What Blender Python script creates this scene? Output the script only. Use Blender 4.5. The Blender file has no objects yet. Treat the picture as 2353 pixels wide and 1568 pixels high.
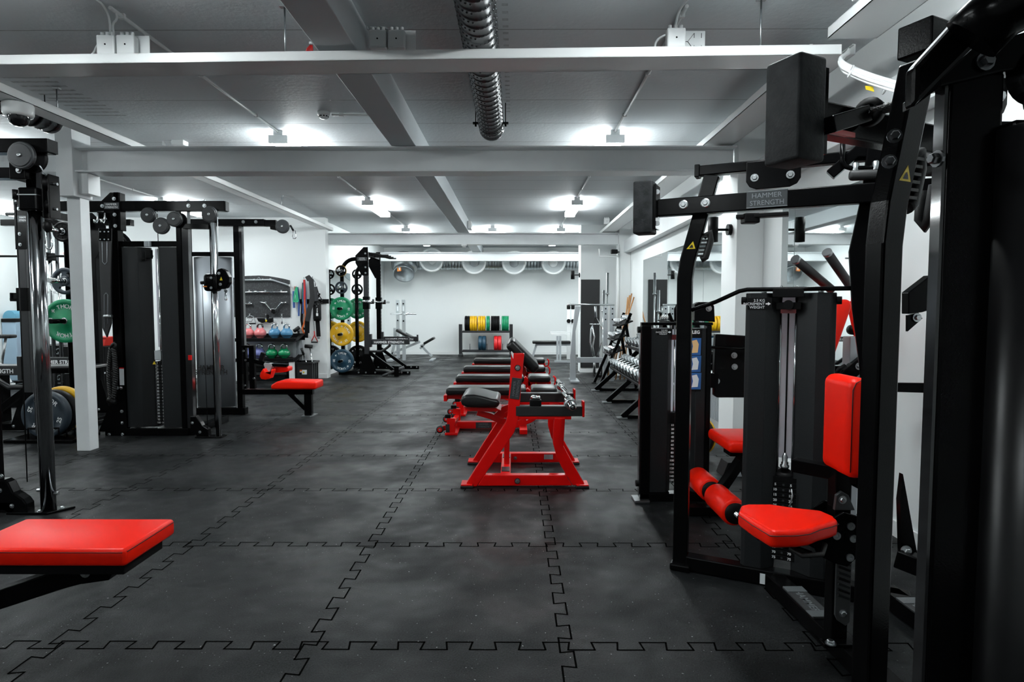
import bpy, math, random
from mathutils import Vector, Matrix, Euler
random.seed(7)
C = bpy.context.scene.collection
SC = bpy.context.scene
PI = math.pi
V = Vector

# ---------------------------------------------------------------- camera, world, exposure
F = 1380.0                       # focal length in pixels of the 2353 x 1568 frame
cam_d = bpy.data.cameras.new('camera')
cam_d.sensor_width = 36.0
cam_d.lens = F / 2353 * 36.0
cam_d.clip_start = 0.05
cam = bpy.data.objects.new('camera', cam_d)
C.objects.link(cam)
EYE = V((0, 0, 1.32))
CROT = Euler((PI / 2 - 0.0565, 0, 0.0047), 'XYZ')
cam.location = EYE
cam.rotation_euler = CROT
SC.camera = cam
RM = CROT.to_matrix()

w = bpy.data.worlds.new('world')
SC.world = w
w.use_nodes = True
w.node_tree.nodes['Background'].inputs[0].default_value = (0.75, 0.9, 1.0, 1)
w.node_tree.nodes['Background'].inputs[1].default_value = 0.05
SC.view_settings.view_transform = 'Standard'
SC.view_settings.look = 'None'
SC.view_settings.gamma = 1.0
SC.view_settings.use_curve_mapping = False
SC.view_settings.exposure = 0.0
LAMP = 51.0                      # strength of the ceiling tubes
LAMP_COL = (0.93, 0.99, 1.0, 1)


def P(px, py, Y):
    "point of the room seen at a pixel, at distance Y down the room"
    d = RM @ V(((px - 1176.5) / F, (784 - py) / F, -1))
    return EYE + d * (Y / d.y)


def FL(px, py, z=0.0):
    "point on the floor (or height z) seen at a pixel"
    d = RM @ V(((px - 1176.5) / F, (784 - py) / F, -1))
    return EYE + d * ((z - EYE.z) / d.z)


# ---------------------------------------------------------------- materials
MATS = {}


def mat(name, col, rough=0.5, metal=0.0, bump=0.0, bscale=60.0, speck=None, coat=0.0, emit=0.0, var=0.0, vscale=3.0, spec=0.5):
    if name in MATS:
        return MATS[name]
    m = bpy.data.materials.new(name)
    m.use_nodes = True
    nt = m.node_tree
    b = nt.nodes['Principled BSDF']
    c4 = tuple(col) + (1,)
    b.inputs['Base Color'].default_value = c4
    b.inputs['Roughness'].default_value = rough
    b.inputs['Metallic'].default_value = metal
    b.inputs['Coat Weight'].default_value = coat
    b.inputs['Coat Roughness'].default_value = 0.12
    b.inputs['Specular IOR Level'].default_value = spec
    m.diffuse_color = c4
    if emit:
        b.inputs['Emission Color'].default_value = LAMP_COL if emit > 1 else c4
        b.inputs['Emission Strength'].default_value = emit
    if bump or speck or var:
        tc = nt.nodes.new('ShaderNodeTexCoord')
        nz = nt.nodes.new('ShaderNodeTexNoise')
        nz.inputs['Scale'].default_value = bscale
        nz.inputs['Detail'].default_value = 3
        nt.links.new(tc.outputs['Object'], nz.inputs['Vector'])
        if bump:
            bp = nt.nodes.new('ShaderNodeBump')
            bp.inputs['Strength'].default_value = bump
            bp.inputs['Distance'].default_value = 0.004
            nt.links.new(nz.outputs['Fac'], bp.inputs['Height'])
            nt.links.new(bp.outputs['Normal'], b.inputs['Normal'])
        if speck or var:
            mx = nt.nodes.new('ShaderNodeMix')
            mx.data_type = 'RGBA'
            rp = nt.nodes.new('ShaderNodeValToRGB')
            if speck:
                rp.color_ramp.elements[0].position = 0.52
                rp.color_ramp.elements[1].position = 0.72
                nt.links.new(nz.outputs['Fac'], rp.inputs['Fac'])
                mx.inputs['B'].default_value = tuple(speck) + (1,)
            else:
                n2 = nt.nodes.new('ShaderNodeTexNoise')
                n2.inputs['Scale'].default_value = vscale
                n2.inputs['Detail'].default_value = 5
                nt.links.new(tc.outputs['Object'], n2.inputs['Vector'])
                rp.color_ramp.elements[0].position = 0.35
                rp.color_ramp.elements[1].position = 0.7
                nt.links.new(n2.outputs['Fac'], rp.inputs['Fac'])
                mx.inputs['B'].default_value = tuple(x * (1 - var) for x in col) + (1,)
            mx.inputs['A'].default_value = c4
            nt.links.new(rp.outputs['Color'], mx.inputs['Factor'])
            nt.links.new(mx.outputs['Result'], b.inputs['Base Color'])
    MATS[name] = m
    return m


WHITE = mat('white_wall_paint', (0.80, 0.83, 0.83), 0.55, bump=0.05, bscale=90)
BEAMW = mat('white_steel_paint', (0.80, 0.83, 0.84), 0.35, var=0.05, vscale=5)
TRAYW = mat('white_tray_enamel', (0.80, 0.82, 0.82), 0.25)
PLAST = mat('white_plastic', (0.80, 0.82, 0.82), 0.35)
BLACK = mat('black_powder_coat', (0.0022, 0.0022, 0.0024), 0.19, bump=0.04, bscale=240, spec=.07)
MBLACK = mat('matte_black', (0.004, 0.004, 0.0043), 0.45, spec=.12)
DSTEEL = mat('dark_zinc_steel', (0.16, 0.165, 0.17), 0.28, 1.0)
SHROUD = mat('charcoal_shroud', (0.010, 0.0112, 0.0122), 0.40, 0.1, speck=(0.020, 0.022, 0.024), bscale=420, spec=.28)
SILVER = mat('silver_shroud', (0.36, 0.39, 0.42), 0.42, 0.45, var=0.12, vscale=2)
CHROME = mat('chrome', (0.75, 0.77, 0.78), 0.12, 1.0)
STEEL = mat('brushed_steel', (0.42, 0.44, 0.45), 0.32, 1.0)
GREYM = mat('grey_metal_paint', (0.42, 0.45, 0.47), 0.35, 0.3)
GALV = mat('galvanised_sheet', (0.42, 0.46, 0.48), 0.34, 0.9, var=0.25, vscale=9)
RED = mat('red_powder_coat', (0.62, 0.0012, 0.0008), 0.32, coat=0.12, spec=.3)
REDV = mat('red_vinyl', (0.80, 0.010, 0.0008), 0.36, spec=.2, bump=0.10, bscale=380)
BLKV = mat('black_vinyl', (0.005, 0.0053, 0.0057), 0.32, spec=.4, bump=0.12, bscale=380)
RUB = mat('black_rubber', (0.008, 0.008, 0.0085), 0.55, bump=0.15, bscale=200)
RUBG = mat('grey_rubber_block', (0.030, 0.032, 0.034), 0.60, bump=0.25, bscale=120, var=0.6, vscale=22, spec=.2)
SEAMB = mat('dark_stitching', (0.02, 0.003, 0.003), 0.6)
YEL = mat('yellow_sticker', (0.85, 0.62, 0.01), 0.45)
LWHITE = mat('white_lettering', (0.82, 0.83, 0.83), 0.5)
LGREY = mat('raised_grey_lettering', (0.20, 0.22, 0.23), 0.35, 0.5)
LBLACK = mat('black_lettering', (0.01, 0.01, 0.01), 0.5)
LABELW = mat('white_label', (0.72, 0.76, 0.78), 0.5)
BADGE = mat('dark_badge', (0.045, 0.05, 0.053), 0.35, 0.4)
MIRR = mat('mirror_glass', (0.86, 0.90, 0.90), 0.02, 1.0)
P_GRN = mat('green_rubber', (0.004, 0.24, 0.10), 0.42)
P_YEL = mat('yellow_rubber', (0.72, 0.40, 0.006), 0.42)
P_BLU = mat('blue_rubber', (0.012, 0.050, 0.085), 0.42)
P_NVY = mat('slate_rubber', (0.020, 0.032, 0.045), 0.45)
P_RED = mat('red_rubber', (0.62, 0.012, 0.015), 0.42)


def frosted():
    m = mat('frosted_panel', (0.80, 0.80, 0.84), 0.4)
    nt = m.node_tree
    if 'tr' not in nt.nodes:
        tr = nt.nodes.new('ShaderNodeBsdfTranslucent')
        tr.name = 'tr'
        tr.inputs['Color'].default_value = (0.88, 0.88, 0.92, 1)
        mx = nt.nodes.new('ShaderNodeMixShader')
        mx.inputs[0].default_value = 0.6
        out = nt.nodes['Material Output']
        nt.links.new(nt.nodes['Principled BSDF'].outputs[0], mx.inputs[1])
        nt.links.new(tr.outputs[0], mx.inputs[2])
        nt.links.new(mx.outputs[0], out.inputs['Surface'])
    return m


# ---------------------------------------------------------------- mesh building
class MB:
    "collects shapes into one mesh"

    def __init__(s):
        s.v, s.f, s.m, s.s, s.cm = [], [], [], [], 0

    def add(s, vs, fs, smooth=False):
        o = len(s.v)
        s.v += [V(v) for v in vs]
        for f in fs:
            s.f.append(tuple(i + o for i in f))
            s.m.append(s.cm)
            s.s.append(smooth)
        return s

    def use(s, i):
        s.cm = i
        return s

    def box(s, c, size, rot=None):
        c = V(c)
        x, y, z = (k / 2 for k in size)
        vs = [V(p) for p in ((-x, -y, -z), (x, -y, -z), (x, y, -z), (-x, y, -z), (-x, -y, z), (x, -y, z), (x, y, z), (-x, y, z))]
        if rot is not None:
            R = rot if isinstance(rot, Matrix) else Euler(rot).to_matrix()
            vs = [R @ v for v in vs]
        return s.add([c + v for v in vs], [(0, 3, 2, 1), (4, 5, 6, 7), (0, 1, 5, 4), (1, 2, 6, 5), (2, 3, 7, 6), (3, 0, 4, 7)])

    def bb(s, x0, x1, y0, y1, z0, z1):
        return s.box(((x0 + x1) / 2, (y0 + y1) / 2, (z0 + z1) / 2), (abs(x1 - x0), abs(y1 - y0), abs(z1 - z0)))

    def bar(s, a, b, w, h, up=(0, 0, 1)):
        "rectangular bar from a to b; h measured towards up, w across"
        a, b = V(a), V(b)
        d = (b - a).normalized()
        u = V(up)
        if abs(d.dot(u.normalized())) > 0.98:
            u = V((0, 1, 0)) if abs(d.y) < 0.9 else V((1, 0, 0))
        sd = d.cross(u).normalized()
        u = sd.cross(d).normalized()
        vs = []
        for p in (a, b):
            for i, j in ((-1, -1), (1, -1), (1, 1), (-1, 1)):
                vs.append(p + sd * (i * w / 2) + u * (j * h / 2))
        return s.add(vs, [(0, 1, 2, 3), (7, 6, 5, 4), (0, 4, 5, 1), (1, 5, 6, 2), (2, 6, 7, 3), (3, 7, 4, 0)])

    def path(s, pts, r, n=10, closed=False, r2=None, smooth=True):
        "round tube along points"
        pts = [V(p) for p in pts]
        k = len(pts)
        rings, u = [], None
        for i, p in enumerate(pts):
            a = pts[i - 1] if (i > 0 or closed) else p
            b = pts[(i + 1) % k] if (i < k - 1 or closed) else p
            d = (b - a).normalized()
            if u is None:
                u = V((0, 0, 1)) if abs(d.z) < 0.9 else V((1, 0, 0))
            u = (u - d * u.dot(d)).normalized()
            sd = d.cross(u)
            rr = r if r2 is None else r + (r2 - r) * i / (k - 1)
            rings.append([p + (u * math.cos(t) + sd * math.sin(t)) * rr for t in (2 * PI * j / n for j in range(n))])
        vs = [q for R_ in rings for q in R_]
        fs = []
        m = k if closed else k - 1
        for i in range(m):
            i2 = (i + 1) % k
            for j in range(n):
                j2 = (j + 1) % n
                fs.append((i * n + j, i2 * n + j, i2 * n + j2, i * n + j2))
        s.add(vs, fs, smooth)
        if not closed:
            o = len(s.v) - len(vs)
            s.f.append(tuple(o + j for j in range(n)))
            s.f.append(tuple(o + (k - 1) * n + j for j in reversed(range(n))))
            s.m += [s.cm] * 2
            s.s += [False] * 2
        return s

    def tube(s, a, b, r, n=14, r2=None):
        return s.path([a, b], r, n, r2=r2)

    def rpath(s, pts, w, h, side=(0, 1, 0)):
        "rectangular section swept along points; w along side, h across"
        pts = [V(p) for p in pts]
        sd = V(side).normalized()
        k = len(pts)
        vs, fs = [], []
        for i, p in enumerate(pts):
            d0 = (p - pts[i - 1]).normalized() if i else (pts[1] - p).normalized()
            d1 = (pts[i + 1] - p).normalized() if i < k - 1 else d0
            n0, n1 = d0.cross(sd).normalized(), d1.cross(sd).normalized()
            nn = (n0 + n1).normalized()
            hh = h / max(0.4, nn.dot(n0))
            for a, b in ((-1, -1), (1, -1), (1, 1), (-1, 1)):
                vs.append(p + sd * (a * w / 2) + nn * (b * hh / 2))
        for i in range(k - 1):
            for j in range(4):
                j2 = (j + 1) % 4
                fs.append((i * 4 + j, i * 4 + j2, i * 4 + 4 + j2, i * 4 + 4 + j))
        fs += [(3, 2, 1, 0), tuple((k - 1) * 4 + j for j in range(4))]
        return s.add(vs, fs)

    def prism(s, poly, off, smooth=False):
        "polygon of 3-D points pushed by the vector off"
        poly = [V(p) for p in poly]
        off = V(off)
        n = len(poly)
        vs = poly + [p + off for p in poly]
        fs = [tuple(range(n)), tuple(range(2 * n - 1, n - 1, -1))]
        s.add(vs, fs)
        return s.add([v for v in vs], [((i + 1) % n, i, n + i, n + (i + 1) % n) for i in range(n)], smooth)

    def lathe(s, prof, c, axis=(0, 0, 1), n=28, smooth=True):
        "profile of (radius, height) turned round the axis at c"
        c, ax = V(c), V(axis).normalized()
        u = ax.cross(V((0, 0, 1)) if abs(ax.z) < 0.9 else V((1, 0, 0))).normalized()
        w_ = ax.cross(u)
        vs, fs = [], []
        k = len(prof)
        for r, h in prof:
            for j in range(n):
                t = 2 * PI * j / n
                vs.append(c + ax * h + (u * math.cos(t) + w_ * math.sin(t)) * max(r, 1e-5))
        for i in range(k - 1):
            for j in range(n):
                j2 = (j + 1) % n
                fs.append((i * n + j, i * n + j2, (i + 1) * n + j2, (i + 1) * n + j))
        return s.add(vs, fs, smooth)

    def disc(s, c, axis, r, h, n=24):
        return s.lathe([(0, 0), (r, 0), (r, h), (0, h)], c, axis, n, False)

    def bolt(s, c, axis, r=0.013, h=0.008):
        "hexagon bolt head on a washer"
        s.lathe([(0, 0), (r * 1.5, 0), (r * 1.5, h * .35), (0, h * .35)], c, axis, 12, False)
        return s.lathe([(0, 0), (r, 0), (r, h), (r * .8, h * 1.25), (0, h * 1.25)], c, axis, 6, False)


def clean(v):
    for k, x in v.items():
        pass


def part(name, mb, m, parent=None, label=None, bevel=0.0, seg=2, smooth=False, flip=True, ang=0.6):
    me = bpy.data.meshes.new(name)
    me.from_pydata([tuple(v) for v in mb.v], [], mb.f)
    for q in (m if isinstance(m, (list, tuple)) else [m]):
        me.materials.append(q)
    me.polygons.foreach_set('material_index', mb.m)
    me.polygons.foreach_set('use_smooth', [bool(x or smooth) for x in mb.s])
    import bmesh
    bm = bmesh.new()
    bm.from_mesh(me)
    bmesh.ops.remove_doubles(bm, verts=bm.verts, dist=1e-6)
    bmesh.ops.recalc_face_normals(bm, faces=bm.faces)
    bm.to_mesh(me)
    bm.free()
    me.update()
    o = bpy.data.objects.new(name, me)
    C.objects.link(o)
    if parent is not None:
        o.parent = parent
        if parent.type == 'EMPTY':
            o.matrix_parent_inverse = Matrix.LocRotScale(parent.location, parent.rotation_euler, parent.scale).inverted()
    if label:
        o['label'] = label
    if bevel:
        md = o.modifiers.new('edge', 'BEVEL')
        md.width = bevel
        md.segments = seg
        md.limit_method = 'ANGLE'
        md.angle_limit = ang
        if seg > 2:
            me.polygons.foreach_set('use_smooth', [True] * len(me.polygons))
            md.harden_normals = False
    return o


def tag(o, label, cat, group=None, kind=None):
    o['label'] = label
    o['category'] = cat
    if group:
        o['group'] = group
    if kind:
        o['kind'] = kind
    return o


def thing(name, label, cat, loc, group=None):
    o = bpy.data.objects.new(name, None)
    o.empty_display_size = 0.1
    C.objects.link(o)
    o.location = V(loc)
    return tag(o, label, cat, group)


def solo(name, mb, m, label, cat, group=None, **k):
    return tag(part(name, mb, m, **k), label, cat, group)


def struct(name, mb, m, label=None, cat=None, **k):
    o = part(name, mb, m, **k)
    o['kind'] = 'structure'
    if label:
        o['label'] = label
    if cat:
        o['category'] = cat
    return o


def dup(root, loc, label, rz=None, group=None):
    "a copy of a thing with copies of its parts and sub-parts"
    r = root.copy()
    C.objects.link(r)
    r.location = V(loc)
    if rz is not None:
        r.rotation_euler = (0, 0, rz)
    r['label'] = label
    if group:
        r['group'] = group
    for ch in list(root.children):
        c = ch.copy()
        C.objects.link(c)
        c.parent = r
        c.matrix_parent_inverse = ch.matrix_parent_inverse.copy()
        for g in list(ch.children):
            d = g.copy()
            C.objects.link(d)
            d.parent = c
            d.matrix_parent_inverse = g.matrix_parent_inverse.copy()
    return r


_FONT = {}


def text_mb(txt, size, org, right, up, depth=0.001, align='CENTER', bold=0.0, mb=None, arc=None, squeeze=1.0, lean=None):
    "flat lettering as mesh: org is the middle of the line, right and up span its plane; arc=(radius, angle) bends it on a circle"
    mb = mb or MB()
    right, up = V(right).normalized(), V(up).normalized()
    nrm = right.cross(up)
    org = V(org)

    def glyphs(t):
        key = (t, bold)
        if key not in _FONT:
            cu = bpy.data.curves.new('t', 'FONT')
            cu.body = t
            cu.size = 1
            cu.offset = bold
            cu.align_x = 'CENTER'
            cu.resolution_u = 3
            ob = bpy.data.objects.new('t', cu)
            C.objects.link(ob)
            bpy.context.view_layer.update()
            me = ob.to_mesh()
            _FONT[key] = ([v.co.copy() for v in me.vertices], [tuple(p.vertices) for p in me.polygons])
            ob.to_mesh_clear()
            bpy.data.objects.remove(ob)
            bpy.data.curves.remove(cu)
        return _FONT[key]
    if arc is None:
        vs, fs = glyphs(txt)
        xs = [v.x for v in vs]
        ox = (min(xs) + max(xs)) / 2
        if align == 'LEFT':
            ox = min(xs)
        if align == 'RIGHT':
            ox = max(xs)
        mb.add([org + right * ((v.x - ox) * size * squeeze) + up * ((v.y - 0.35) * size) + nrm * depth for v in vs], fs)
    else:
        R_, a0 = arc
        step = size * 0.74 / R_ * squeeze
        a = a0 + step * (len(txt) - 1) / 2
        for ch in txt:
            if ch != ' ':
                vs, fs = glyphs(ch)
                er = right * math.cos(a) + up * math.sin(a)      # outwards
                et = right * math.sin(a) - up * math.cos(a)      # reading direction
                mb.add([org + er * (R_ + (v.y - .35) * size) + et * (v.x * size * squeeze) + nrm * depth for v in vs], fs)
            a -= step
    return mb


def arcpts(c, r, a0, a1, n, ux, uy):
    c, ux, uy = V(c), V(ux), V(uy)
    return [c + ux * (r * math.cos(a0 + (a1 - a0) * i / n)) + uy * (r * math.sin(a0 + (a1 - a0) * i / n)) for i in range(n + 1)]


def lerp(a, b, t):
    return V(a) + (V(b) - V(a)) * t


def ZM(x0, y0, s):
    return lambda zx, zy, Y: P(x0 + zx / s, y0 + zy / s, Y)


def rbox(c, size, rot=None):
    return MB().box(c, size, rot)


def logo(o, right, up, size, m, parent, name='lettering', bold=.004, gap=1.05):
    "two-line maker's lettering"
    mb = text_mb('HAMMER', size, V(o) + V(up).normalized() * size * gap / 2, right, up, bold=0)
    text_mb('STRENGTH', size, V(o) - V(up).normalized() * size * gap / 2, right, up, bold=0, mb=mb, squeeze=.92)
    return part(name, mb, m, parent)

# ---------------------------------------------------------------- the setting
ZC = 2.96          # ceiling
XR = 2.2           # right wall
XL = -9.2          # left wall
YB = 16.7          # back wall
YP = 11.1          # wall with the tool board
XS = -3.62          # left side of the rear bay


def floor_mat():
    m = mat('rubber_floor', (0.024, 0.026, 0.028), 0.5)
    nt = m.node_tree
    b = nt.nodes['Principled BSDF']
    geo = nt.nodes.new('ShaderNodeNewGeometry')

    def noise(scale, detail=2.0, rough=.5):
        n = nt.nodes.new('ShaderNodeTexNoise')
        n.inputs['Scale'].default_value = scale
        n.inputs['Detail'].default_value = detail
        n.inputs['Roughness'].default_value = rough
        nt.links.new(geo.outputs['Position'], n.inputs['Vector'])
        return n
    fine = noise(150, 4, .75)
    rp = nt.nodes.new('ShaderNodeValToRGB')
    e = rp.color_ramp.elements
    e[0].position, e[0].color = 0.40, (0.0004, 0.0004, 0.0005, 1)
    e[1].position, e[1].color = 0.68, (0.021, 0.0234, 0.0248, 1)
    nt.links.new(fine.outputs['Fac'], rp.inputs['Fac'])
    spk = noise(75, 1)
    r2 = nt.nodes.new('ShaderNodeValToRGB')
    r2.color_ramp.elements[0].position, r2.color_ramp.elements[1].position = 0.74, 0.78
    nt.links.new(spk.outputs['Fac'], r2.inputs['Fac'])
    mx = nt.nodes.new('ShaderNodeMix')
    mx.data_type = 'RGBA'
    mx.inputs['B'].default_value = (0.30, 0.31, 0.31, 1)
    nt.links.new(rp.outputs['Color'], mx.inputs['A'])
    nt.links.new(r2.outputs['Color'], mx.inputs['Factor'])
    nt.links.new(mx.outputs['Result'], b.inputs['Base Color'])
    big = noise(1.7, 3, .55)
    rr = nt.nodes.new('ShaderNodeMapRange')
    rr.inputs['From Min'].default_value, rr.inputs['From Max'].default_value = .40, .62
    rr.inputs['To Min'].default_value, rr.inputs['To Max'].default_value = .31, .62
    nt.links.new(big.outputs['Fac'], rr.inputs['Value'])
    nt.links.new(rr.outputs['Result'], b.inputs['Roughness'])
    bp = nt.nodes.new('ShaderNodeBump')
    bp.inputs['Strength'].default_value = 0.55
    bp.inputs['Distance'].default_value = 0.003
    nt.links.new(fine.outputs['Fac'], bp.inputs['Height'])
    wv = noise(2.6, 2, .5)
    bp2 = nt.nodes.new('ShaderNodeBump')
    bp2.inputs['Strength'].default_value = 0.7
    bp2.inputs['Distance'].default_value = 0.075
    nt.links.new(wv.outputs['Fac'], bp2.inputs['Height'])
    nt.links.new(bp2.outputs['Normal'], bp.inputs['Normal'])
    nt.links.new(bp.outputs['Normal'], b.inputs['Normal'])
    b.inputs['Specular IOR Level'].default_value = 0.20
    return m


def ceiling_mat():
    m = mat('painted_concrete_ceiling', (0.68, 0.72, 0.74), 0.6)
    nt = m.node_tree
    b = nt.nodes['Principled BSDF']
    geo = nt.nodes.new('ShaderNodeNewGeometry')
    sep = nt.nodes.new('ShaderNodeSeparateXYZ')
    nt.links.new(geo.outputs['Position'], sep.inputs[0])

    def mth(op, a, b_=None, c=None):
        n = nt.nodes.new('ShaderNodeMath')
        n.operation = op
        for i, x in enumerate((a, b_, c)):
            if x is None:
                continue
            if isinstance(x, (int, float)):
                n.inputs[i].default_value = x
            else:
                nt.links.new(x, n.inputs[i])
        return n.outputs[0]
    y = mth('SUBTRACT', sep.outputs['Y'], 3.65)
    fr = mth('ABSOLUTE', mth('SUBTRACT', mth('FRACT', mth('ADD', mth('DIVIDE', y, 0.605), 0.5)), 0.5))
    joint = mth('LESS_THAN', fr, 0.010)
    n1 = nt.nodes.new('ShaderNodeTexNoise')
    n1.inputs['Scale'].default_value = 26
    n1.inputs['Detail'].default_value = 4
    nt.links.new(geo.outputs['Position'], n1.inputs['Vector'])
    vo = nt.nodes.new('ShaderNodeTexVoronoi')
    vo.inputs['Scale'].default_value = 9
    nt.links.new(geo.outputs['Position'], vo.inputs['Vector'])
    pit = mth('LESS_THAN', vo.outputs['Distance'], 0.045)
    # soot marks left by the jets of the round ducts
    def soot(x0, half, y0, y1):
        a = mth('LESS_THAN', mth('ABSOLUTE', mth('SUBTRACT', sep.outputs['X'], x0)), half)
        d = mth('LESS_THAN', mth('ABSOLUTE', mth('SUBTRACT', mth('FRACT', mth('DIVIDE', sep.outputs['Y'], 0.085)), 0.5)), 0.17)
        r = mth('MULTIPLY', mth('GREATER_THAN', sep.outputs['Y'], y0), mth('LESS_THAN', sep.outputs['Y'], y1))
        return mth('MULTIPLY', mth('MULTIPLY', a, d), mth('MULTIPLY', r, mth('SUBTRACT', n1.outputs['Fac'], 0.15)))
    st = mth('ADD', mth('MULTIPLY', soot(-0.055, 0.017, 0.5, 5.2), 0.9), mth('MULTIPLY', soot(-3.5, 0.17, 2.0, 5.3), 1.2))
    st = mth('ADD', st, mth('MULTIPLY', joint, 0.45))
    st = mth('MINIMUM', mth('ADD', st, mth('MULTIPLY', pit, 0.18)), 1.0)
    mx = nt.nodes.new('ShaderNodeMix')
    mx.data_type = 'RGBA'
    mx.inputs['A'].default_value = (0.68, 0.72, 0.74, 1)
    mx.inputs['B'].default_value = (0.03, 0.03, 0.03, 1)
    nt.links.new(st, mx.inputs['Factor'])
    nt.links.new(mx.outputs['Result'], b.inputs['Base Color'])
    bp = nt.nodes.new('ShaderNodeBump')
    bp.inputs['Strength'].default_value = 0.25
    bp.inputs['Distance'].default_value = 0.01
    nt.links.new(mth('SUBTRACT', n1.outputs['Fac'], mth('MULTIPLY', joint, 1.0)), bp.inputs['Height'])
    nt.links.new(bp.outputs['Normal'], b.inputs['Normal'])
    return m


def teeth(L, ph):
    "jigsaw edge of a mat: (along, across) points over a length"
    out, t = [], 0.0
    p, a = 0.19, 0.026
    n = int(L / p)
    for i in range(n):
        t = i * p + ph
        out += [(t - .004, -a), (t + p / 2 + .004, -a), (t + p / 2 - .004, a), (t + p + .004, a)]
    return out


def ribbon(mb, pts, w_):
    for (x0, y0), (x1, y1) in zip(pts, pts[1:]):
        d = V((x1 - x0, y1 - y0)).normalized()
        n = V((-d.y, d.x)) * (w_ / 2)
        e = d * (w_ * .4)
        mb.add([(x0 - e.x + n.x, y0 - e.y + n.y, 0.0006), (x0 - e.x - n.x, y0 - e.y - n.y, 0.0006), (x1 + e.x - n.x, y1 + e.y - n.y, 0.0006), (x1 + e.x + n.x, y1 + e.y + n.y, 0.0006)], [(0, 1, 2, 3)])


mb = MB()
mb.add([(XL, -3.5, 0), (XR + .3, -3.5, 0), (XR + .3, YB + .1, 0), (XL, YB + .1, 0)], [(0, 1, 2, 3)])
mb.use(1)
X0, Y0 = -0.80, 2.27
for i in range(-8, 4):
    x = X0 + i
    if XL < x < XR:
        ribbon(mb, [(x + b_, -2.0 + a_) for a_, b_ in teeth(18.6 if x > XS else 13, .05 * (i % 3))], 0.0075)
for j in range(-3, 15):
    y = Y0 + j
    x0 = XL + .1 if y < YP else XS
    ribbon(mb, [(x0 + a_, y + b_) for a_, b_ in teeth(XR - x0, .06 * (j % 2))], 0.0075)
struct('floor', mb, [floor_mat(), mat('mat_joint', (0.0006, 0.0006, 0.0006), 0.9, spec=.02)], 'black speckled rubber gym floor of interlocking jigsaw mats', 'floor')

mb = MB().bb(XL, XR + .3, -3.5, YB + .1, ZC, ZC + .1)
struct('ceiling', mb, ceiling_mat(), 'grey painted concrete plank ceiling with dark joints', 'ceiling')
mb = MB().bb(XS - .1, XR + .3, YB, YB + .1, 0, ZC)
struct('wall_back', mb, WHITE, 'white rear wall behind the plate rack', 'wall')
mb = MB().bb(XL, -3.48, YP, YP + .18, 0, ZC)
struct('wall_tools', mb, WHITE, 'white wall carrying the black tool board', 'wall')
mb = MB().bb(XS - .15, XS, YP + .18, YB, 0, ZC)
struct('wall_bay', mb, WHITE, 'white side wall of the rear bay behind the half rack', 'wall')
mb = MB().bb(XR, XR + .15, -3.5, YB, 0, ZC)
struct('wall_right', mb, WHITE, 'white right wall holding the mirrors', 'wall')
mb = MB().bb(XL - .1, XL, -3.5, YP, 0, ZC)
struct('wall_left', mb, WHITE, 'white left wall of the gym', 'wall')
mb = MB().bb(XL, XR + .3, -3.6, -3.5, 0, ZC)
struct('wall_front', mb, WHITE, 'white wall behind the photographer', 'wall')
mb = MB().bb(XR - .015, XR, -3.4, 5.4, 0, .09).bb(XR - .015, XR, 5.76, 11.55, 0, .09)
struct('baseboard_right', mb, PLAST)
mb = MB().bb(XS, XR, YB - .015, YB, 0, .08)
struct('baseboard_back', mb, PLAST)
mb = MB().bb(XL, -3.48, YP - .015, YP, 0, .08)
struct('baseboard_tools', mb, PLAST)


def ibeam(name, x0, x1, y, zb, label):
    "rolled steel beam along X: two flanges and a web"
    mb = MB().bb(x0, x1, y, y + .2, zb, zb + .014).bb(x0, x1, y, y + .2, zb + .207, zb + .221)
    mb.bb(x0, x1, y + .094, y + .106, zb + .014, zb + .207)
    return struct(name, mb, BEAMW, label, 'beam', bevel=.003)


ibeam('steel_beam', XL, 1.95, 5.36, 2.514, 'white steel beam crossing the ceiling just in front of the bright lamps')
ibeam('steel_beam', XS, 2.0, 11.55, 2.514, 'white steel beam crossing above the half rack')
ibeam('steel_beam', XS, XR, 15.45, 2.50, 'white steel beam in front of the rear diffusers')
mb = MB().bb(-1.09, -.87, -3.5, YB, 2.736, ZC)
struct('ceiling_beam', mb, mat('painted_concrete_beam', (0.50, 0.54, 0.56), 0.5, bump=.05, bscale=40), 'grey concrete beam running down the middle of the ceiling', 'beam', bevel=.006)
mb = MB().bb(XR - .13, XR, -3.5, 11.5, 2.36, 2.58)
struct('trim_1', mb, BEAMW, 'white ledge beam running along the right wall above the mirrors', 'trim', bevel=.004)
# columns
mb = MB().bb(-4.02, -3.90, 5.43, 5.55, 0, 2.30).bb(-4.035, -3.885, 5.335, 5.575, 2.30, ZC)
mb.bb(-3.885, -3.80, 5.40, 5.56, 2.33, 2.512)
struct('column', mb, BEAMW, 'white steel column standing left of the dark cable tower', 'column', bevel=.004)
mb = MB().bb(1.96, XR, 5.36, 5.74, 0, ZC)
struct('pillar', mb, WHITE, 'white wall pillar under the right end of the nearer steel beam', 'pillar', bevel=.004)
mb = MB().bb(1.98, XR, 11.5, 11.8, 0, ZC)
struct('pillar', mb, WHITE, 'white wall pillar beside the wooden sticks', 'pillar', bevel=.004)
mb = MB().bb(1.32, XR, 12.1, 12.5, 0, ZC)
struct('wall_stub', mb, WHITE, 'white wall stub carrying the tall black panel', 'wall')
mb = MB().bb(1.325, 1.70, 12.06, 12.10, .1, 1.87)
solo('wall_panel', mb, mat('black_panel', (0.014, 0.014, 0.015), 0.5), 'tall black rubber panel fixed on the white wall stub', 'panel', bevel=.003)
mb = MB().bb(1.31, 1.98, 12.075, 12.1, 0, .08)
struct('baseboard_stub', mb, PLAST)

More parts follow.
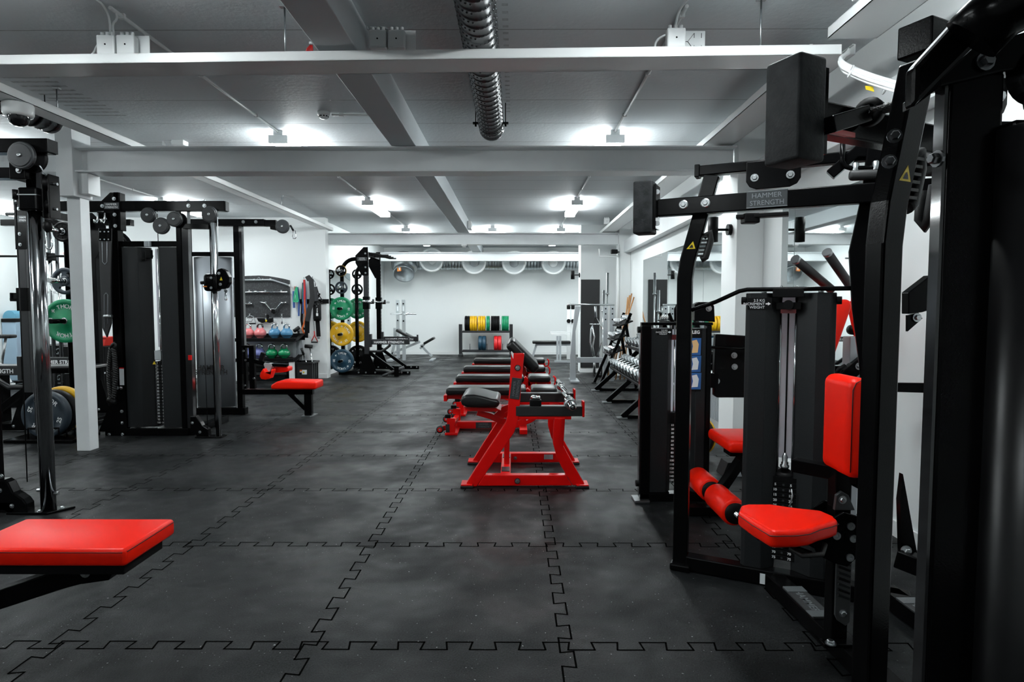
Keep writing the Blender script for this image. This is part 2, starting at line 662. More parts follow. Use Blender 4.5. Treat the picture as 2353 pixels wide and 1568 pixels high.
# mirrors on the right wall and in the rear bay
for y0, y1, lb in ((5.78, 7.0, 'frameless wall mirror beside the near pillar, behind the low stack machine'), (7.01, 8.6, 'frameless wall mirror behind the hex dumbbell rack'),
                   (8.61, 10.3, 'frameless wall mirror nearest the wooden sticks'), (3.70, 4.74, 'frameless wall mirror behind the pec fly frame'),
                   (4.75, 4.97, 'narrow frameless mirror strip next to the near white pillar')):
    solo('wall_mirror', MB().bb(XR - .012, XR - .002, y0, y1, .42, 2.12), MIRR, lb, 'mirror', 'frameless mirrors along the right wall')
solo('wall_mirror', MB().bb(XS + .002, XS + .014, 11.5, 13.2, .1, 2.05), MIRR, 'tall mirror on the bay wall behind the coloured plates', 'mirror')


# ---------------------------------------------------------------- ceiling lights
def ceiling_light(x, y, label):
    t = thing('ceiling_light', label, 'light', (x, y, ZC), 'fluorescent lights on the ceiling')
    hw, L = .085, 1.25
    part('housing', MB().bb(x - .045, x + .045, y + .01, y + L - .01, ZC - .045, ZC - .001), PLAST, t, bevel=.004)
    d = MB()
    d.prism([(x - hw, y + .03, ZC - .05), (x + hw, y + .03, ZC - .05), (x + hw * .8, y + .03, ZC - .115), (x - hw * .8, y + .03, ZC - .115)], (0, L - .06, 0))
    part('diffuser', d, mat('lit_diffuser', (1, 1, 1), .4, emit=LAMP), t, 'glowing white diffuser')
    for yy in (y, y + L - .03):
        part('end_cap', MB().bb(x - hw - .002, x + hw + .002, yy, yy + .03, ZC - .118, ZC - .046), PLAST, t, bevel=.004)
    return t


LX = (-8.4, -5.3, -2.2, .93)
LY = (-2.2, 1.70, 5.65, 9.05, 12.2, 13.9)
for i, x in enumerate(LX):
    for j, y in enumerate(LY):
        if (j >= 4 and i < 2) or (j == 0 and i != 2):
            continue
        side = ('farthest left', 'second from the left', 'left of the concrete beam', 'right of the concrete beam')[i]
        dep = ('behind the photographer', 'just above the photographer', 'directly beyond the nearer steel beam', 'between the two steel beams', 'beyond the far steel beam', 'in front of the rear diffusers')[j]
        ceiling_light(x, y, 'ceiling light %s, lamp row %s' % (dep, side))
for y, nm in ((12.2, 'beyond the far steel beam'),):  # extra lamp, put in only to brighten the rear bay
    ceiling_light(-.45, y, 'added fill light %s, just right of the concrete beam' % nm)

# ---------------------------------------------------------------- things hung from the ceiling
def spiral_duct(x, z, y0, y1, r, label):
    t = thing('spiral_duct', label, 'air duct', (x, y1, z))
    mb = MB()
    n, pitch = 26, .09
    ys, rs = [], []
    y = y0
    while y < y1 - pitch:
        ys += [y, y + .010, y + .020, y + .030, y + pitch - .001]
        rs += [r, r + .004, r + .004, r, r]
        y += pitch
    vs, fs = [], []
    for yy, rr in zip(ys, rs):
        for j in range(n):
            a = 2 * PI * j / n + PI / 2
            vs.append((x + rr * math.cos(a), min(yy + pitch * j / n, y1), z + rr * math.sin(a)))
    for i in range(len(ys) - 1):
        for j in range(n - 1):
            fs.append((i * n + j, i * n + j + 1, (i + 1) * n + j + 1, (i + 1) * n + j))
        if i + 5 < len(ys):
            fs.append((i * n + n - 1, (i + 5) * n, (i + 6) * n if (i + 6) < len(ys) else (i + 5) * n, (i + 1) * n + n - 1))
    mb.add(vs, fs, True)
    # little round jet nozzles pressed into the sheet
    y = y0
    while y < y1 - pitch:
        for j in range(14):
            a = PI + PI * j / 13
            c = V((x + r * math.cos(a), min(y + .06 + pitch * (a / 2 / PI + .25) % pitch * .3, y1 - .02), z + r * math.sin(a)))
            mb.lathe([(.0065, 0), (.005, .004), (0, .005)], c, (math.cos(a), 0, math.sin(a)), 6)
        y += pitch
    part('duct_tube', mb, mat('dark_duct_sheet', (0.09, 0.095, 0.10), .3, .9), t)
    c = MB().lathe([(r + .004, -.05), (r + .006, -.045), (r + .006, -.01), (r, 0), (r * .8, .03), (r * .4, .045), (0, .05)], (x, y1, z), (0, 1, 0), 26)
    part('end_cap', c, mat('dark_duct_sheet', (0, 0, 0)), t)
    h = MB()
    for s in (-1, 1):
        h.tube((x + s * (r + .02), y1 - .22, z - .02), (x + s * (r + .02), y1 - .22, ZC), .004, 6)
        h.box((x + s * (r + .018), y1 - .22, z - .02), (.05, .03, .012))
        h.lathe([(.009, -.01), (.009, .015)], (x + s * (r + .02), y1 - .22, z - .035), (0, 0, 1), 6)
    h.lathe([(r + .007, -.012), (r + .008, -.012), (r + .008, .012), (r + .007, .012)], (x, y1 - .22, z), (0, 1, 0), 26)
    part('hanger', h, MBLACK, t)
    return t


spiral_duct(-.195, 2.82, -1.0, 5.15, .10, 'dark spiral air duct right of the concrete ceiling beam')
spiral_duct(-3.76, 2.83, -1.0, 4.95, .10, 'dark spiral air duct half hidden behind the left cable tray')


def tray(name, label, a, b, wd, lip, rods=()):
    "open cable tray from a to b (underside centre line)"
    t = thing(name, label, 'cable tray', a)
    a, b = V(a), V(b)
    d = (b - a).normalized()
    s = V((d.y, -d.x, 0))
    mb = MB()
    mb.bar(a + V((0, 0, .002)), b + V((0, 0, .002)), wd, .004)
    for k in (-1, 1):
        o = s * (k * (wd / 2 - .002)) + V((0, 0, lip / 2))
        mb.bar(a + o, b + o, .004, lip)
        o2 = s * (k * (wd / 2 - .009)) + V((0, 0, lip))
        mb.bar(a + o2, b + o2, .018, .003)
    part('channel', mb, TRAYW, t)
    for p in rods:
        q = lerp(a, b, p) + s * (wd / 2 - .012)
        r = MB().tube(q + V((0, 0, .004)), V((q.x, q.y, ZC)), .005, 8).box((q.x, q.y, ZC - .006), (.05, .03, .01))
        part('hanger_rod', r, STEEL, t)
    return t


tray('cable_tray', 'white cable tray hung across the ceiling in front, carrying junction boxes', (-4.3, 3.52, 2.66), (1.735, 3.37, 2.66), .19, .05, (.505, .93))
tray('cable_tray', 'white cable tray running down the room left of the concrete beam', (-3.495, -1, 2.752), (-3.495, 11.4, 2.752), .15, .058, (.45, .62, .80))
tray('cable_tray', 'white cable tray running down the room along the mirror wall', (1.80, 3.5, 2.752), (1.80, 12.0, 2.752), .26, .055, (.13, .30))
tray('cable_tray', 'white cable tray along the mirror wall ahead of the cable bundle', (1.80, -1, 2.752), (1.80, 3.30, 2.752), .26, .055)


def jbox(label, c, n, plate=True, cat='junction box', m=None):
    c = V(c)
    t = thing('junction_box', label, cat, c)
    m = m or PLAST
    for i in range(n):
        x = c.x + (i - (n - 1) / 2) * .11
        part('box', MB().box((x, c.y - .03, c.z + .055), (.10, .05, .105)), m, t, bevel=.008)
        part('screw', MB().disc((x, c.y - .0545, c.z + .055), (0, -1, 0), .005, .002, 8), MBLACK, t)
        for k in (-.03, 0, .03):
            part('gland', MB().tube((x + k, c.y - .03, c.z + .105), (x + k, c.y - .03, c.z + .128), .010, 8), m, t)
    if plate:
        p = MB().box((c.x + .03, c.y + .0, c.z + .06), (.11 * n + .04, .004, .125))
        part('back_plate', p, m, t)
    return t


p = P(274, 120, 3.42)
jbox('pair of white junction boxes standing on the front tray, toward the left column', (p.x, 3.44, 2.712), 2)
p = P(1553, 106, 3.33)
t = jbox('single white junction box on slotted plate standing on the front tray', (p.x, 3.37, 2.712), 1, False)
mbp = MB().box((p.x + .07, 3.375, 2.768), (.20, .004, .115))
part('slotted_plate', mbp, PLAST, t)
for (a, b) in (((.075, .0), (.11, .045)), ((.075, 0), (.11, -.045)), ((.06, 0), (.075, 0)), ((.11, .02), (.11, .045)), ((.11, -.02), (.11, -.045)), ((.15, .02), (.15, .045)), ((.15, -.02), (.15, -.045))):
    sl = MB().bar((p.x + a[0], 3.372, 2.768 + a[1]), (p.x + b[0], 3.372, 2.768 + b[1]), .002, .004, up=(0, 1, 0))
    part('plate_slot', sl, MBLACK, t)
p = P(890, 113, 3.6)
jbox('pair of grey shaded junction boxes beside the concrete ceiling beam', (p.x, 3.64, p.z), 2)
jbox('white junction box on the lip of the tray by the mirror wall', (1.70, 3.05, 2.812), 1, False)
jbox('small white junction box at the far end of the mirror wall tray', (1.66, 11.0, 2.812), 1, False)


def conduit(label, pts, r=.011, m=None, cat='conduit', clips=()):
    t = thing('conduit', label, cat, pts[0])
    part('pipe', MB().path(pts, r, 8), m or PLAST, t)
    for q in clips:
        part('clip', MB().box(q, (.035, .02, .03)), m or PLAST, t, bevel=.003)
    return t


for x, nm in ((-2.2, 'row left of the concrete beam'), (.93, 'row right of the concrete beam'), (-5.3, 'second row from the left')):
    z = ZC - .014
    if x > -5:
        conduit('white ceiling conduit feeding the nearer lamp, %s' % nm, [(x, 3.35, z), (x, 5.66, z)], clips=[(x, 3.45, z), (x, 4.3, z), (x, 5.2, z)])
    conduit('white ceiling conduit feeding the farther lamp, %s' % nm, [(x, 6.95, z), (x, 9.06, z)], clips=[(x, 7.6, z), (x, 8.4, z)])
    if x > -5:
        conduit('white ceiling conduit feeding the last lamp, %s' % nm, [(x, 10.3, z), (x, 12.5, z)], clips=[(x, 11.2, z)])


def cable(label, pts, r=.006, m=None, name='cable'):
    # smooth the run
    pts = [V(p) for p in pts]
    for _ in range(2):
        q = [pts[0]]
        for a, b in zip(pts, pts[1:]):
            q += [lerp(a, b, .25), lerp(a, b, .75)]
        pts = q + [pts[-1]]
    return solo(name, MB().path(pts, r, 7), m or PLAST, label, 'cable')


def PZ(px, py, Y):
    return P(px, py, Y)


cable('white cable arching from the left junction boxes to the ceiling conduit', [PZ(262, 78, 3.42), PZ(258, 55, 3.42), PZ(270, 44, 3.40), (-2.2, 3.40, 2.945)])
cable('white cable rising from the left junction boxes to the top of the picture', [PZ(254, 80, 3.42), PZ(252, 40, 3.4), PZ(240, 15, 3.38), PZ(225, 0, 3.2), (-2.3, 2.8, 2.95)])
cable('white cable looping below the left junction boxes onto the tray', [PZ(236, 95, 3.44), PZ(222, 105, 3.5), PZ(215, 125, 3.55), (-2.5, 3.5, 2.70)])
cable('white cable rising from the slotted junction plate', [PZ(1552, 62, 3.34), PZ(1556, 40, 3.36), PZ(1562, 20, 3.34), PZ(1580, 0, 3.2), (1.0, 2.8, 2.95)])
cable('white cable looping from the slotted plate box down to the tray', [PZ(1530, 80, 3.35), PZ(1510, 90, 3.38), PZ(1503, 110, 3.40), (.80, 3.42, 2.70)])
for i, (dx, dy) in enumerate(((0, 0), (4, 7), (8, 3), (2, 14))):
    cable('thin dark cable, number %s of four dropping along the concrete beam to the grey boxes' % ('one', 'two', 'three', 'four')[i],
          [PZ(812 + dx * 4, -30, 3.2), PZ(828 + dx * 3, 25, 3.5), PZ(840 + dx * 2, 52, 3.6), PZ(845 + dx * 6, 68, 3.62)], .006, GREYM)
rw = thing('wire_tuft', 'tuft of red wires poking up at the front tray beside the concrete beam', 'wires', PZ(712, 118, 3.5))
for k in range(5):
    part('wire', MB().path([PZ(702 + 4 * k, 122, 3.5), PZ(706 + 3 * k, 112, 3.5), PZ(713 + k, 104, 3.5)], .004, 6), mat('red_wire', (.55, .01, .01), .4), rw)
part('tip', MB().disc(PZ(714, 102, 3.5), (0, 0, 1), .01, .012, 8), PLAST, rw)
wb = thing('cable_bundle', 'sagging bundle of white cables leaving the tray end above the pec fly machine', 'cables', (1.74, 3.36, 2.70))
for k in range(6):
    o = random.uniform(-6, 6)
    pts = [V((1.80, 3.33, 2.690 + .004 * k)), P(1925 + o, 140 + k * 4 + o, 3.25), P(1975 + o, 163 + k * 4, 3.15), P(2040, 186 + k * 4, 3.0), P(2110, 202 + 5 * k, 2.9), V((XR - .01, 2.85, 2.40 + .02 * k))]
    for _ in range(2):
        q = [pts[0]]
        for a, b in zip(pts, pts[1:]):
            q += [lerp(a, b, .25), lerp(a, b, .75)]
        pts = q + [pts[-1]]
    part('cable', MB().path(pts, (.011, .007, .006, .009, .005, .006)[k], 7), PLAST, wb)
part('cable_tag', MB().prism([P(1988, 197, 3.1), P(2006, 199, 3.1), P(2009, 211, 3.1), P(1990, 206, 3.1)], (0, .002, 0)), YEL, wb, 'yellow tag')
for k in (1955, 2000, 2035):
    q = P(k, 150 + (k - 1925) * .48, 3.15)
    part('cable_tie', MB().lathe([(.03, -.003), (.032, -.003), (.032, .003), (.03, .003)], q, (.9, -.2, -.35), 12), PLAST, wb)

# dome camera
dc = thing('dome_camera', 'white dome security camera under the left cable tray', 'camera', (-3.50, 4.3, 2.75))
part('housing', MB().lathe([(0, 0), (.088, 0), (.094, -.012), (.092, -.07), (.084, -.088), (.066, -.09)], (-3.50, 4.3, 2.75), (0, 0, 1), 32), PLAST, dc)
part('dome', MB().lathe([(.066, -.088), (.064, -.11), (.052, -.138), (.03, -.153), (0, -.158)], (-3.50, 4.3, 2.75), (0, 0, 1), 28), mat('smoked_dome', (.02, .02, .022), .06, .3), dc, 'smoked glass dome')
part('lens', MB().disc((-3.48, 4.246, 2.655), (.1, -1, -.6), .018, .004), MBLACK, dc)


def detector(label, x, y, z=ZC):
    t = thing('smoke_detector', label, 'smoke detector', (x, y, z))
    part('base', MB().lathe([(0, 0), (.052, 0), (.052, -.022), (.046, -.028), (0, -.028)], (x, y, z), (0, 0, 1), 24), PLAST, t)
    part('sensor_head', MB().lathe([(.040, -.028), (.038, -.046), (.026, -.056), (0, -.057)], (x, y, z), (0, 0, 1), 24), PLAST, t)
    s = MB()
    for k in range(10):
        a = 2 * PI * k / 10
        s.box((x + .039 * math.cos(a), y + .039 * math.sin(a), z - .038), (.003, .014, .010), (0, 0, a))
    part('vent_slot', s, MBLACK, t)
    return t


detector('white smoke detector on the ceiling left of the concrete beam', -1.61, 5.15)
conduit('short white conduit from the smoke detector to the concrete beam', [(-1.55, 5.18, ZC - .014), (-1.09, 5.18, ZC - .014)], clips=[(-1.47, 5.18, ZC - .014)])
eb = thing('emergency_light', 'small white emergency light on the ceiling above the steel column', 'light', (-3.30, 6.0, ZC))
part('body', MB().bb(-3.37, -3.25, 5.97, 6.07, ZC - .05, ZC), PLAST, eb, bevel=.006)
part('cable_arm', MB().path([(-3.37, 6.02, ZC - .012), (-3.47, 6.02, ZC - .012)], .009, 8), PLAST, eb)
part('end_post', MB().bb(-3.48, -3.46, 6.01, 6.03, ZC - .045, ZC), PLAST, eb)
detector('white smoke detector under the far steel beam, over the concrete beam line', -.97, 11.55, 2.514)
el = thing('emergency_light', 'small white emergency light on the concrete beam above the far steel beam', 'light', (-.83, 11.3, 2.8))
part('body', MB().bb(-.865, -.80, 11.1, 11.4, 2.76, 2.9), PLAST, el, bevel=.006)
part('lamp_window', MB().bb(-.80, -.795, 11.13, 11.37, 2.78, 2.88), LABELW, el)


def wall_spot(label, c, side, r, h):
    c = V(c)
    t = thing('wall_spotlight', label, 'light', c)
    part('spot_body', MB().lathe([(0, h / 2), (r, h / 2), (r, -h / 2), (r * .8, -h / 2), (r * .75, -h / 2 + .03), (0, -h / 2 + .03)], c, (0, 0, 1), 24), MBLACK, t)
    part('arm', MB().tube(c + V((side * r, 0, 0)), c + V((side * (r + .09), 0, 0)), .011, 10), MBLACK, t)
    part('wall_rose', MB().disc(c + V((side * (r + .115), 0, 0)), (-side, 0, 0), .05, .03), MBLACK, t)
    return t


wall_spot('black cylinder spotlight on the near white pillar', (1.796, 5.5, 2.02), 1, .045, .22)
wall_spot('small black cylinder spotlight on the wall stub in the rear bay', (1.175, 12.25, 1.97), 1, .04, .17)

# rear diffusers and their duct
YD = 16.3
rd = thing('ventilation_duct', 'ribbed galvanised duct running along the top of the rear wall', 'air duct', (-1.0, YD, 2.52))
m_ = MB()
prof = []
x = -3.3
while x < 2.0:
    prof += [(.19, x), (.19, x + .05), (.197, x + .06), (.197, x + .07), (.19, x + .08)]
    x += .08
m_.lathe([(0, -3.3)] + prof + [(0, 2.0)], (0, YD, 2.52), (1, 0, 0), 24)
part('duct_tube', m_, GALV, rd)
q = P(926, 634, 15.9)
fb = V((q.x, YD, 2.50))
part('funnel', MB().path([fb + V((0, 0, .05)), fb + V((0, -.12, -.10)), fb + V((0, -.22, -.22))], .40, 24, r2=.27), GALV, rd)
part('branch', MB().lathe([(.27, -.1), (.27, .04), (.28, .05), (.27, .06), (.27, .12), (.28, .13), (.28, .16), (.25, .16), (.24, .05), (0, .05)], fb + V((0, -.20, -.20)), (0, -.72, -.70), 28), GALV, rd)
s_ = P(917, 617, 15.86)
part('duct_sticker', MB().prism([P(912, 612, 15.83), P(921, 612, 15.83), P(922, 623, 15.83), P(913, 624, 15.83)], (0, .004, 0)), mat('orange_label', (.75, .22, .02), .5), rd, 'orange sticker')
part('sticker_mark', MB().prism([P(916, 614, 15.825), P(919, 614, 15.825), P(919.5, 621, 15.825), P(916.5, 621, 15.825)], (0, .004, 0)), LABELW, rd)
for k, px in enumerate((993, 1090, 1181, 1271)):
    x = (px - 1183) / 1380 * 15.9
    z = (2.56, 2.50, 2.49, 2.49)[k]
    t = thing('air_diffuser', 'large round white air diffuser on the rear duct, %s' % ('beside the funnel branch', 'second from the funnel branch', 'third from the funnel branch', 'nearest the dark wall panel')[k],
              'air diffuser', (x, 15.9, z), 'round air diffusers on the rear wall')
    part('rim', MB().lathe([(.12, .15), (.29, .06), (.315, .02), (.32, -.03), (.30, -.055), (.265, -.05), (.262, -.01)], (x, 15.93, z), (0, 1, 0), 40), PLAST, t)
    part('cone', MB().lathe([(.262, -.01), (.19, .07), (.115, .10)], (x, 15.93, z), (0, 1, 0), 40), mat('diffuser_cone', (.62, .66, .67), .45), t)
    g = MB().lathe([(.118, .10), (.118, .085), (.10, .07), (.05, .06), (0, .058)], (x, 15.93, z), (0, 1, 0), 28)
    part('perforated_core', g, GREYM if k in (1, 2) else PLAST, t)
conduit('white pipe rising up the far white pillar', [(1.965, 11.47, .6), (1.965, 11.47, 2.5)], .018, clips=[(1.965, 11.47, .9), (1.965, 11.47, 1.7), (1.965, 11.47, 2.2)])
conduit('white double bend pipe across the far pillar under the beam', [(1.60, 11.45, 2.42), (1.60, 11.45, 2.28), (1.95, 11.45, 2.28)], .018)
sc_ = thing('wall_sensor', 'small black sensor box high on the far white pillar', 'sensor', (1.85, 11.4, 2.35))
part('body', MB().box((1.87, 11.38, 2.36), (.12, .10, .08)), MBLACK, sc_, bevel=.01)
part('bracket', MB().bar((1.92, 11.4, 2.36), (1.98, 11.48, 2.36), .02, .02), MBLACK, sc_)

# ---------------------------------------------------------------- red glute machine in the middle
Zc = ZM(990, 760, 4.0205)
YN, DY, TW = 4.34, .66, .062
gm = thing('glute_machine', 'red steel glute drive machine with black torso pad and curved legs', 'gym machine', (.05, 4.68, 0))


def plate_poly(zs, y=YN):
    return [Zc(a, b, YN) for a, b in zs]


for k, dy in enumerate((0, DY)):
    o = V((0, dy, 0))
    # rear leg that bends up into the post
    pts = [(305, 1450), (425, 1442), (560, 1245), (690, 1060), (770, 942), (797, 870), (812, 790), (822, 690), (843, 420), (865, 212), (742, 212), (731, 420), (716, 690), (706, 800), (692, 850), (660, 900), (540, 1080), (420, 1265)]
    part('side_post', MB().prism([p + o for p in plate_poly(pts)], (0, TW, 0)), RED, gm, bevel=.005)
    pts = [(1310, 1432), (1428, 1432), (1330, 1262), (1225, 1068), (1232, 960), (1242, 808), (1143, 808), (1130, 960), (1130, 1050), (1160, 1160), (1205, 1258)]
    part('front_leg', MB().prism([p + o for p in plate_poly(pts)], (0, TW, 0)), RED, gm, bevel=.005)
    pts = [(432, 1437), (492, 1337), (1248, 1337), (1308, 1434)]
    r = part('base_rail', MB().prism([p + o for p in plate_poly(pts)], (0, TW, 0)), RED, gm, bevel=.005)
    if k == 0:
        part('bolt', MB().bolt(Zc(800, 1390, YN - .006), (0, -1, 0), .012, .012), STEEL, r)
        part('rubber_ring', MB().disc(Zc(800, 1390, YN - .001), (0, -1, 0), .021, .006), MBLACK, r)
    else:
        q = Zc(1087, 1168, YN + DY - .003)
        part('data_plate', MB().box(q, (.075, .003, .040)), LABELW if False else GREYM, r)
        part('bolt', MB().bolt(Zc(780, 1178, YN + DY - .003), (0, -1, 0), .010, .010), STEEL, r)
    for a, b in ((280, 388), (1342, 1455)):
        p0, p1 = Zc(a, 1455, YN), Zc(b, 1455, YN)
        f = part('foot', MB().bb(p0.x, p1.x, YN - .03 + dy, YN + TW + .03 + dy, .016, .026), RED, gm, bevel=.003)
        part('foot_pad', MB().bb(p0.x - .003, p1.x + .003, YN - .034 + dy, YN + TW + .034 + dy, .0012, .016), RUB, f, 'black rubber foot pad', bevel=.003)
    # padded bar rail on top of the front leg
    p0, p1 = Zc(822, 752, YN), Zc(1400, 752, YN)
    ra = part('bar_rail', MB().bb(p0.x - .03, p1.x, YN - .002 + dy, YN + TW + .002 + dy, .524, .600), mat('rail_rubber', (.014, .0145, .015), .45, bump=.1, bscale=220), gm, 'black padded rail', bevel=.006)
    part('end_stop', MB().bb(p1.x - .001, p1.x + .017, YN - .006 + dy, YN + TW + .006 + dy, .518, .635), RED, ra, 'red end stop', bevel=.006)
    part('rail_support', MB().bb(p0.x - .03, p1.x - .08, YN + .004 + dy, YN + TW - .004 + dy, .465 if k else .50, .524), RED, gm, bevel=.003)
# stop block with a dial on the near rail
q = Zc(968, 700, YN)
b_ = part('stop_block', MB().bb(q.x - .042, q.x + .042, YN - .006, YN + TW + .006, .598, .645), MBLACK, gm, bevel=.005)
part('clamp_ring', MB().lathe([(.030, 0), (.036, .004), (.036, .022), (.030, .026), (.026, .022), (.026, 0)], (q.x, YN + .03, .645), (0, 0, 1), 20), CHROME, b_)
# cross tube with foot treads
x0, x1 = Zc(642, 1290, YN).x, Zc(735, 1290, YN).x
ct = part('cross_tube', MB().bb(x0, x1, YN + TW, YN + DY, .03, .09), RED, gm, bevel=.004)
for yy in (YN + TW + .03, YN + DY - .16):
    tr = MB().bb(x0 + .006, x1 - .006, yy, yy + .12, .09, .095)
    part('tread_plate', tr, BADGE, ct)
part('lever', MB().rpath([Zc(700, 1262, 4.68), Zc(703, 1000, 4.68), Zc(735, 820, 4.68), Zc(700, 745, 4.68)], .06, .042), RED, gm, bevel=.004)
part('lever', MB().rpath([Zc(430, 752, 4.68), Zc(560, 790, 4.68), Zc(640, 830, 4.68), Zc(740, 845, 4.68)], .06, .045), RED, gm, bevel=.004)
part('lever_gusset', MB().prism([Zc(570, 790, 4.66), Zc(660, 705, 4.66), Zc(716, 685, 4.66), Zc(712, 780, 4.66), Zc(640, 838, 4.66)], (0, .04, 0)), RED, gm, bevel=.003)
# hip seat
sp = [(285, 690), (272, 655), (285, 615), (320, 596), (400, 594), (480, 610), (560, 632), (625, 642), (636, 668), (632, 700), (600, 716), (450, 716), (330, 712)]
sb = MB().prism([Zc(a, b, 4.46) for a, b in sp], (0, .44, 0))
part('hip_pad', sb, BLKV, gm, 'black moulded hip pad', bevel=.025, seg=4, ang=.9)
part('pad_plate', MB().prism([Zc(a, b, 4.54) for a, b in ((300, 708), (600, 716), (650, 740), (560, 752), (380, 744))], (0, .28, 0)), RED, gm, bevel=.003)
# torso pad
a, b = Zc(745, 118, 4.68), Zc(945, 318, 4.68)
part('torso_pad', MB().bar(a + (a - b) * .12, b + (b - a) * .12, .50, .082, up=(.7, 0, .7)), BLKV, gm, 'black torso pad', bevel=.03, seg=4)
part('pad_bracket', MB().prism([Zc(745, 190, 4.62), Zc(850, 300, 4.62), Zc(890, 390, 4.62), Zc(858, 420, 4.62), Zc(800, 320, 4.62), Zc(738, 225, 4.62)], (0, .09, 0)), RED, gm, bevel=.003)
part('post_tie', MB().bb(Zc(760, 0, YN).x, Zc(840, 0, YN).x, YN + TW, YN + DY, .84, .90), RED, gm, bevel=.004)
part('post_cap', MB().prism([Zc(738, 205, YN - .004), Zc(745, 190, YN - .004), Zc(765, 212, YN - .004), Zc(760, 262, YN - .004)], (0, .004, 0)), LABELW, gm)
part('rubber_ring', MB().disc(Zc(802, 344, YN), (0, -1, 0), .022, .006), MBLACK, gm)
part('post_bolt', MB().bolt(Zc(802, 344, YN - .006), (0, -1, 0), .012, .012), STEEL, gm)
# name badge on the post
bc = Zc(785, 535, YN)
u = (Zc(800, 435, YN) - Zc(775, 635, YN)).normalized()
rt = V((u.z, 0, -u.x))
bd = part('badge', MB().bar(bc - u * .077 + V((0, -.003, 0)), bc + u * .077 + V((0, -.003, 0)), .072, .006, up=(0, 1, 0)), BADGE, gm, bevel=.002)
logo(bc + V((0, -.0062, 0)), u, -rt, .027, LGREY, bd)

# curl bar lying on the two rails
cb = thing('curl_bar', 'chrome zigzag curl bar lying across the rails of the red glute machine', 'barbell', (.40, 4.7, .626))
zb, xb = .6265, .402
part('sleeve', MB().lathe([(0, -.30), (.022, -.30), (.0255, -.296), (.0255, -.02), (.036, -.015), (.036, .02), (0, .02)], (xb, 4.43, zb), (0, 1, 0), 20), CHROME, cb)
part('sleeve', MB().lathe([(0, .30), (.022, .30), (.0255, .296), (.0255, .02), (.036, .015), (.036, -.02), (0, -.02)], (xb, 5.24, zb), (0, 1, 0), 20), CHROME, cb)
part('end_ring', MB().lathe([(.010, 0), (.014, -.003), (.018, 0)], (xb, 4.13, zb), (0, 1, 0), 14), MBLACK, cb)
part('shaft', MB().path([(xb, 4.43, zb), (xb, 4.52, zb), (xb - .03, 4.60, zb + .03), (xb + .02, 4.70, zb + .0), (xb - .02, 4.78, zb + .04), (xb - .02, 4.89, zb + .04), (xb + .02, 4.97, zb), (xb - .03, 5.07, zb + .03), (xb, 5.15, zb), (xb, 5.24, zb)], .0145, 12), CHROME, cb)
part('clip', MB().lathe([(.03, -.01), (.042, -.008), (.042, .03), (.03, .032)], (xb, 4.285, zb), (0, 1, 0), 16), STEEL, cb)


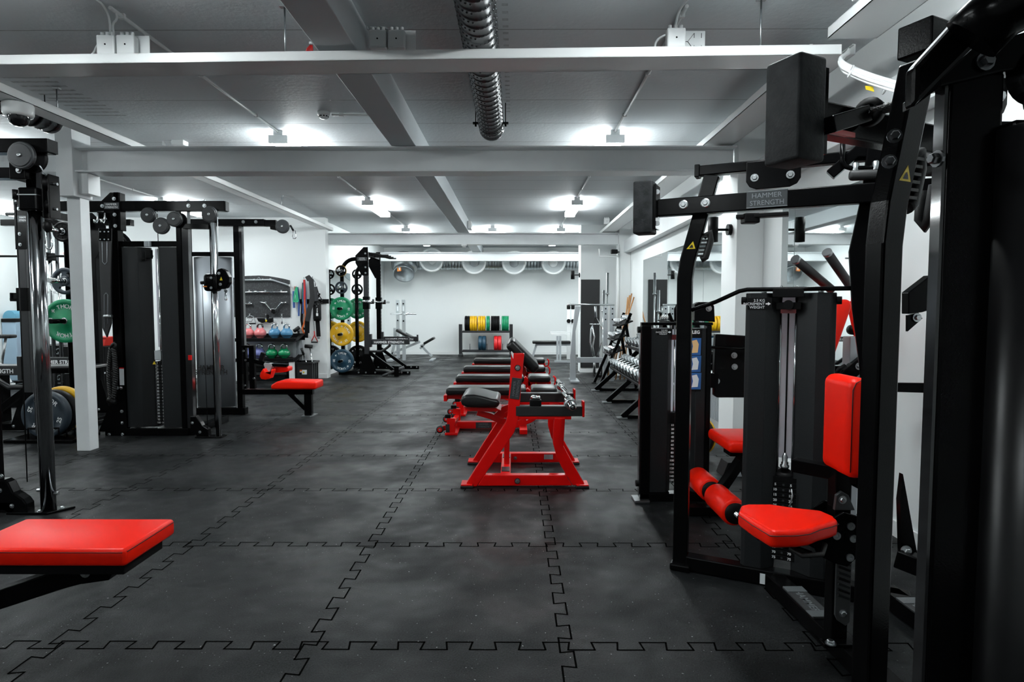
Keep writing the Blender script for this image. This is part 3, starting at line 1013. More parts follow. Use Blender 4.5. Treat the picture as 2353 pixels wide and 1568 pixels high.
# ---------------------------------------------------------------- adjustable benches behind it
def adjustable_bench(label):
    Yc = 6.44
    t = thing('adjustable_bench', label, 'bench', (-.12, Yc, 0), 'adjustable benches in a row')
    part('back_pad', MB().box((-.305, Yc, .426), (.85, .29, .085)), BLKV, t, 'long black back pad', bevel=.03, seg=4)
    part('seat_pad', MB().box((.31, Yc, .432), (.275, .33, .080)), BLKV, t, 'short black seat pad', bevel=.03, seg=4)
    part('back_frame', MB().bb(-.755, .12, Yc - .045, Yc + .045, .335, .385).bb(-.755, -.72, Yc - .12, Yc + .12, .32, .385), RED, t, bevel=.004)
    sf = part('seat_frame', MB().bb(.17, .455, Yc - .05, Yc + .05, .30, .392), RED, t, bevel=.004)
    part('bolt', MB().bolt((.40, Yc - .052, .345), (0, -1, 0), .011, .01), STEEL, sf)
    part('warning_sticker', MB().prism([(.24, Yc - .0525, .325), (.30, Yc - .0525, .325), (.27, Yc - .0525, .375)], (0, .001, 0)), YEL, sf)
    pts = [(-.62, Yc, .048), (-.1, Yc, .048), (.04, Yc, .062), (.17, Yc, .115), (.27, Yc, .19), (.32, Yc, .30)]
    sp_ = part('spine', MB().rpath(pts, .07, .075), RED, t, bevel=.004)
    b = part('badge', MB().bb(-.42, -.25, Yc - .039, Yc - .035, .016, .080), BADGE, sp_)
    logo((-.335, Yc - .0395, .048), (1, 0, 0), (0, 0, 1), .026, LGREY, b)
    part('spine_label', MB().bar((.12, Yc - .036, .112), (.23, Yc - .036, .175), .002, .028, up=(0, 0, 1)), LABELW, sp_)
    # ladder plate between the pads
    part('ladder_plate', MB().prism([(-.02, Yc - .05, .30), (.07, Yc - .05, .25), (.21, Yc - .05, .345), (.19, Yc - .05, .40), (.14, Yc - .05, .45), (.06, Yc - .05, .37)], (0, .1, 0)), RED, t, bevel=.004)
    part('ladder_label', MB().prism([(.09, Yc - .053, .34), (.125, Yc - .053, .32), (.14, Yc - .053, .345), (.105, Yc - .053, .365)], (0, .002, 0)), LABELW, t)
    part('strut', MB().rpath([(-.55, Yc, .335), (-.35, Yc, .26), (.05, Yc, .12)], .05, .04), RED, t, bevel=.003)
    # transport end: foot, uprights, wheels
    part('rear_foot', MB().bb(-.72, -.59, Yc - .33, Yc + .33, .0012, .026), RED, t, bevel=.004)
    part('front_foot', MB().bb(.05, .13, Yc - .28, Yc + .28, .0012, .05), RED, t, bevel=.004)
    for s in (-1, 1):
        y = Yc + s * .29
        part('upright', MB().bb(-.70, -.615, y - .025, y + .025, .026, .175), RED, t, bevel=.004)
        part('rubber_sleeve', MB().bb(-.712, -.672, y - .03, y + .03, .028, .115), RUB, t, bevel=.004)
        part('handle', MB().box((-.69, y, .195), (.062, .058, .040)), MBLACK, t, bevel=.008)
        wh = part('wheel', MB().lathe([(0, -.014), (.036, -.014), (.040, -.008), (.040, .008), (.036, .014), (0, .014)], (-.775, y, .055), (0, 1, 0), 22), RUB, t, 'black wheel')
        part('hub', MB().disc((-.775, y - .0145, .055), (0, -1, 0), .024, .004), RED, wh)
        part('axle_bolt', MB().bolt((-.775, y - .018, .055), (0, -1, 0), .008, .006), STEEL, wh)
        part('wheel_arm', MB().bar((-.775, y + .022, .055), (-.66, y + .022, .08), .010, .05), RED, t)
    part('cross_bar', MB().bb(-.68, -.63, Yc - .29, Yc + .29, .055, .105), RED, t, bevel=.003)
    part('grab_handle', MB().path([(.45, Yc, .33), (.50, Yc, .34), (.515, Yc, .37), (.515, Yc, .43), (.49, Yc, .455)], .012, 8), RED, t)
    return t


b0 = adjustable_bench('red adjustable bench with black pads, directly behind the glute machine')
dup(b0, (-.125, 7.52, 0), 'red adjustable bench, second in the row behind the glute machine')
dup(b0, (-.13, 8.68, 0), 'red adjustable bench, third in the row behind the glute machine')
dup(b0, (-.07, 9.98, 0), 'red adjustable bench, last in the row and nearest the plate rack')

# ---------------------------------------------------------------- weight plates
def bumper(label, c, axis, up, r, th, m, num=None, group=None, name='weight_plate', letters=True):
    "rubber bumper plate; axis points to its readable side"
    c, ax, up = V(c), V(axis).normalized(), V(up)
    h = th / 2
    t = thing(name, label, 'weight plate', c, group)
    prof = [(.026, -h), (.07, -h), (.10, -h * .75), (r - .055, -h * .75), (r - .045, -h), (r - .006, -h), (r, -h * .6), (r, h * .6), (r - .006, h), (r - .045, h), (r - .055, h * .7), (.115, h * .7), (.105, h * .9), (.045, h * .9), (.042, h * 1.02), (.026, h * 1.02), (.026, -h)]
    part('disc', MB().lathe(prof, c, ax, 44), m, t)
    part('bushing', MB().lathe([(.0255, -h), (.034, h * 1.03), (.0255, h * 1.05)], c, ax, 20), STEEL, t, 'steel bushing')
    if letters:
        rt = up.cross(ax)
        mb = text_mb('THOR', .062, c + ax * (h * .7), rt, up, .0012, arc=((r - .055 + .115) / 2 + .012, PI / 2), bold=.02)
        text_mb('THOR', .062, c + ax * (h * .7), rt, up, .0012, arc=((r - .055 + .115) / 2 + .012, -PI / 2), bold=.02, mb=mb)
        for s in (1, -1):
            # maker's emblem before the name: barred arrow
            e = c + ax * (h * .7 + .0012)
            for sgn in (s,):
                a_ = (PI / 2 if sgn > 0 else -PI / 2) + .86
                er = rt * math.cos(a_) + up * math.sin(a_)
                et = rt * math.sin(a_) - up * math.cos(a_)
                R_ = (r - .055 + .115) / 2 + .012
                mb.bar(e + er * R_ - et * .022, e + er * R_ + et * .018, .010, .0006, up=ax)
                mb.bar(e + er * (R_ - .02) - et * .005, e + er * (R_ + .02) - et * .005, .010, .0006, up=ax)
                mb.bar(e + er * (R_ + .02) + et * .006, e + er * (R_ + .02) - et * .02, .008, .0006, up=ax)
        if num:
            for s in (1, -1):
                text_mb(num, .058, c + ax * (h * .7) + rt * (s * ((r - .055 + .115) / 2 + .005)), up * s, rt * -s, .0012, bold=.025, mb=mb)
        part('lettering', mb, LWHITE, t)
    return t


def grip_plate(label, c, axis, r, th, m, rim=None, group=None, n=3):
    "small plate with hand holes: rim, hub and spokes"
    c, ax = V(c), V(axis).normalized()
    u = ax.cross(V((0, 0, 1))).normalized()
    w_ = ax.cross(u)
    h = th / 2
    t = thing('grip_plate', label, 'weight plate', c, group)
    mb = MB().lathe([(r * .72, -h), (r - .004, -h), (r, -h * .5), (r, h * .5), (r - .004, h), (r * .76, h), (r * .72, h * .6), (r * .72, -h)], c, ax, 36)
    mb.lathe([(.026, -h), (r * .36, -h), (r * .38, h), (.026, h), (.026, -h)], c, ax, 24)
    for k in range(n):
        a = 2 * PI * k / n + PI / 2 + (PI / n)
        d = u * math.cos(a) + w_ * math.sin(a)
        e = ax.cross(d)
        i0, i1, j0, j1 = r * .33, r * .76, r * .24, r * .36
        mb.prism([c + d * i0 - e * j0 - ax * h * .8, c + d * i0 + e * j0 - ax * h * .8, c + d * (i0 + i1) / 2 + e * j0 * .7 - ax * h * .8, c + d * i1 + e * j1 - ax * h * .8, c + d * i1 - e * j1 - ax * h * .8, c + d * (i0 + i1) / 2 - e * j0 * .7 - ax * h * .8], ax * th * .8)
    part('plate_body', mb, m, t)
    part('bushing', MB().lathe([(.0255, -h), (.032, -h), (.033, h * 1.1), (.0255, h * 1.1)], c, ax, 18), STEEL, t, 'steel bushing')
    if rim:
        part('painted_rim', MB().lathe([(r - .006, h + .0005), (r + .0008, h * .5), (r + .0008, -h * .5), (r - .006, -h - .0005)], c, ax, 36), rim, t, 'coloured rim')
    return t


# ---------------------------------------------------------------- half rack in the rear bay
Zr = ZM(740, 550, 4.611)
DRK = mat('rack_grey_coat', (.016, .017, .019), .35)


def half_rack(label, cx, y0, sx=1, pegs=(2.01, 1.69, 1.29, .80, .29)):
    hr = thing('half_rack', label, 'power rack', (cx, y0 + .55, 0))
    n0 = set(o.name for o in C.objects)
    for k, y in enumerate((11.55, 12.60)):
        xu = -2.85
        up_ = part('upright', MB().bb(xu - .045, xu + .045, y - .04, y + .04, .08, 2.38), DRK if k == 0 else BLACK, hr, bevel=.004)
        hs = MB()
        for i in range(24):
            hs.box((xu + .0455, y, .62 + i * .07), (.002, .028, .022))
        ph = part('hole_row', hs, MBLACK if k == 0 else LGREY, up_)
        ph['kind'] = 'stuff'
        g = MB().prism([(xu - .19, y - .045, 2.30), (xu - .03, y - .045, 2.46), (xu + .05, y - .045, 2.46), (xu + .05, y - .045, 1.92), (xu - .06, y - .045, 1.92), (xu - .19, y - .045, 2.16)], (0, .006, 0))
        gp = part('gusset', g, BLACK, hr)
        if k == 0:
            bd = part('badge', MB().bb(xu - .16, xu + .03, y - .048, y - .0455, 2.20, 2.27), BADGE, gp)
            logo((xu - .065, y - .0485, 2.235), (1, 0, 0), (0, 0, 1), .028, LWHITE, bd)
            for zz in (2.34, 2.08, 1.97):
                part('bolt', MB().bolt((xu + .0, y - .046, zz), (0, -1, 0), .012, .01), STEEL, gp)
        # curved rear post
        xr = -3.315
        pts = [(xr, y, .06), (xr, y, 1.98)] + arcpts((xr + .26, y, 1.98), .26, PI, PI / 2, 7, (1, 0, 0), (0, 0, 1)) + [(xu - .05, y, 2.24)]
        part('plate_post', MB().path(pts, .037, 14), BLACK, hr)
        for zz in pegs:
            s = -1 if k == 0 else 1
            part('storage_peg', MB().tube((xr, y, zz), (xr, y + s * .28, zz), .024, 14), CHROME if zz > 1.5 else BLACK, hr)
        part('base_rail', MB().bb(-3.40, -2.02, y - .035, y + .035, .012, .085), BLACK, hr, bevel=.003)
        part('base_gusset', MB().prism([(xu - .16, y - .042, .04), (xu + .20, y - .042, .04), (xu + .06, y - .042, .42), (xu - .06, y - .042, .42)], (0, .006, 0)), BLACK, hr)
        part('diagonal', MB().bar((xu + .03, y, .45), (-2.30, y, .07), .06, .06), BLACK, hr, bevel=.003)
        for xx in (xu - .16, xu - .02, xu + .16, -2.18, -2.06):
            part('base_bolt', MB().bolt((xx, y - .043, .06), (0, -1, 0), .011, .01), STEEL, hr)
        # safety arm with printed banner
        sa = part('safety_arm', MB().bb(xu + .045, -2.03, y - .035, y + .035, .60, .69).bb(-2.06, -2.03, y - .03, y + .03, .69, .74).bb(xu + .045, xu + .09, y - .05, y + .05, .55, .80), DRK, hr, bevel=.003)
        part('arm_guard', MB().bb(xu + .10, -2.06, y - .03, y + .03, .69, .70), RUB, sa)
        part('arm_banner', text_mb('HAMMER STRENGTH', .062, (-2.42, y - .0355, .645), (1, 0, 0), (0, 0, 1), .0005, bold=.03), LWHITE, sa)
        # bar hook
        part('bar_hook', MB().bb(xu + .045, xu + .14, y - .04, y + .04, 1.38, 1.405).bb(xu + .12, xu + .14, y - .04, y + .04, 1.405, 1.47).bb(xu - .06, xu + .06, y - .055, y + .055, 1.28, 1.52), BLACK, hr, bevel=.003)
    part('cross_beam', MB().bb(-3.38, -3.25, 11.60, 12.55, .02, .06), BLACK, hr, bevel=.003)
    part('cross_beam', MB().bb(-2.89, -2.81, 11.55, 12.6, 2.30, 2.38), BLACK, hr, bevel=.003)
    for yg in (11.7, 11.95, 12.2, 12.45):
        pg = MB().path([(-2.83, yg, 2.36), (-2.68, yg + .02, 2.35), (-2.60, yg + .10, 2.33), (-2.47, yg + .10, 2.33)], .018, 8)
        part('pull_up_grip', pg, RUB, hr)
    part('landmine_roller', MB().tube(Zr(640, 1450, 11.35), Zr(868, 1355, 11.35), .026, 14), mat('roller_grey', (.05, .052, .055), .5), hr)
    part('roller_mount', MB().bb(-2.29, -2.2, 11.32, 11.53, .0012, .2), BLACK, hr, bevel=.003)
    part('band_peg', MB().path([Zr(505, 1190, 11.6), Zr(630, 1190, 11.6), Zr(690, 1150, 11.6), Zr(725, 1120, 11.6)], .025, 10), DRK, hr)
    # built facing right at the rear bay; carried over to where it stands
    if sx < 0 or (cx, y0) != (-2.85, 11.55):
        for o in list(C.objects):
            if o.name not in n0 and o.type == 'MESH':
                for v in o.data.vertices:
                    v.co.x = cx + (sx if 'banner' not in o.name and 'lettering' not in o.name else 1) * (v.co.x + 2.85) + (sx < 0) * (-(.86) if 'banner' in o.name else (-.065 * -2 if 'lettering' in o.name else 0))
                    v.co.y += y0 - 11.55
                if sx < 0 and 'banner' not in o.name and 'lettering' not in o.name:
                    o.data.flip_normals()
    return hr


half_rack('black half rack with curved plate posts and safety arms beside the rear bay mirror', -2.85, 11.55)
xr = -3.315


def YPL(k, th):
    return (11.513 - th / 2 - .0003) if k == 0 else (12.637 + th / 2 + .0045)


for k, (y, s, tail) in enumerate(((11.40, -1, 'on the near post of the rear half rack'), (12.76, 1, 'on the far post of the rear half rack'))):
    grp = 'plates on the half rack'
    grip_plate('small black grip plate, top peg ' + tail, (xr, YPL(k, .03), 2.01), (0, -1, 0), .105, .03, MBLACK, P_YEL if k == 0 else None, grp)
    grip_plate('grip plate with three holes, second peg ' + tail, (xr, YPL(k, .034), 1.69), (0, -1, 0), .120, .034, P_NVY if k == 0 else MBLACK, None, grp)
    bumper('green bumper plate ' + tail, (xr, YPL(k, .055), 1.29), (0, -1, 0), (.05, 0, 1), .222, .055, P_GRN, '10', grp)
    bumper('yellow bumper plate ' + tail, (xr, YPL(k, .065), .80), (0, -1, 0), (.8 if k == 0 else .3, 0, .6), .225, .065, P_YEL, '15', grp)
    bumper(('blue bumper plate ' if k == 0 else 'lowest black bumper plate ') + tail, (xr, YPL(k, .075), .29), (0, -1, 0), (.05, 0, 1), .225, .075, P_BLU if k == 0 else MBLACK, '20', grp)
ob = thing('olympic_barbell', 'long chrome barbell resting in the hooks of the half rack', 'barbell', (-2.765, 12.08, 1.424))
part('shaft', MB().tube((-2.765, 11.424, 1.424), (-2.765, 12.74, 1.424), .0145, 12), CHROME, ob)
part('sleeve', MB().lathe([(0, 0), (.025, 0), (.025, .40), (.038, .41), (.038, .44), (0, .44)], (-2.765, 10.99, 1.424), (0, 1, 0), 18), CHROME, ob)
part('sleeve', MB().lathe([(0, 0), (.025, 0), (.025, -.40), (.038, -.41), (.038, -.44), (0, -.44)], (-2.765, 13.17, 1.424), (0, 1, 0), 18), CHROME, ob)

# ---------------------------------------------------------------- incline bench with rack posts at the rear left
ib = thing('incline_bench', 'grey incline press bench with black pads in the rear left corner', 'bench', (-2.6, 15.0, 0))
for x, y in ((-2.98, 15.3), (-2.72, 14.7)):
    up_ = part('rack_post', MB().bb(x - .04, x + .04, y - .03, y + .03, .012, 1.50), GREYM, ib, bevel=.004)
    hb = MB()
    for i in range(3):
        part('post_knob', MB().disc((x, y - .031, 1.40 - i * .42), (0, -1, 0), .02, .01), MBLACK, up_)
    part('post_hook', MB().path([(x, y - .03, 1.15), (x + .08, y - .03, 1.14), (x + .12, y - .03, 1.18)], .016, 8), CHROME, ib)
    part('post_label', MB().bb(x - .02, x + .02, y - .033, y - .031, 1.22, 1.34), LABELW, up_)
part('rest_bar', MB().tube((-3.1, 14.95, 1.15), (-2.45, 14.95, 1.15), .018, 10), CHROME, ib)
Zi = lambda a, b: Zr(a, b, 14.8)
part('back_pad', MB().bar(Zi(795, 960), Zi(1010, 1075), .30, .07), BLKV, ib, 'black incline pad', bevel=.02, seg=3)
part('seat_pad', MB().bar(Zi(1085, 1105), Zi(1190, 1045), .30, .06), BLKV, ib, 'black seat pad', bevel=.02, seg=3)
part('spine', MB().rpath([Zi(740, 1215), Zi(860, 1160), Zi(1040, 1085)], .06, .06), GREYM, ib, bevel=.003)
part('leg', MB().rpath([Zi(1045, 1120), Zi(1100, 1180), Zi(1165, 1240)], .06, .05), GREYM, ib, bevel=.003)
part('front_foot', MB().bb(Zi(1140, 0).x, Zi(1185, 0).x, 14.55, 15.05, .0012, .04), GREYM, ib, bevel=.003)
part('leg', MB().rpath([Zi(770, 940), Zi(775, 1080), Zi(735, 1235)], .06, .06), GREYM, ib, bevel=.003)
part('rear_foot', MB().bb(Zi(700, 0).x, Zi(760, 0).x, 14.45, 15.4, .0012, .05), GREYM, ib, bevel=.003)
part('seat_post', MB().rpath([Zi(1040, 1160), Zi(1085, 1110)], .06, .05), GREYM, ib)

# ---------------------------------------------------------------- plate rack on the rear wall
Zb = ZM(870, 520, 4.44)
YR = 16.15
pr = thing('plate_rack', 'low dark two-tier plate rack against the rear wall', 'rack', (-.78, YR, 0))
x0, x1 = -1.46, -.10
for x in (x0, x1):
    part('side_post', MB().bb(x - .045, x + .045, YR - .22, YR + .22, .0012, .06).bb(x - .045, x + .045, YR - .05, YR + .05, .06, .86), DRK, pr, bevel=.004)
for z in (.14, .66):
    for s in (-1, 1):
        part('shelf_rail', MB().bb(x0 + .045, x1 - .045, YR + s * .13 - .025, YR + s * .13 + .025, z - .025, z + .025), DRK, pr, bevel=.003)
    for px in ((930, 1105, 1265) if z < .5 else (1242,)):
        x = Zb(px, 0, YR).x
        part('divider_pin', MB().tube((x, YR - .13, z + .02), (x, YR - .13, z + .20), .008, 6), DRK, pr)
names = {'k': 'black', 'y': 'yellow', 'g': 'green', 'b': 'blue', 'r': 'red'}
pm = {'k': MBLACK, 'y': P_YEL, 'g': P_GRN, 'b': P_BLU, 'r': P_RED}
ordn = ['first', 'second', 'third', 'fourth', 'fifth']
for zlo, runs in ((.66, (('k', 877, 928, 2, 'end pair'), ('y', 930, 1003, 3, 'left set'), ('y', 1012, 1087, 3, 'right set'), ('g', 1098, 1132, 2, 'small pair'), ('k', 1145, 1232, 5, 'set between the greens'), ('g', 1255, 1328, 4, 'right end set'))),
                  (.14, (('b', 1015, 1095, 2, 'lower pair'), ('r', 1175, 1253, 2, 'lower pair')))):
    for cc, a, b, n, where in runs:
        X0_, X1_ = Zb(a, 0, YR).x, Zb(b, 0, YR).x
        th = (X1_ - X0_) / n
        for i in range(n):
            r = .212 if zlo > .5 else .205
            xc = X0_ + th * (i + .5)
            bumper('%s plate on the rear rack, %s of the %s from its left' % (names[cc], ordn[i], where),
                   (xc, YR, zlo + .025 + math.sqrt(max(r * r - .105 * .105, 0)) + .002), (1, 0, 0), (0, 0, 1), r, th * .92, pm[cc], None, 'plates on the rear rack', letters=False)

# ---------------------------------------------------------------- foreground seat at the lower left
SX = -.045
rs = thing('cable_row_seat', 'red padded row seat on a black arm in the lower left foreground', 'bench', (-1.57, 2.13, 0))
zt = .50
part('seat_pad', MB().bb(-1.90, -1.32, 1.985, 2.285, zt - .062, zt), REDV, rs, bevel=.014, seg=3)
sm_ = MB()
for zz in (zt - .012,):
    sm_.bb(-1.89, -1.33, 1.9835, 1.986, zz - .001, zz + .001).bb(-1.3212, -1.3185, 1.995, 2.275, zz - .001, zz + .001)
part('seam', sm_, SEAMB, rs)
part('pad_plate', MB().bb(-1.90, -1.35, 2.02, 2.25, zt - .105, zt - .062), MBLACK, rs, bevel=.004)
part('support_arm', MB().rpath([(-1.47, 2.13, .385), (-1.62, 2.13, .345), (-2.15, 2.13, .17), (-2.35, 2.13, .11)], .07, .07), BLACK, rs, bevel=.005)
part('pivot_plate', MB().prism([(-1.50, 2.085, .41), (-1.42, 2.085, .40), (-1.45, 2.085, .345), (-1.55, 2.085, .33)], (0, .09, 0)), BLACK, rs, bevel=.003)
part('pivot_bolt', MB().bolt((-1.53, 2.083, .375), (0, -1, 0), .012, .01), STEEL, rs)
part('base_rail', MB().bb(-3.0, -2.25, 2.09, 2.17, .0012, .09), BLACK, rs, bevel=.004)
part('front_post', MB().bb(-2.34, -2.26, 2.09, 2.17, .09, .19), BLACK, rs, bevel=.004)
part('side_bracket', MB().bar((-1.86, 2.05, .39), (-2.2, 2.05, .30), .05, .06), BLACK, rs, bevel=.003)


# ---------------------------------------------------------------- pulleys, hooks, weight stacks
def pulley(parent, c, r, th=.05, axis=(0, -1, 0), m=None, name='pulley'):
    c, ax = V(c), V(axis).normalized()
    p = part(name, MB().lathe([(0, th), (r * .10, th), (r * .80, th * .96), (r * .84, th * .80), (r * .94, th * .78), (r, th * .6), (r, 0), (r * .9, -.004), (0, -.004)], c, ax, 32, False), m or mat('pulley_cover', (.02, .022, .024), .42), parent)
    part('pulley_bolt', MB().lathe([(.010, 0), (.013, .004), (.006, .005), (0, .002)], c + ax * th, ax, 14), STEEL, p)
    return p


def carabiner(parent, top, h, w=.028, side=(1, 0, 0)):
    t, s = V(top), V(side)
    z = V((0, 0, 1))
    pts = [t - s * w * .35, t + s * w * .35, t + s * w * .8 - z * h * .75, t + s * w * .45 - z * h * .97, t - s * w * .45 - z * h * .97, t - s * w * .8 - z * h * .75]
    return part('carabiner', MB().path(pts, .0042, 8, closed=True), CHROME, parent)


def stack(parent, x0, x1, y0, y1, z0, n, ph, nums, m=None, num_size=.014, front=None):
    "weight stack of n plates with printed numbers"
    for i in range(n):
        z = z0 + i * ph
        pl = part('weight_plate', MB().bb(x0, x1, y0, y1, z, z + ph * .9), m or MBLACK, parent, bevel=.0015)
        mb = MB()
        xc = (x0 + x1) / 2
        for s in (-1, 1):
            text_mb(nums[n - 1 - i], num_size, (xc + s * (x1 - x0) * .30, y0 - .0006, z + ph * .45), (1, 0, 0), (0, 0, 1), .0004, bold=.03, mb=mb)
        part('weight_number', mb, LWHITE, pl)
        part('pin_hole', MB().disc((xc, y0 - .0004, z + ph * .45), (0, -1, 0), ph * .2, .0005, 12), BADGE, pl)


# ---------------------------------------------------------------- near chrome cable column
b0_ = FL(87, 1187)
cx, cy = b0_.x, 3.80
nc = thing('cable_column', 'near chrome cable column with black carriage and hanging carabiner, left edge', 'gym machine', (cx, cy, 0))
part('chrome_post', MB().tube((cx, cy, .012), (cx, cy, 2.20), .042, 28), mat('smoked_chrome', (.34, .35, .36), .12, 1.0), nc)
part('base_plate', MB().prism([(cx - .22, cy - .07, .0012), (cx + .04, cy - .07, .0012), (cx + .13, cy + .06, .0012), (cx - .10, cy + .06, .0012)], (0, 0, .014)), BLACK, nc, bevel=.003)
for dx, dy in ((-.02, -.05), (.07, .02)):
    part('base_bolt', MB().bolt((cx + dx, cy + dy, .015), (0, 0, 1), .010, .01), STEEL, nc)
for s in (-1, 1):
    part('collar_bolt', MB().disc((cx + s * .042, cy, .13 - .01 * s), (s, 0, 0), .011, .026, 12), STEEL, nc)
Zl = ZM(0, 300, 6.03)
part('top_clamp', MB().bb(cx - .085, cx + .012, cy - .085, cy + .05, 2.105, 2.205), BLACK, nc, bevel=.004)
part('clamp_bolt', MB().bolt((cx - .022, cy - .086, 2.157), (0, -1, 0), .013, .01), STEEL, nc)
part('side_arm', MB().bb(cx - .75, cx - .085, cy - .04, cy + .04, 2.12, 2.185), BLACK, nc, bevel=.003)
p = Zl(650, 300, 3.72)
ub = part('overhead_beam', MB().bb(p.x - 1.5, p.x, 3.72, 3.80, p.z, p.z + .085), BLACK, nc, bevel=.004)
part('end_cap', MB().bb(p.x, p.x + .012, 3.722, 3.798, p.z + .003, p.z + .082), SHROUD, ub, bevel=.003)
q = Zl(357, 365, 3.72)
pulley(nc, (q.x, 3.70, q.z), .083, .03, name='top_pulley')
pulley(nc, (q.x + .01, 3.76, q.z), .088, .02, axis=(0, 1, 0), name='pulley_guard', m=MBLACK)
z1 = Zl(0, 960, cy).z
cr = part('carriage', MB().bb(cx - .062, cx + .058, cy - .06, cy + .06, z1 - .075, z1 + .068), BLACK, nc, bevel=.012)
part('carriage_band', MB().bb(cx - .063, cx + .059, cy - .062, cy + .062, z1 + .018, z1 + .024), STEEL, cr)
part('pin_handle', MB().tube((cx - .105, cy - .02, z1 + .0), (cx - .105, cy - .02, z1 + .058), .017, 14), MBLACK, cr)
part('pull_pin', MB().tube((cx - .11, cy - .02, z1 + .035), (cx - .06, cy - .02, z1 + .030), .008, 10), STEEL, cr)
px_ = cx + .105
for s in (-1, 1):
    part('pulley_cheek', MB().bb(px_ + s * .020 - .004, px_ + s * .020 + .004, cy - .05, cy + .04, z1 - .12, z1 + .15), BLACK, nc, bevel=.003)
    part('cheek_bolt', MB().disc((px_ + s * .024, cy - .005, z1 + .095), (s, 0, 0), .009, .02, 10), STEEL, nc)
    part('cheek_bolt', MB().disc((px_ + s * .024, cy - .005, z1 - .06), (s, 0, 0), .008, .012, 10), STEEL, nc)
part('block_pulley', MB().lathe([(0, -.014), (.052, -.014), (.040, 0), (.052, .014), (0, .014)], (px_, cy, z1 + .10), (1, 0, 0), 24), MBLACK, nc)
part('block_pulley', MB().lathe([(0, -.014), (.045, -.014), (.036, 0), (.045, .014), (0, .014)], (px_, cy, z1 - .04), (1, 0, 0), 24), MBLACK, nc)
part('block_arm', MB().bb(cx + .05, px_, cy - .03, cy + .03, z1 - .05, z1 + .05), BLACK, nc, bevel=.004)
part('cable_stop', MB().lathe([(.010, -.14), (.026, -.155), (.026, -.185), (.010, -.21)], (px_ + .005, cy - .05, z1), (0, 0, 1), 16), MBLACK, nc)
carabiner(nc, (px_ + .008, cy - .05, z1 - .21), .105)
part('cable', MB().tube((px_ - .005, cy - .03, z1 + .14), (px_ - .012, 3.73, q.z - .05), .004, 8), GREYM, nc)
part('cable', MB().tube((cx - .105, cy - .02, z1 - .02), (cx - .115, cy - .02, .20), .0035, 8), MBLACK, nc)
part('cable_end', MB().tube((cx - .105, cy - .02, z1 - .03), (cx - .105, cy - .02, z1 + .0), .008, 8), STEEL, nc)
part('rack_strip', MB().bb(cx - .088, cx - .045, cy + .03, cy + .045, .5, z1 - .05), DRK, nc, bevel=.002)
Zl2 = ZM(0, 920, 5.225)
yg = cy - .03
pg_ = [Zl2(a, b, yg) for a, b in ((-60, 960), (40, 960), (90, 990), (150, 1110), (200, 1140), (270, 1190), (315, 1250), (322, 1365), (100, 1365), (40, 1335), (-60, 1335))]
lp = part('lower_pulley_guard', MB().prism(pg_, (0, .07, 0)), BLACK, nc, bevel=.008)
for a, b in ((145, 1270), (0, 1085), (15, 915)):
    part('guard_bolt', MB().bolt(Zl2(a, b, yg - .001), (0, -1, 0), .010, .008), STEEL, lp)
part('frame_post', MB().bb(cx - .40, cx - .318, cy - .03, cy + .05, .0012, p.z), BLACK, nc, bevel=.004)
part('base_rail', MB().bb(cx - .9, cx - .2, cy - .03, cy + .05, .0012, .07), BLACK, nc, bevel=.004)

# ---------------------------------------------------------------- dark dual pulley tower behind the column
ZA = ZM(200, 400, 4.356)
ZB = ZM(200, 700, 4.356)
YT = 6.10
tw = thing('cable_tower', 'dark cable tower with charcoal shrouds right of the white steel column', 'gym machine', (-3.75, 6.3, 0))
XA = lambda px, y=YT: P(px, 780, y).x
top = P(300, 468, YT).z
part('base_rail', MB().bb(XA(236), XA(428), YT - .02, YT + .08, .0012, .075), BLACK, tw, bevel=.004)
part('base_rail', MB().bb(XA(270), XA(290), YT, YT + .75, .0012, .075), BLACK, tw, bevel=.004)
part('base_rail', MB().bb(XA(422), XA(440), YT, YT + .75, .0012, .075), BLACK, tw, bevel=.004)
lu = part('upright', MB().bb(XA(262), XA(282), YT - .02, YT + .07, .075, top + .02), BLACK, tw, bevel=.004)
part('base_gusset', MB().prism([ZB(a, b, YT - .026) for a, b in ((115, 1275), (300, 820), (375, 820), (400, 1275))], (0, .006, 0)), BLACK, tw)
for a, b in ((342, 835), (306, 835), (348, 1070), (352, 1185), (222, 1300), (356, 1300)):
    part('gusset_bolt', MB().bolt(ZB(a, b, YT - .027), (0, -1, 0), .011, .009), STEEL, tw)
part('instruction_label', MB().prism([ZB(a, b, YT - .0285) for a, b in ((322, 633), (368, 633), (372, 808), (328, 808))], (0, .001, 0)), LABELW, lu, 'pale instruction label')
part('label_heading', MB().prism([ZB(a, b, YT - .0295) for a, b in ((322, 633), (368, 633), (368, 643), (322, 643))], (0, .001, 0)), RED, lu)
gs = part('top_gusset', MB().prism([ZA(a, b, YT - .03) for a, b in ((128, 285), (230, 185), (328, 185), (338, 560), (240, 560), (165, 370))], (0, .007, 0)), BLACK, tw)
part('gusset_return', MB().bb(XA(277), XA(288), YT - .03, YT + .08, P(270, 530, YT).z, P(270, 443, YT).z), BLACK, tw, bevel=.003)
for a, b in ((270, 248), (276, 407), (283, 520), (152, 320)):
    part('gusset_bolt', MB().bolt(ZA(a, b, YT - .031), (0, -1, 0), .012, .01), STEEL, gs)
bd = part('badge', MB().prism([ZA(a, b, YT - .034) for a, b in ((168, 286), (316, 286), (318, 350), (170, 350))], (0, .003, 0)), BADGE, gs)
logo(ZA(243, 318, YT - .0345), (1, 0, 0), (0, 0, 1), .027, LWHITE, bd)
bl, br = ZA(-430, 322, YT - .02), ZA(1375, 322, YT - .02)
tb = part('top_beam', MB().bb(bl.x, br.x, YT - .02, YT + .06, bl.z - .05, bl.z + .052), BLACK, tw, bevel=.004)
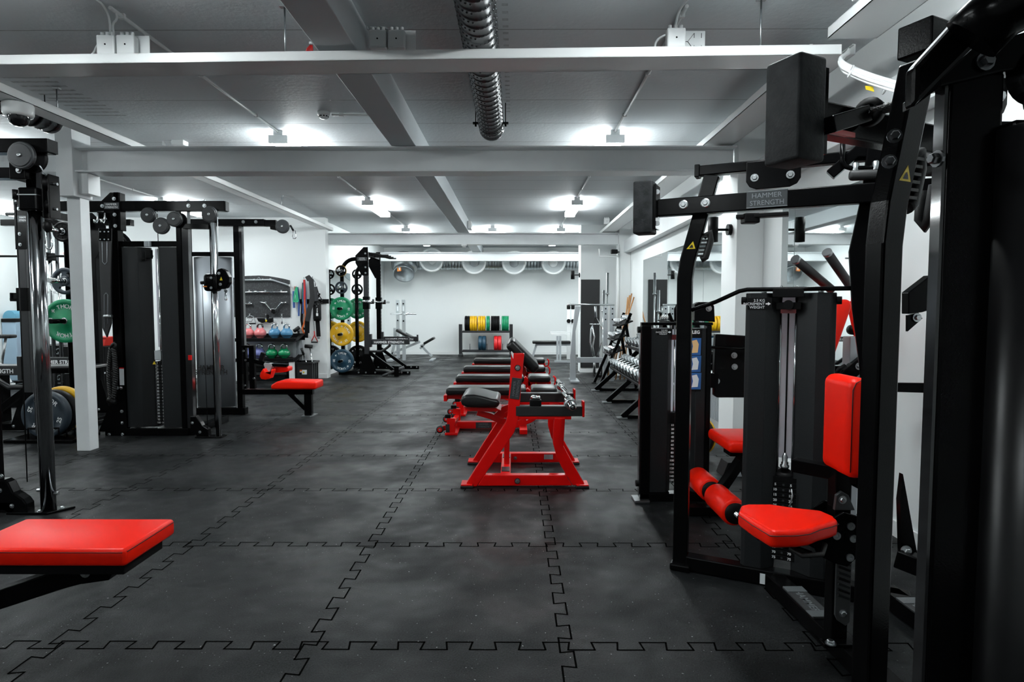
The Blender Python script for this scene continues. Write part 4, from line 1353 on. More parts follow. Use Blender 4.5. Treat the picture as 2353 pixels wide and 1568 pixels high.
part('end_cap', MB().bb(br.x, br.x + .012, YT - .018, YT + .058, bl.z - .047, bl.z + .049), SHROUD, tb, bevel=.003)
for a in (1015, 1175):
    part('beam_bolt', MB().bolt(ZA(a, 318, YT - .021), (0, -1, 0), .013, .01), STEEL, tb)
    part('beam_nut', MB().bolt(ZA(a, 300, YT - .0) + V((0, 0, .03)), (0, 0, 1), .012, .012), STEEL, tb)
mz = ZA(345, 700, YT).z
part('mid_beam', MB().bb(XA(277), XA(412), YT, YT + .06, mz - .028, mz + .028), BLACK, tw, bevel=.003)
xs = [XA(283), XA(324), XA(343), XA(361), XA(372), XA(417)]
zt_, zb_ = ZA(400, 732, YT).z, .085


def shroud(parent, x0, x1, x2, y, z0, z1, d=.10, m=None, name='shroud', mirror=False):
    "folded sheet: flat front from x0 to x1, chamfer to x2"
    pts = [(x0, y + d), (x0 + (.02 if x2 > x0 else -.02), y), (x1, y), (x2, y + d * .75), (x2, y + d)]
    mb = MB().prism([(a, b, z0) for a, b in pts], (0, 0, z1 - z0))
    return part(name, mb, m or SHROUD, parent, bevel=.004)


shroud(tw, xs[0], xs[1], xs[2], YT - .005, zb_, zt_)
shroud(tw, xs[5], xs[4], xs[3], YT - .005, zb_, zt_)
part('back_panel', MB().bb(xs[2] - .03, xs[3] + .03, YT + .20, YT + .204, .90, zt_), frosted(), tw)
part('rail_cover', MB().bb(xs[2] - .03, xs[3] + .03, YT + .30, YT + .304, .1, .90), MBLACK, tw)
stack(tw, xs[2] - .005, xs[3] + .005, YT + .10, YT + .28, .10, 20, .033, [str(k) for k in (5, 10, 15, 20, 25, 30, 35, 40, 45, 50, 55, 60, 65, 70, 75, 80, 85, 90, 95, 100)], num_size=.026)
for x in (xs[2] + .002, xs[3] - .002):
    part('guide_rod', MB().tube((x, YT + .19, .1), (x, YT + .19, zt_), .007, 10), CHROME, tw)
part('stack_head', MB().bb(xs[2], xs[3], YT + .08, YT + .28, .77, .87), MBLACK, tw, bevel=.003)
part('stack_label', MB().bb(xs[2] + .005, xs[3] - .01, YT + .07, YT + .08, .775, .87), LABELW, tw)
part('warning_sticker', MB().prism([ZB(a, b, YT - .008) for a, b in ((655, 600), (690, 600), (672, 566))], (0, .001, 0)), YEL, tw, 'yellow warning triangle')
part('cable', MB().tube((xs[2] + .035, YT + .15, .87), (xs[2] + .035, YT + .15, bl.z - .05), .004, 8), MBLACK, tw)
c_ = ZA(620, 705, YT)
part('cable_clamp', MB().box(c_ + V((0, -.02, 0)), (.05, .05, .055)), GREYM, tw, bevel=.004)
part('cable_clamp', MB().box(c_ + V((.01, -.02, -.10)), (.05, .05, .09)), MBLACK, tw, bevel=.006)
part('clamp_knob', MB().disc(ZA(585, 855, YT - .02), (-1, 0, 0), .014, .03), MBLACK, tw)
part('upright', MB().bb(XA(413), XA(424), YT - .01, YT + .06, .075, top - .02), BLACK, tw, bevel=.003)
part('side_frame', MB().bb(XA(424), XA(439), YT + .0, YT + .06, .075, top - .02), mat('polished_black_coat', (.01, .01, .011), .12, coat=.6), tw, bevel=.003)
for (a, b, r) in ((622, 415, 75), (752, 522, 82), (885, 455, 76), (1235, 408, 80)):
    pulley(tw, ZA(a, b, YT - .03), r / 4.356 * YT / 1380, .035)
part('red_marker', MB().bb(XA(432), XA(440), YT - .01, YT, .78, .83), RED, tw)
xc, yc = XA(497, 6.02), 6.02
part('chrome_post', MB().tube((xc, yc, .012), (xc, yc, ZA(1250, 490, yc).z), .029, 22), CHROME, tw)
part('post_strip', MB().bb(xc - .034, xc - .026, yc - .012, yc + .012, .1, 2.1), BLACK, tw)
part('post_bracket', MB().bar(ZA(975, 525, YT), ZA(1235, 530, yc), .05, .05), BLACK, tw, bevel=.003)
part('post_base', MB().bb(xc - .22, xc + .05, yc - .05, yc + .07, .0012, .014), BLACK, tw, bevel=.003)
cg = ZA(1225, 1090, yc)
cr = part('carriage', MB().box((xc - .01, yc - .02, cg.z), (.135, .13, .17)), BLACK, tw, bevel=.03, seg=3)
part('carriage_knob', MB().tube(ZA(1140, 1090, yc - .06), ZA(1200, 1085, yc - .06), .017, 14), MBLACK, cr)
part('carriage_label', MB().prism([ZA(a, b, yc - .086) for a, b in ((1162, 1120), (1200, 1120), (1200, 1133), (1162, 1133))], (0, .001, 0)), mat('orange_label', (.75, .2, .02)), cr)
for a, b in ((1242, 1040), (1242, 1140)):
    part('carriage_bolt', MB().bolt(ZA(a, b, yc - .086), (0, -1, 0), .009, .006), STEEL, cr)
g_ = [ZA(a, b, yc - .05) for a, b in ((1290, 985), (1300, 955), (1340, 942), (1385, 965), (1420, 1030), (1420, 1085), (1390, 1140), (1330, 1155), (1290, 1130))]
gd = part('pulley_guard', MB().prism(g_, (0, .07, 0)), BLACK, tw, bevel=.008)
part('warning_sticker', MB().prism([ZA(a, b, yc - .052) for a, b in ((1328, 1065), (1356, 1065), (1342, 1028))], (0, .001, 0)), YEL, gd, 'yellow warning triangle')
for a, b in ((1320, 995), (1335, 1105)):
    part('guard_bolt', MB().bolt(ZA(a, b, yc - .051), (0, -1, 0), .010, .007), STEEL, gd)
part('cable_ferrule', MB().tube(ZA(1388, 1145, yc - .02), ZA(1388, 1180, yc - .02), .016, 12), STEEL, tw)
carabiner(tw, ZA(1388, 1182, yc - .02), .085, .012)
part('cable', MB().tube(ZA(1306, 430, yc - .02), ZA(1308, 950, yc - .02), .004, 8), GREYM, tw)
part('cable', MB().tube(ZA(1152, 1100, yc - .05), ZB(1207, 1240, yc - .05), .003, 8), MBLACK, tw)
g_ = [ZB(a, b, yc - .04) for a, b in ((1030, 1120), (1085, 1120), (1130, 1180), (1150, 1215), (1205, 1250), (1215, 1330), (1110, 1332), (1065, 1290), (1030, 1280))]
gd = part('lower_pulley_guard', MB().prism(g_, (0, .07, 0)), BLACK, tw, bevel=.006)
for a, b in ((1055, 1185), (1130, 1278)):
    part('guard_bolt', MB().bolt(ZB(a, b, yc - .042), (0, -1, 0), .010, .007), STEEL, gd)
part('post_foot_bolt', MB().disc(ZB(1320, 1275, yc), (1, 0, 0), .011, .02), STEEL, tw)

# belt and rope hanging on the tower's left side
hb = thing('dip_belt', 'black lifting belt hanging on hooks left of the dark cable tower', 'belt', ZA(180, 600, 6.0))
yb = 6.0
part('belt_strap', MB().prism([ZA(a, b, yb) for a, b in ((112, 545), (240, 545), (236, 1200), (240, 1500), (195, 1640), (150, 1540), (135, 1200))], (0, .02, 0)), mat('belt_leather', (.012, .012, .013), .4), hb, bevel=.004)
part('belt_stitching', MB().path([ZA(a, b, yb - .002) for a, b in ((150, 640), (155, 880), (178, 905), (200, 880), (200, 640))], .0025, 6), GREYM, hb)
part('belt_stitching', MB().path([ZA(a, b, yb - .002) for a, b in ((172, 1540), (172, 1210), (190, 1190), (208, 1210), (208, 1500))], .0025, 6), GREYM, hb)
part('clasp', MB().prism([ZA(a, b, yb - .01) for a, b in ((115, 545), (240, 545), (240, 670), (115, 670))], (0, .012, 0)), BLACK, hb, bevel=.004)
for a in (133, 175, 215):
    for b in (578, 655):
        part('rivet', MB().disc(ZA(a, b, yb - .011), (0, -1, 0), .007, .004, 10), STEEL, hb)
part('buckle', MB().tube(ZA(170, 1425, yb - .02), ZA(250, 1425, yb - .02), .016, 12), STEEL, hb)
for a in (100, 170):
    part('hook', MB().path([ZA(a + 10, 395, yb + .02), ZA(a + 10, 450, yb), ZA(a - 5, 490, yb - .02), ZA(a - 25, 480, yb - .03), ZA(a - 25, 455, yb - .03)], .010, 8), CHROME, hb)
part('hook_plate', MB().prism([ZA(a, b, yb + .03) for a, b in ((100, 380), (180, 380), (185, 450), (100, 450))], (0, .008, 0)), BLACK, hb)
tr = thing('triceps_rope', 'black twisted triceps rope hanging left of the dark cable tower', 'rope', ZB(255, 600, 6.0))
for a, sgn in ((228, 1), (278, -1)):
    p0, p1 = ZB(a + 12 * sgn, 440, 6.0), ZB(a + 14 * sgn, 940, 6.0)
    for ph in (0, PI):
        pts = []
        for i in range(70):
            t = i / 69
            q = lerp(p0, p1, t) + V((math.sin(t * PI) * -.02 * sgn, 0, 0))
            an = t * 2 * PI * 11 + ph
            pts.append(q + V((math.cos(an), math.sin(an), 0)) * .012)
        part('rope_strand', MB().path(pts, .0125, 7), RUB, tr)
part('rope_loop', MB().path([ZB(235, 430, 6.0), ZB(255, 400, 6.0), ZB(275, 385, 6.0), ZB(285, 400, 6.0), ZB(285, 440, 6.0)], .014, 8), RUB, tr)
part('rope_stopper', MB().lathe([(0, -.02), (.03, -.02), (.034, 0), (.03, .025), (0, .03)], ZB(235, 960, 6.0), (1, 0, .1), 16), MBLACK, tr)
part('rope_stopper', MB().lathe([(0, -.02), (.03, -.02), (.034, 0), (.03, .025), (0, .03)], ZB(262, 975, 6.0), (1, 0, .1), 16), MBLACK, tr)

# ---------------------------------------------------------------- silver tower with the red seat
ZCc = ZM(400, 560, 7.127)
Z5 = ZM(540, 720, 8.71)
YS = 7.30
st = thing('lat_pulldown_tower', 'silver shrouded lat pulldown tower with red seat, right of the dark tower', 'gym machine', (-3.6, 7.5, 0))
XS_ = lambda px, y=YS: P(px, 780, y).x
x0, x1 = XS_(440), XS_(531)
zt_, zb_ = ZCc(400, 215, YS).z, .09
n = 30
pts = [(x0 + (x1 - x0) * i / n, YS + .10 - .10 * math.sin(PI * i / n) ** .6) for i in range(n + 1)]
part('curved_shroud', MB().prism([(a, b, zb_) for a, b in pts] + [], (0, 0, zt_ - zb_), smooth=True), SILVER, st)
lg = text_mb('HAMMER', .085, ZB(1240, 632, YS - .008), (1, 0, 0), (0, 0, 1), 0, bold=.02)
text_mb('STRENGTH', .085, ZB(1240, 678, YS - .008), (1, 0, 0), (0, 0, 1), 0, bold=.02, mb=lg, squeeze=.95)
part('lettering', lg, LBLACK, st)
part('base_rail', MB().bb(XS_(438), XS_(560), YS - .02, YS + .08, .0012, .085), BLACK, st, bevel=.004)
zc = ZCc(600, 172, YS).z
part('cross_beam', MB().bb(XS_(433), XS_(543), YS, YS + .06, zc - .026, zc + .026), BLACK, st, bevel=.003)
ztop = P(530, 520, YS).z
part('upright', MB().bb(XS_(543), XS_(555), YS - .015, YS + .06, .0012, ztop), BLACK, st, bevel=.003)
part('upright_face', MB().bb(XS_(555), XS_(562), YS - .01, YS + .05, .5, ztop), mat('polished_black_coat', (0, 0, 0)), st, bevel=.003)
part('upright', MB().bb(XS_(436), XS_(442), YS, YS + .06, .0012, ztop), BLACK, st, bevel=.003)
zb1 = P(500, 512, YS).z
part('top_beam', MB().bb(XS_(428), XS_(614), YS - .02, YS + .06, zb1 - .042, zb1 + .042), BLACK, st, bevel=.004)
part('beam_neck', MB().bb(XS_(614), XS_(640), YS - .01, YS + .05, zb1 - .045, zb1 + .032), BLACK, st, bevel=.003)
for px in (559, 588):
    part('beam_bolt', MB().bolt(P(px, 510, YS - .021), (0, -1, 0), .013, .01), STEEL, st)
pulley(st, P(650, 521, YS - .02), .083, .03)
part('pulley_arm', MB().prism([P(a, b, YS) for a, b in ((620, 520), (640, 512), (655, 535), (636, 530), (621, 527))], (0, .05, 0)), BLACK, st)
part('cable_stub', MB().path([P(667, 518, YS), P(671, 525, YS), P(674, 530, YS)], .012, 8), MBLACK, st)
carabiner(st, P(676, 530, YS), .10, .03)
# seat arm
ys = 7.22
part('seat_beam', MB().bb(XS_(556, ys), XS_(718, ys), ys - .035, ys + .035, Z5(0, 1590, ys).z - .02, Z5(0, 1520, ys).z), BLACK, st, bevel=.004)
s0, s1 = Z5(712, 1530, ys - .15), Z5(1615, 1530, ys - .15)
part('seat_pad', MB().prism([(s0.x, ys - .15, s0.z), (s0.x, ys - .15, s0.z + .05), (s0.x + .07, ys - .15, s0.z + .092), (s0.x + .14, ys - .15, s0.z + .10), (s1.x, ys - .15, s0.z + .09), (s1.x, ys - .15, s0.z)], (0, .30, 0)), REDV, st, bevel=.02, seg=3, ang=.9)
part('seat_leg', MB().bb(XS_(698, ys), XS_(715, ys), ys - .035, ys + .035, .012, Z5(0, 1560, ys).z), BLACK, st, bevel=.004)
part('leg_foot', MB().bb(XS_(694, ys), XS_(722, ys), ys - .09, ys + .09, .0012, .014), STEEL, st)
part('leg_brace', MB().bar(P(665, 903, ys), P(703, 940, ys), .05, .05), BLACK, st, bevel=.003)
# thigh pad post
part('thigh_post', MB().bb(XS_(573, ys), XS_(585, ys), ys - .03, ys + .03, Z5(0, 1510, ys).z, Z5(0, 680, ys).z), BLACK, st, bevel=.003)
part('thigh_post', MB().bb(XS_(560, ys), XS_(566, ys), ys - .03, ys + .03, Z5(0, 1510, ys).z, Z5(0, 680, ys).z), BLACK, st, bevel=.003)
part('thigh_cap', MB().bb(XS_(556, ys), XS_(585, ys), ys - .035, ys + .035, Z5(0, 690, ys).z, Z5(0, 645, ys).z), BLACK, st, bevel=.003)
for a, b in ((215, 940), (380, 1305), (200, 1445), (175, 755)):
    part('post_bolt', MB().disc(Z5(a, b, ys - .036), (0, -1, 0), .012, .012, 12), STEEL, st)
part('pad_arm', MB().rpath([Z5(220, 930, ys), Z5(400, 960, ys), Z5(560, 1000, ys), Z5(690, 1020, ys)], .05, .05), BLACK, st, bevel=.003)
part('pad_lever', MB().bar(Z5(520, 950, ys), Z5(570, 790, ys), .05, .05), MBLACK, st, bevel=.006)
part('pad_arm', MB().rpath([Z5(600, 990, ys), Z5(720, 1035, ys), Z5(1050, 1045, ys)], .06, .035), BLACK, st, bevel=.003)
part('pad_hinge', MB().prism([Z5(a, b, ys - .04) for a, b in ((590, 990), (720, 1010), (740, 1060), (690, 1190), (620, 1170), (570, 1030))], (0, .08, 0)), GREYM, st, bevel=.004)
part('thigh_pad', MB().prism([Z5(a, b, ys - .13) for a, b in ((490, 1260), (510, 1190), (560, 1110), (600, 1180), (700, 1215), (730, 1120), (742, 1160), (690, 1310), (610, 1335), (520, 1320))], (0, .12, 0)), REDV, st, bevel=.012, seg=3)
part('thigh_pad', MB().prism([Z5(a, b, ys + .02) for a, b in ((730, 1150), (760, 1090), (820, 1070), (1055, 1080), (1060, 1165), (960, 1185), (790, 1198), (745, 1185))], (0, .16, 0)), REDV, st, bevel=.015, seg=3)

# ---------------------------------------------------------------- things on and along the tool wall
YW = 11.098
Zt = ZM(400, 560, 7.127)
tb_ = thing('tool_board', 'black arched rubber board holding bars on the white wall', 'board', Zt(1400, 900, YW))
poly = [(830, 610), (1000, 555), (1200, 530), (1400, 524), (1560, 535), (1700, 558), (1800, 577), (1895, 602), (1908, 1205), (830, 1205)]
part('board', MB().prism([Zt(a, b, YW) for a, b in poly], (0, -.02, 0)), mat('speckled_board', (.022, .024, .026), .7, bump=.2, bscale=60, speck=(.075, .08, .085)), tb_)
for a, b in ((1145, 582), (1580, 580), (1235, 775), (1497, 775), (1757, 775), (1240, 967), (1500, 967), (1760, 967), (1243, 1162), (1505, 1162), (1765, 1162)):
    c = Zt(a, b, YW - .02)
    part('peg', MB().prism([c + V((-.018, 0, .014)), c + V((.018, 0, .014)), c + V((.004, 0, -.02)), c + V((-.004, 0, -.02))], (0, -.012, 0)).tube(c + V((0, 0, -.008)), c + V((0, -.022, -.006)), .007, 8), STEEL, tb_)
YA = YW - .06


def wbar(name, label, segs, r=.014, m=None, extra=None, cat='cable attachment'):
    t = thing(name, label, cat, Zt(*segs[0], YA))
    part('bar', MB().path([Zt(a, b, YA) for a, b in segs], r, 10), m or CHROME, t)
    if extra:
        extra(t)
    return t


def ex_lat(t):
    for a, b in ((1315, 592), (1447, 592)):
        part('grip_ring', MB().disc(Zt(a, b, YA), (1, 0, 0), .019, .012, 12), STEEL, t)
    part('lug', MB().path([Zt(1365, 580, YA), Zt(1388, 552, YA), Zt(1412, 580, YA)], .006, 8), STEEL, t)
    part('end_grip', MB().tube(Zt(1885, 686, YA), Zt(1900, 690, YA), .022, 12), PLAST, t)


wbar('lat_bar', 'long bent lat bar along the top of the tool board', [(1130, 597), (1580, 594), (1620, 600), (1890, 688)], .015, GREYM, ex_lat)
wbar('straight_bar', 'long straight chrome bar across the middle of the tool board', [(1000, 795), (1860, 794)], .017, None, lambda t: part('swivel', MB().lathe([(.02, -.03), (.026, 0), (.02, .03)], Zt(1335, 792, YA), (1, 0, 0), 12), STEEL, t))
wbar('short_bar', 'short chrome bar low on the tool board beside the upright', [(1010, 988), (1280, 986)], .017)
wbar('v_bar', 'chrome bent V bar with black clevis on the tool board', [(1412, 955), (1495, 976), (1603, 1105), (1640, 1108), (1755, 972), (1842, 965)], .016, None,
     lambda t: (part('clevis', MB().box(Zt(1622, 1105, YA - .02), (.06, .05, .075)), MBLACK, t, bevel=.01), part('clevis_cap', MB().box(Zt(1622, 1068, YA - .02), (.055, .045, .02)), STEEL, t), part('eye', MB().disc(Zt(1632, 1140, YA), (1, 0, 0), .014, .01, 10), MBLACK, t)))
t = thing('row_handle', 'chrome double handle hanging from the lower edge of the tool board', 'cable attachment', Zt(1245, 1200, YA))
part('frame', MB().path([Zt(1190, 1205, YA), Zt(1240, 1180, YA), Zt(1300, 1195, YA), Zt(1340, 1310, YA), Zt(1185, 1310, YA), Zt(1225, 1215, YA)], .008, 8), STEEL, t)
part('frame', MB().path([Zt(1195, 1205, YA - .05), Zt(1150, 1280, YA - .05), Zt(1270, 1275, YA - .05), Zt(1300, 1205, YA - .05)], .007, 8), STEEL, t)
part('grip', MB().tube(Zt(1185, 1312, YA), Zt(1338, 1310, YA), .013, 10), MBLACK, t)
t = thing('wide_grip', 'black moulded rowing grip hanging under the tool board', 'cable attachment', Zt(1505, 1200, YA))
part('grip_body', MB().prism([Zt(a, b, YA - .03) for a, b in ((1348, 1220), (1470, 1222), (1480, 1250), (1530, 1250), (1545, 1225), (1610, 1215), (1615, 1285), (1560, 1300), (1500, 1285), (1440, 1300), (1375, 1275))], (0, .05, 0)), MBLACK, t, bevel=.008)
part('hanger', MB().bb(Zt(1490, 0, YA).x, Zt(1525, 0, YA).x, YA - .02, YA + .01, Zt(0, 1260, YA).z, Zt(0, 1165, YA).z), MBLACK, t)
part('brand_dot', MB().disc(Zt(1508, 1265, YA - .031), (0, -1, 0), .018, .004, 12), YEL, t)
t = thing('single_handle', 'small chrome single handle hanging at the corner of the tool board', 'cable attachment', Zt(1765, 1190, YA))
part('ring', MB().path(arcpts(Zt(1765, 1190, YA), .016, 0, 2 * PI, 10, (1, 0, 0), (0, 0, 1))[:-1], .004, 6, closed=True), CHROME, t)
part('body', MB().lathe([(.010, 0), (.014, -.06), (.018, -.11), (.010, -.13)], Zt(1765, 1205, YA), (0, 0, 1), 12), CHROME, t)

# wall rail with bands and straps
Z6 = ZM(660, 620, 8.71)
YB6 = YW - .03
wr = thing('wall_rail', 'black hook rail on the white wall right of the tool board', 'rail', Z6(500, 635, YW))
a, b = Z6(225, 635, YW), Z6(838, 635, YW)
part('rail', MB().bb(a.x, b.x, YW - .022, YW - .002, a.z - .042, a.z + .042), MBLACK, wr, bevel=.003)
for x, y in ((693, 608), (693, 660)):
    part('screw', MB().disc(Z6(x, y, YW - .023), (0, -1, 0), .009, .003, 10), STEEL, wr)
for x, y in ((335, 160), (505, 145), (180, 335)):
    part('hook', MB().path([Z6(x, y, YW - .003), Z6(x, y + 20, YW - .05), Z6(x, y + 20, YW - .11), Z6(x, y - 10, YW - .13)], .006, 8), CHROME, wr)


def strap(name, label, pts, w_, m, y=YB6, cat='resistance band', extra=None):
    t = thing(name, label, cat, Z6(*pts[0], y))
    part('band', MB().rpath([Z6(a, b, y) for a, b in pts], .012, w_, side=(0, 1, 0)), m, t)
    if extra:
        extra(t)
    return t


B_GRN = mat('band_green', (.03, .42, .20), .45)
B_RED = mat('band_red', (.60, .02, .015), .45)
B_BLU = mat('band_blue', (.03, .08, .26), .45)
B_ORG = mat('band_orange', (.70, .13, .015), .45)
strap('loop_band', 'short green loop band on the small hook beside the tool board', [(178, 345), (150, 480), (130, 635), (165, 640), (195, 480), (200, 345)], .022, B_GRN, y=YW - .07)
strap('loop_band', 'short green loop band lying over another on the small hook', [(190, 350), (205, 500), (220, 630), (195, 645), (185, 560), (178, 440), (175, 360)], .018, B_GRN, y=YW - .085)
strap('loop_band', 'short red loop band on the small hook beside the tool board', [(155, 335), (160, 450), (205, 560), (210, 640)], .018, B_RED, y=YW - .055)
strap('loop_band', 'blue band hanging lowest on the small hook beside the tool board', [(128, 430), (130, 600), (138, 765)], .040, B_BLU, y=YW - .045)
strap('loop_band', 'narrow navy band end hanging right of the green loops', [(205, 350), (228, 500), (235, 700), (232, 930)], .030, B_BLU, y=YW - .04)
strap('long_band', 'long green resistance band, left strand of the band cluster', [(335, 200), (318, 400), (312, 640)], .020, B_GRN, y=YW - .05)
strap('long_band', 'long navy resistance band hanging in the band cluster', [(338, 200), (325, 500), (318, 800), (312, 880)], .026, B_BLU, y=YW - .062)
strap('long_band', 'long red resistance band in the middle of the cluster', [(340, 200), (350, 400), (350, 600)], .034, B_RED, y=YW - .075)
strap('long_band', 'long orange resistance band below the red one', [(350, 590), (350, 700), (368, 940), (330, 1100), (300, 1180), (330, 1260), (360, 1270)], .026, B_ORG, y=YW - .07)
strap('long_band', 'long pale blue resistance band beside the orange one', [(352, 200), (372, 450), (380, 700), (382, 900)], .022, mat('band_pale_blue', (.10, .17, .38), .45), y=YW - .06)
strap('long_band', 'black resistance band looping lowest in the cluster', [(325, 260), (305, 700), (285, 1010), (310, 1160), (345, 1200)], .040, MBLACK, y=YW - .028)
strap('lifting_belt', 'wide black padded belt draped over the wall hook', [(380, 190), (430, 165), (480, 220), (490, 330), (500, 520), (490, 660), (440, 800), (400, 1035)], .088, mat('belt_leather', (0, 0, 0)), y=YW - .178, cat='belt',
      extra=lambda t: (part('belt_tail', MB().bar(Z6(400, 1030, YW - .165), Z6(398, 1270, YW - .165), .01, .085, up=(1, 0, 0)), MBLACK, t), part('belt_tip', MB().bar(Z6(385, 1260, YW - .16), Z6(383, 1365, YW - .16), .01, .062, up=(1, 0, 0)), MBLACK, t)))
t = thing('suspension_trainer', 'black suspension trainer with roller and lettering on the wall rail', 'suspension trainer', Z6(590, 400, YW - .07))
part('upper_strap', MB().bar(Z6(560, 340, YW - .07), Z6(590, 690, YW - .07), .008, .075, up=(1, 0, 0)), mat('strap_grey', (.035, .037, .04), .6), t)
part('clip', MB().path([Z6(510, 180, YW - .08), Z6(540, 230, YW - .08), Z6(570, 250, YW - .08), Z6(560, 330, YW - .08)], .010, 8), STEEL, t)
part('side_strap', MB().path([Z6(590, 340, YW - .05), Z6(640, 520, YW - .05), Z6(690, 600, YW - .03)], .008, 8), MBLACK, t)
part('strap_buckle', MB().box(Z6(632, 520, YW - .055), (.03, .02, .09), (0, .4, 0)), MBLACK, t)
rl = part('roller', MB().lathe([(0, .20), (.05, .19), (.072, .15), (.072, -.13), (.06, -.17), (0, -.18)], Z6(598, 840, YW - .09), (0, 0, 1), 20), MBLACK, t)
_l = MB()
for k in range(3):
    _l.box(Z6(585 + 14 * k, 900, YW - .163), (.010, .002, .05))
for k in range(6):
    _l.path([Z6(598, 870 - k * 17, YW - .164), Z6(584 + (k % 2) * 10, 862 - k * 17, YW - .164), Z6(612, 858 - k * 17, YW - .164), Z6(598, 853 - k * 17, YW - .164)], .004, 5)
part('lettering', _l, LWHITE, rl)
for x, y in ((555, 690), (620, 690), (590, 730)):
    part('rivet', MB().disc(Z6(x, y, YW - .16), (0, -1, 0), .008, .006, 8), STEEL, t)
part('lower_strap', MB().bar(Z6(605, 1000, YW - .07), Z6(628, 1340, YW - .07), .01, .075, up=(1, 0, 0)), MBLACK, t)
part('lower_buckle', MB().box(Z6(628, 1365, YW - .07), (.04, .02, .04)), STEEL, t)
part('buckle_tag', MB().box(Z6(632, 1405, YW - .07), (.03, .015, .03)), PLAST, t)
t = thing('stirrup_handle', 'red stirrup handle on a chain below the suspension trainer', 'cable attachment', Z6(535, 1000, YW - .05))
for i in range(12):
    q = lerp(Z6(525, 960, YW - .05), Z6(540, 1220, YW - .05), i / 11)
    part('chain_link', MB().path([q + V((-.006, 0, .012)), q + V((.006, 0, .012)), q + V((.006, 0, -.012)), q + V((-.006, 0, -.012))], .0035, 6, closed=True), STEEL, t)
part('webbing', MB().path([Z6(540, 1230, YW - .05), Z6(545, 1310, YW - .05), Z6(485, 1435, YW - .05)], .009, 6), B_RED, t)
part('webbing', MB().path([Z6(542, 1230, YW - .05), Z6(550, 1320, YW - .05), Z6(608, 1440, YW - .05)], .009, 6), B_RED, t)
part('foot_bar', MB().tube(Z6(482, 1452, YW - .05), Z6(610, 1452, YW - .05), .011, 10), MBLACK, t)

# kettlebell stand
YK = 10.80
ks = thing('kettlebell_stand', 'two-tier black kettlebell stand under the tool board', 'rack', (-4.1, YK, 0))
za, zb2 = Z5(0, 500, YK - .15).z, Z5(0, 905, YK - .15).z
xr_ = Z5(1190, 0, YK - .15).x
for z, ex in ((za, 0), (zb2, -.03)):
    sh = part('shelf', MB().bb(-5.0, xr_ + ex, YK - .19, YK + .19, z - .055, z - .005).bb(-5.0, xr_ + ex, YK - .195, YK - .185, z - .06, z + .0), MBLACK, ks, bevel=.003)
    part('shelf_end', MB().prism([(xr_ + ex - .02, YK - .195, z - .055), (xr_ + ex + .05, YK - .19, z - .055), (xr_ + ex + .08, YK + .15, z + .05), (xr_ + ex + .06, YK + .19, z + .06), (xr_ + ex - .02, YK + .19, z + .05)], (0, 0, .012)), MBLACK, sh)
    part('shelf_lip', MB().bb(-5.0, xr_ + ex + .06, YK + .18, YK + .19, z - .05, z + .07), MBLACK, sh)
l0 = Z5(1060, 0, YK - .17).x
part('front_leg', MB().bb(l0, l0 + .085, YK - .18, YK - .12, .0012, zb2 - .06), PLAST, ks, bevel=.004)
part('side_panel', MB().prism([Z5(a, b, YK + .12) for a, b in ((1130, 560), (1210, 545), (1228, 900), (1160, 900))], (0, .05, 0)), GREYM, ks)
part('rear_leg', MB().bb(xr_ - .03, xr_ + .03, YK + .12, YK + .17, zb2 - .06, za - .05), GREYM, ks)
part('front_leg', MB().bb(-4.98, -4.9, YK - .18, YK - .12, .0012, zb2 - .06), PLAST, ks, bevel=.004)
part('back_panel', MB().bb(-5.0, xr_, YK + .17, YK + .18, zb2, za - .06), mat('pale_panel', (.55, .6, .62), .5), ks)


def kettlebell(label, x, y, z, m, hm=None):
    t = thing('kettlebell', label, 'kettlebell', (x, y, z), 'kettlebells on the stand')
    r = .105
    prof = [(0, 0), (.055, 0)] + [(r * math.sin(a), r - r * math.cos(a)) for a in [.58 + i * (PI - .58 - .35) / 12 for i in range(13)]] + [(0, 2 * r - .004)]
    part('ball', MB().lathe(prof, (x, y, z), (0, 0, 1), 28), m, t)
    part('band_mark', MB().lathe([(r * .975, .082), (r * 1.002, .086), (r * .995, .078)], (x, y, z - .02), (0, 0, 1), 28), MBLACK, t)
    part('horns', MB().prism([(x - .058, y - .017, z + .15), (x + .058, y - .017, z + .15), (x + .058, y - .017, z + .225), (x + .038, y - .017, z + .225), (x + .030, y - .017, z + .195), (x - .030, y - .017, z + .195), (x - .038, y - .017, z + .225), (x - .058, y - .017, z + .225)], (0, .034, 0)), m, t, bevel=.006)
    part('handle', MB().path([(x - .047, y, z + .222), (x - .049, y, z + .25)] + arcpts((x, y, z + .250), .047, PI, 0, 7, (1, 0, 0), (0, 0, 1)) + [(x + .047, y, z + .222)], .0165, 12), hm or CHROME, t)
    for o in t.children:
        for v in o.data.vertices:
            v.co.z = z + (v.co.z - z) * .85


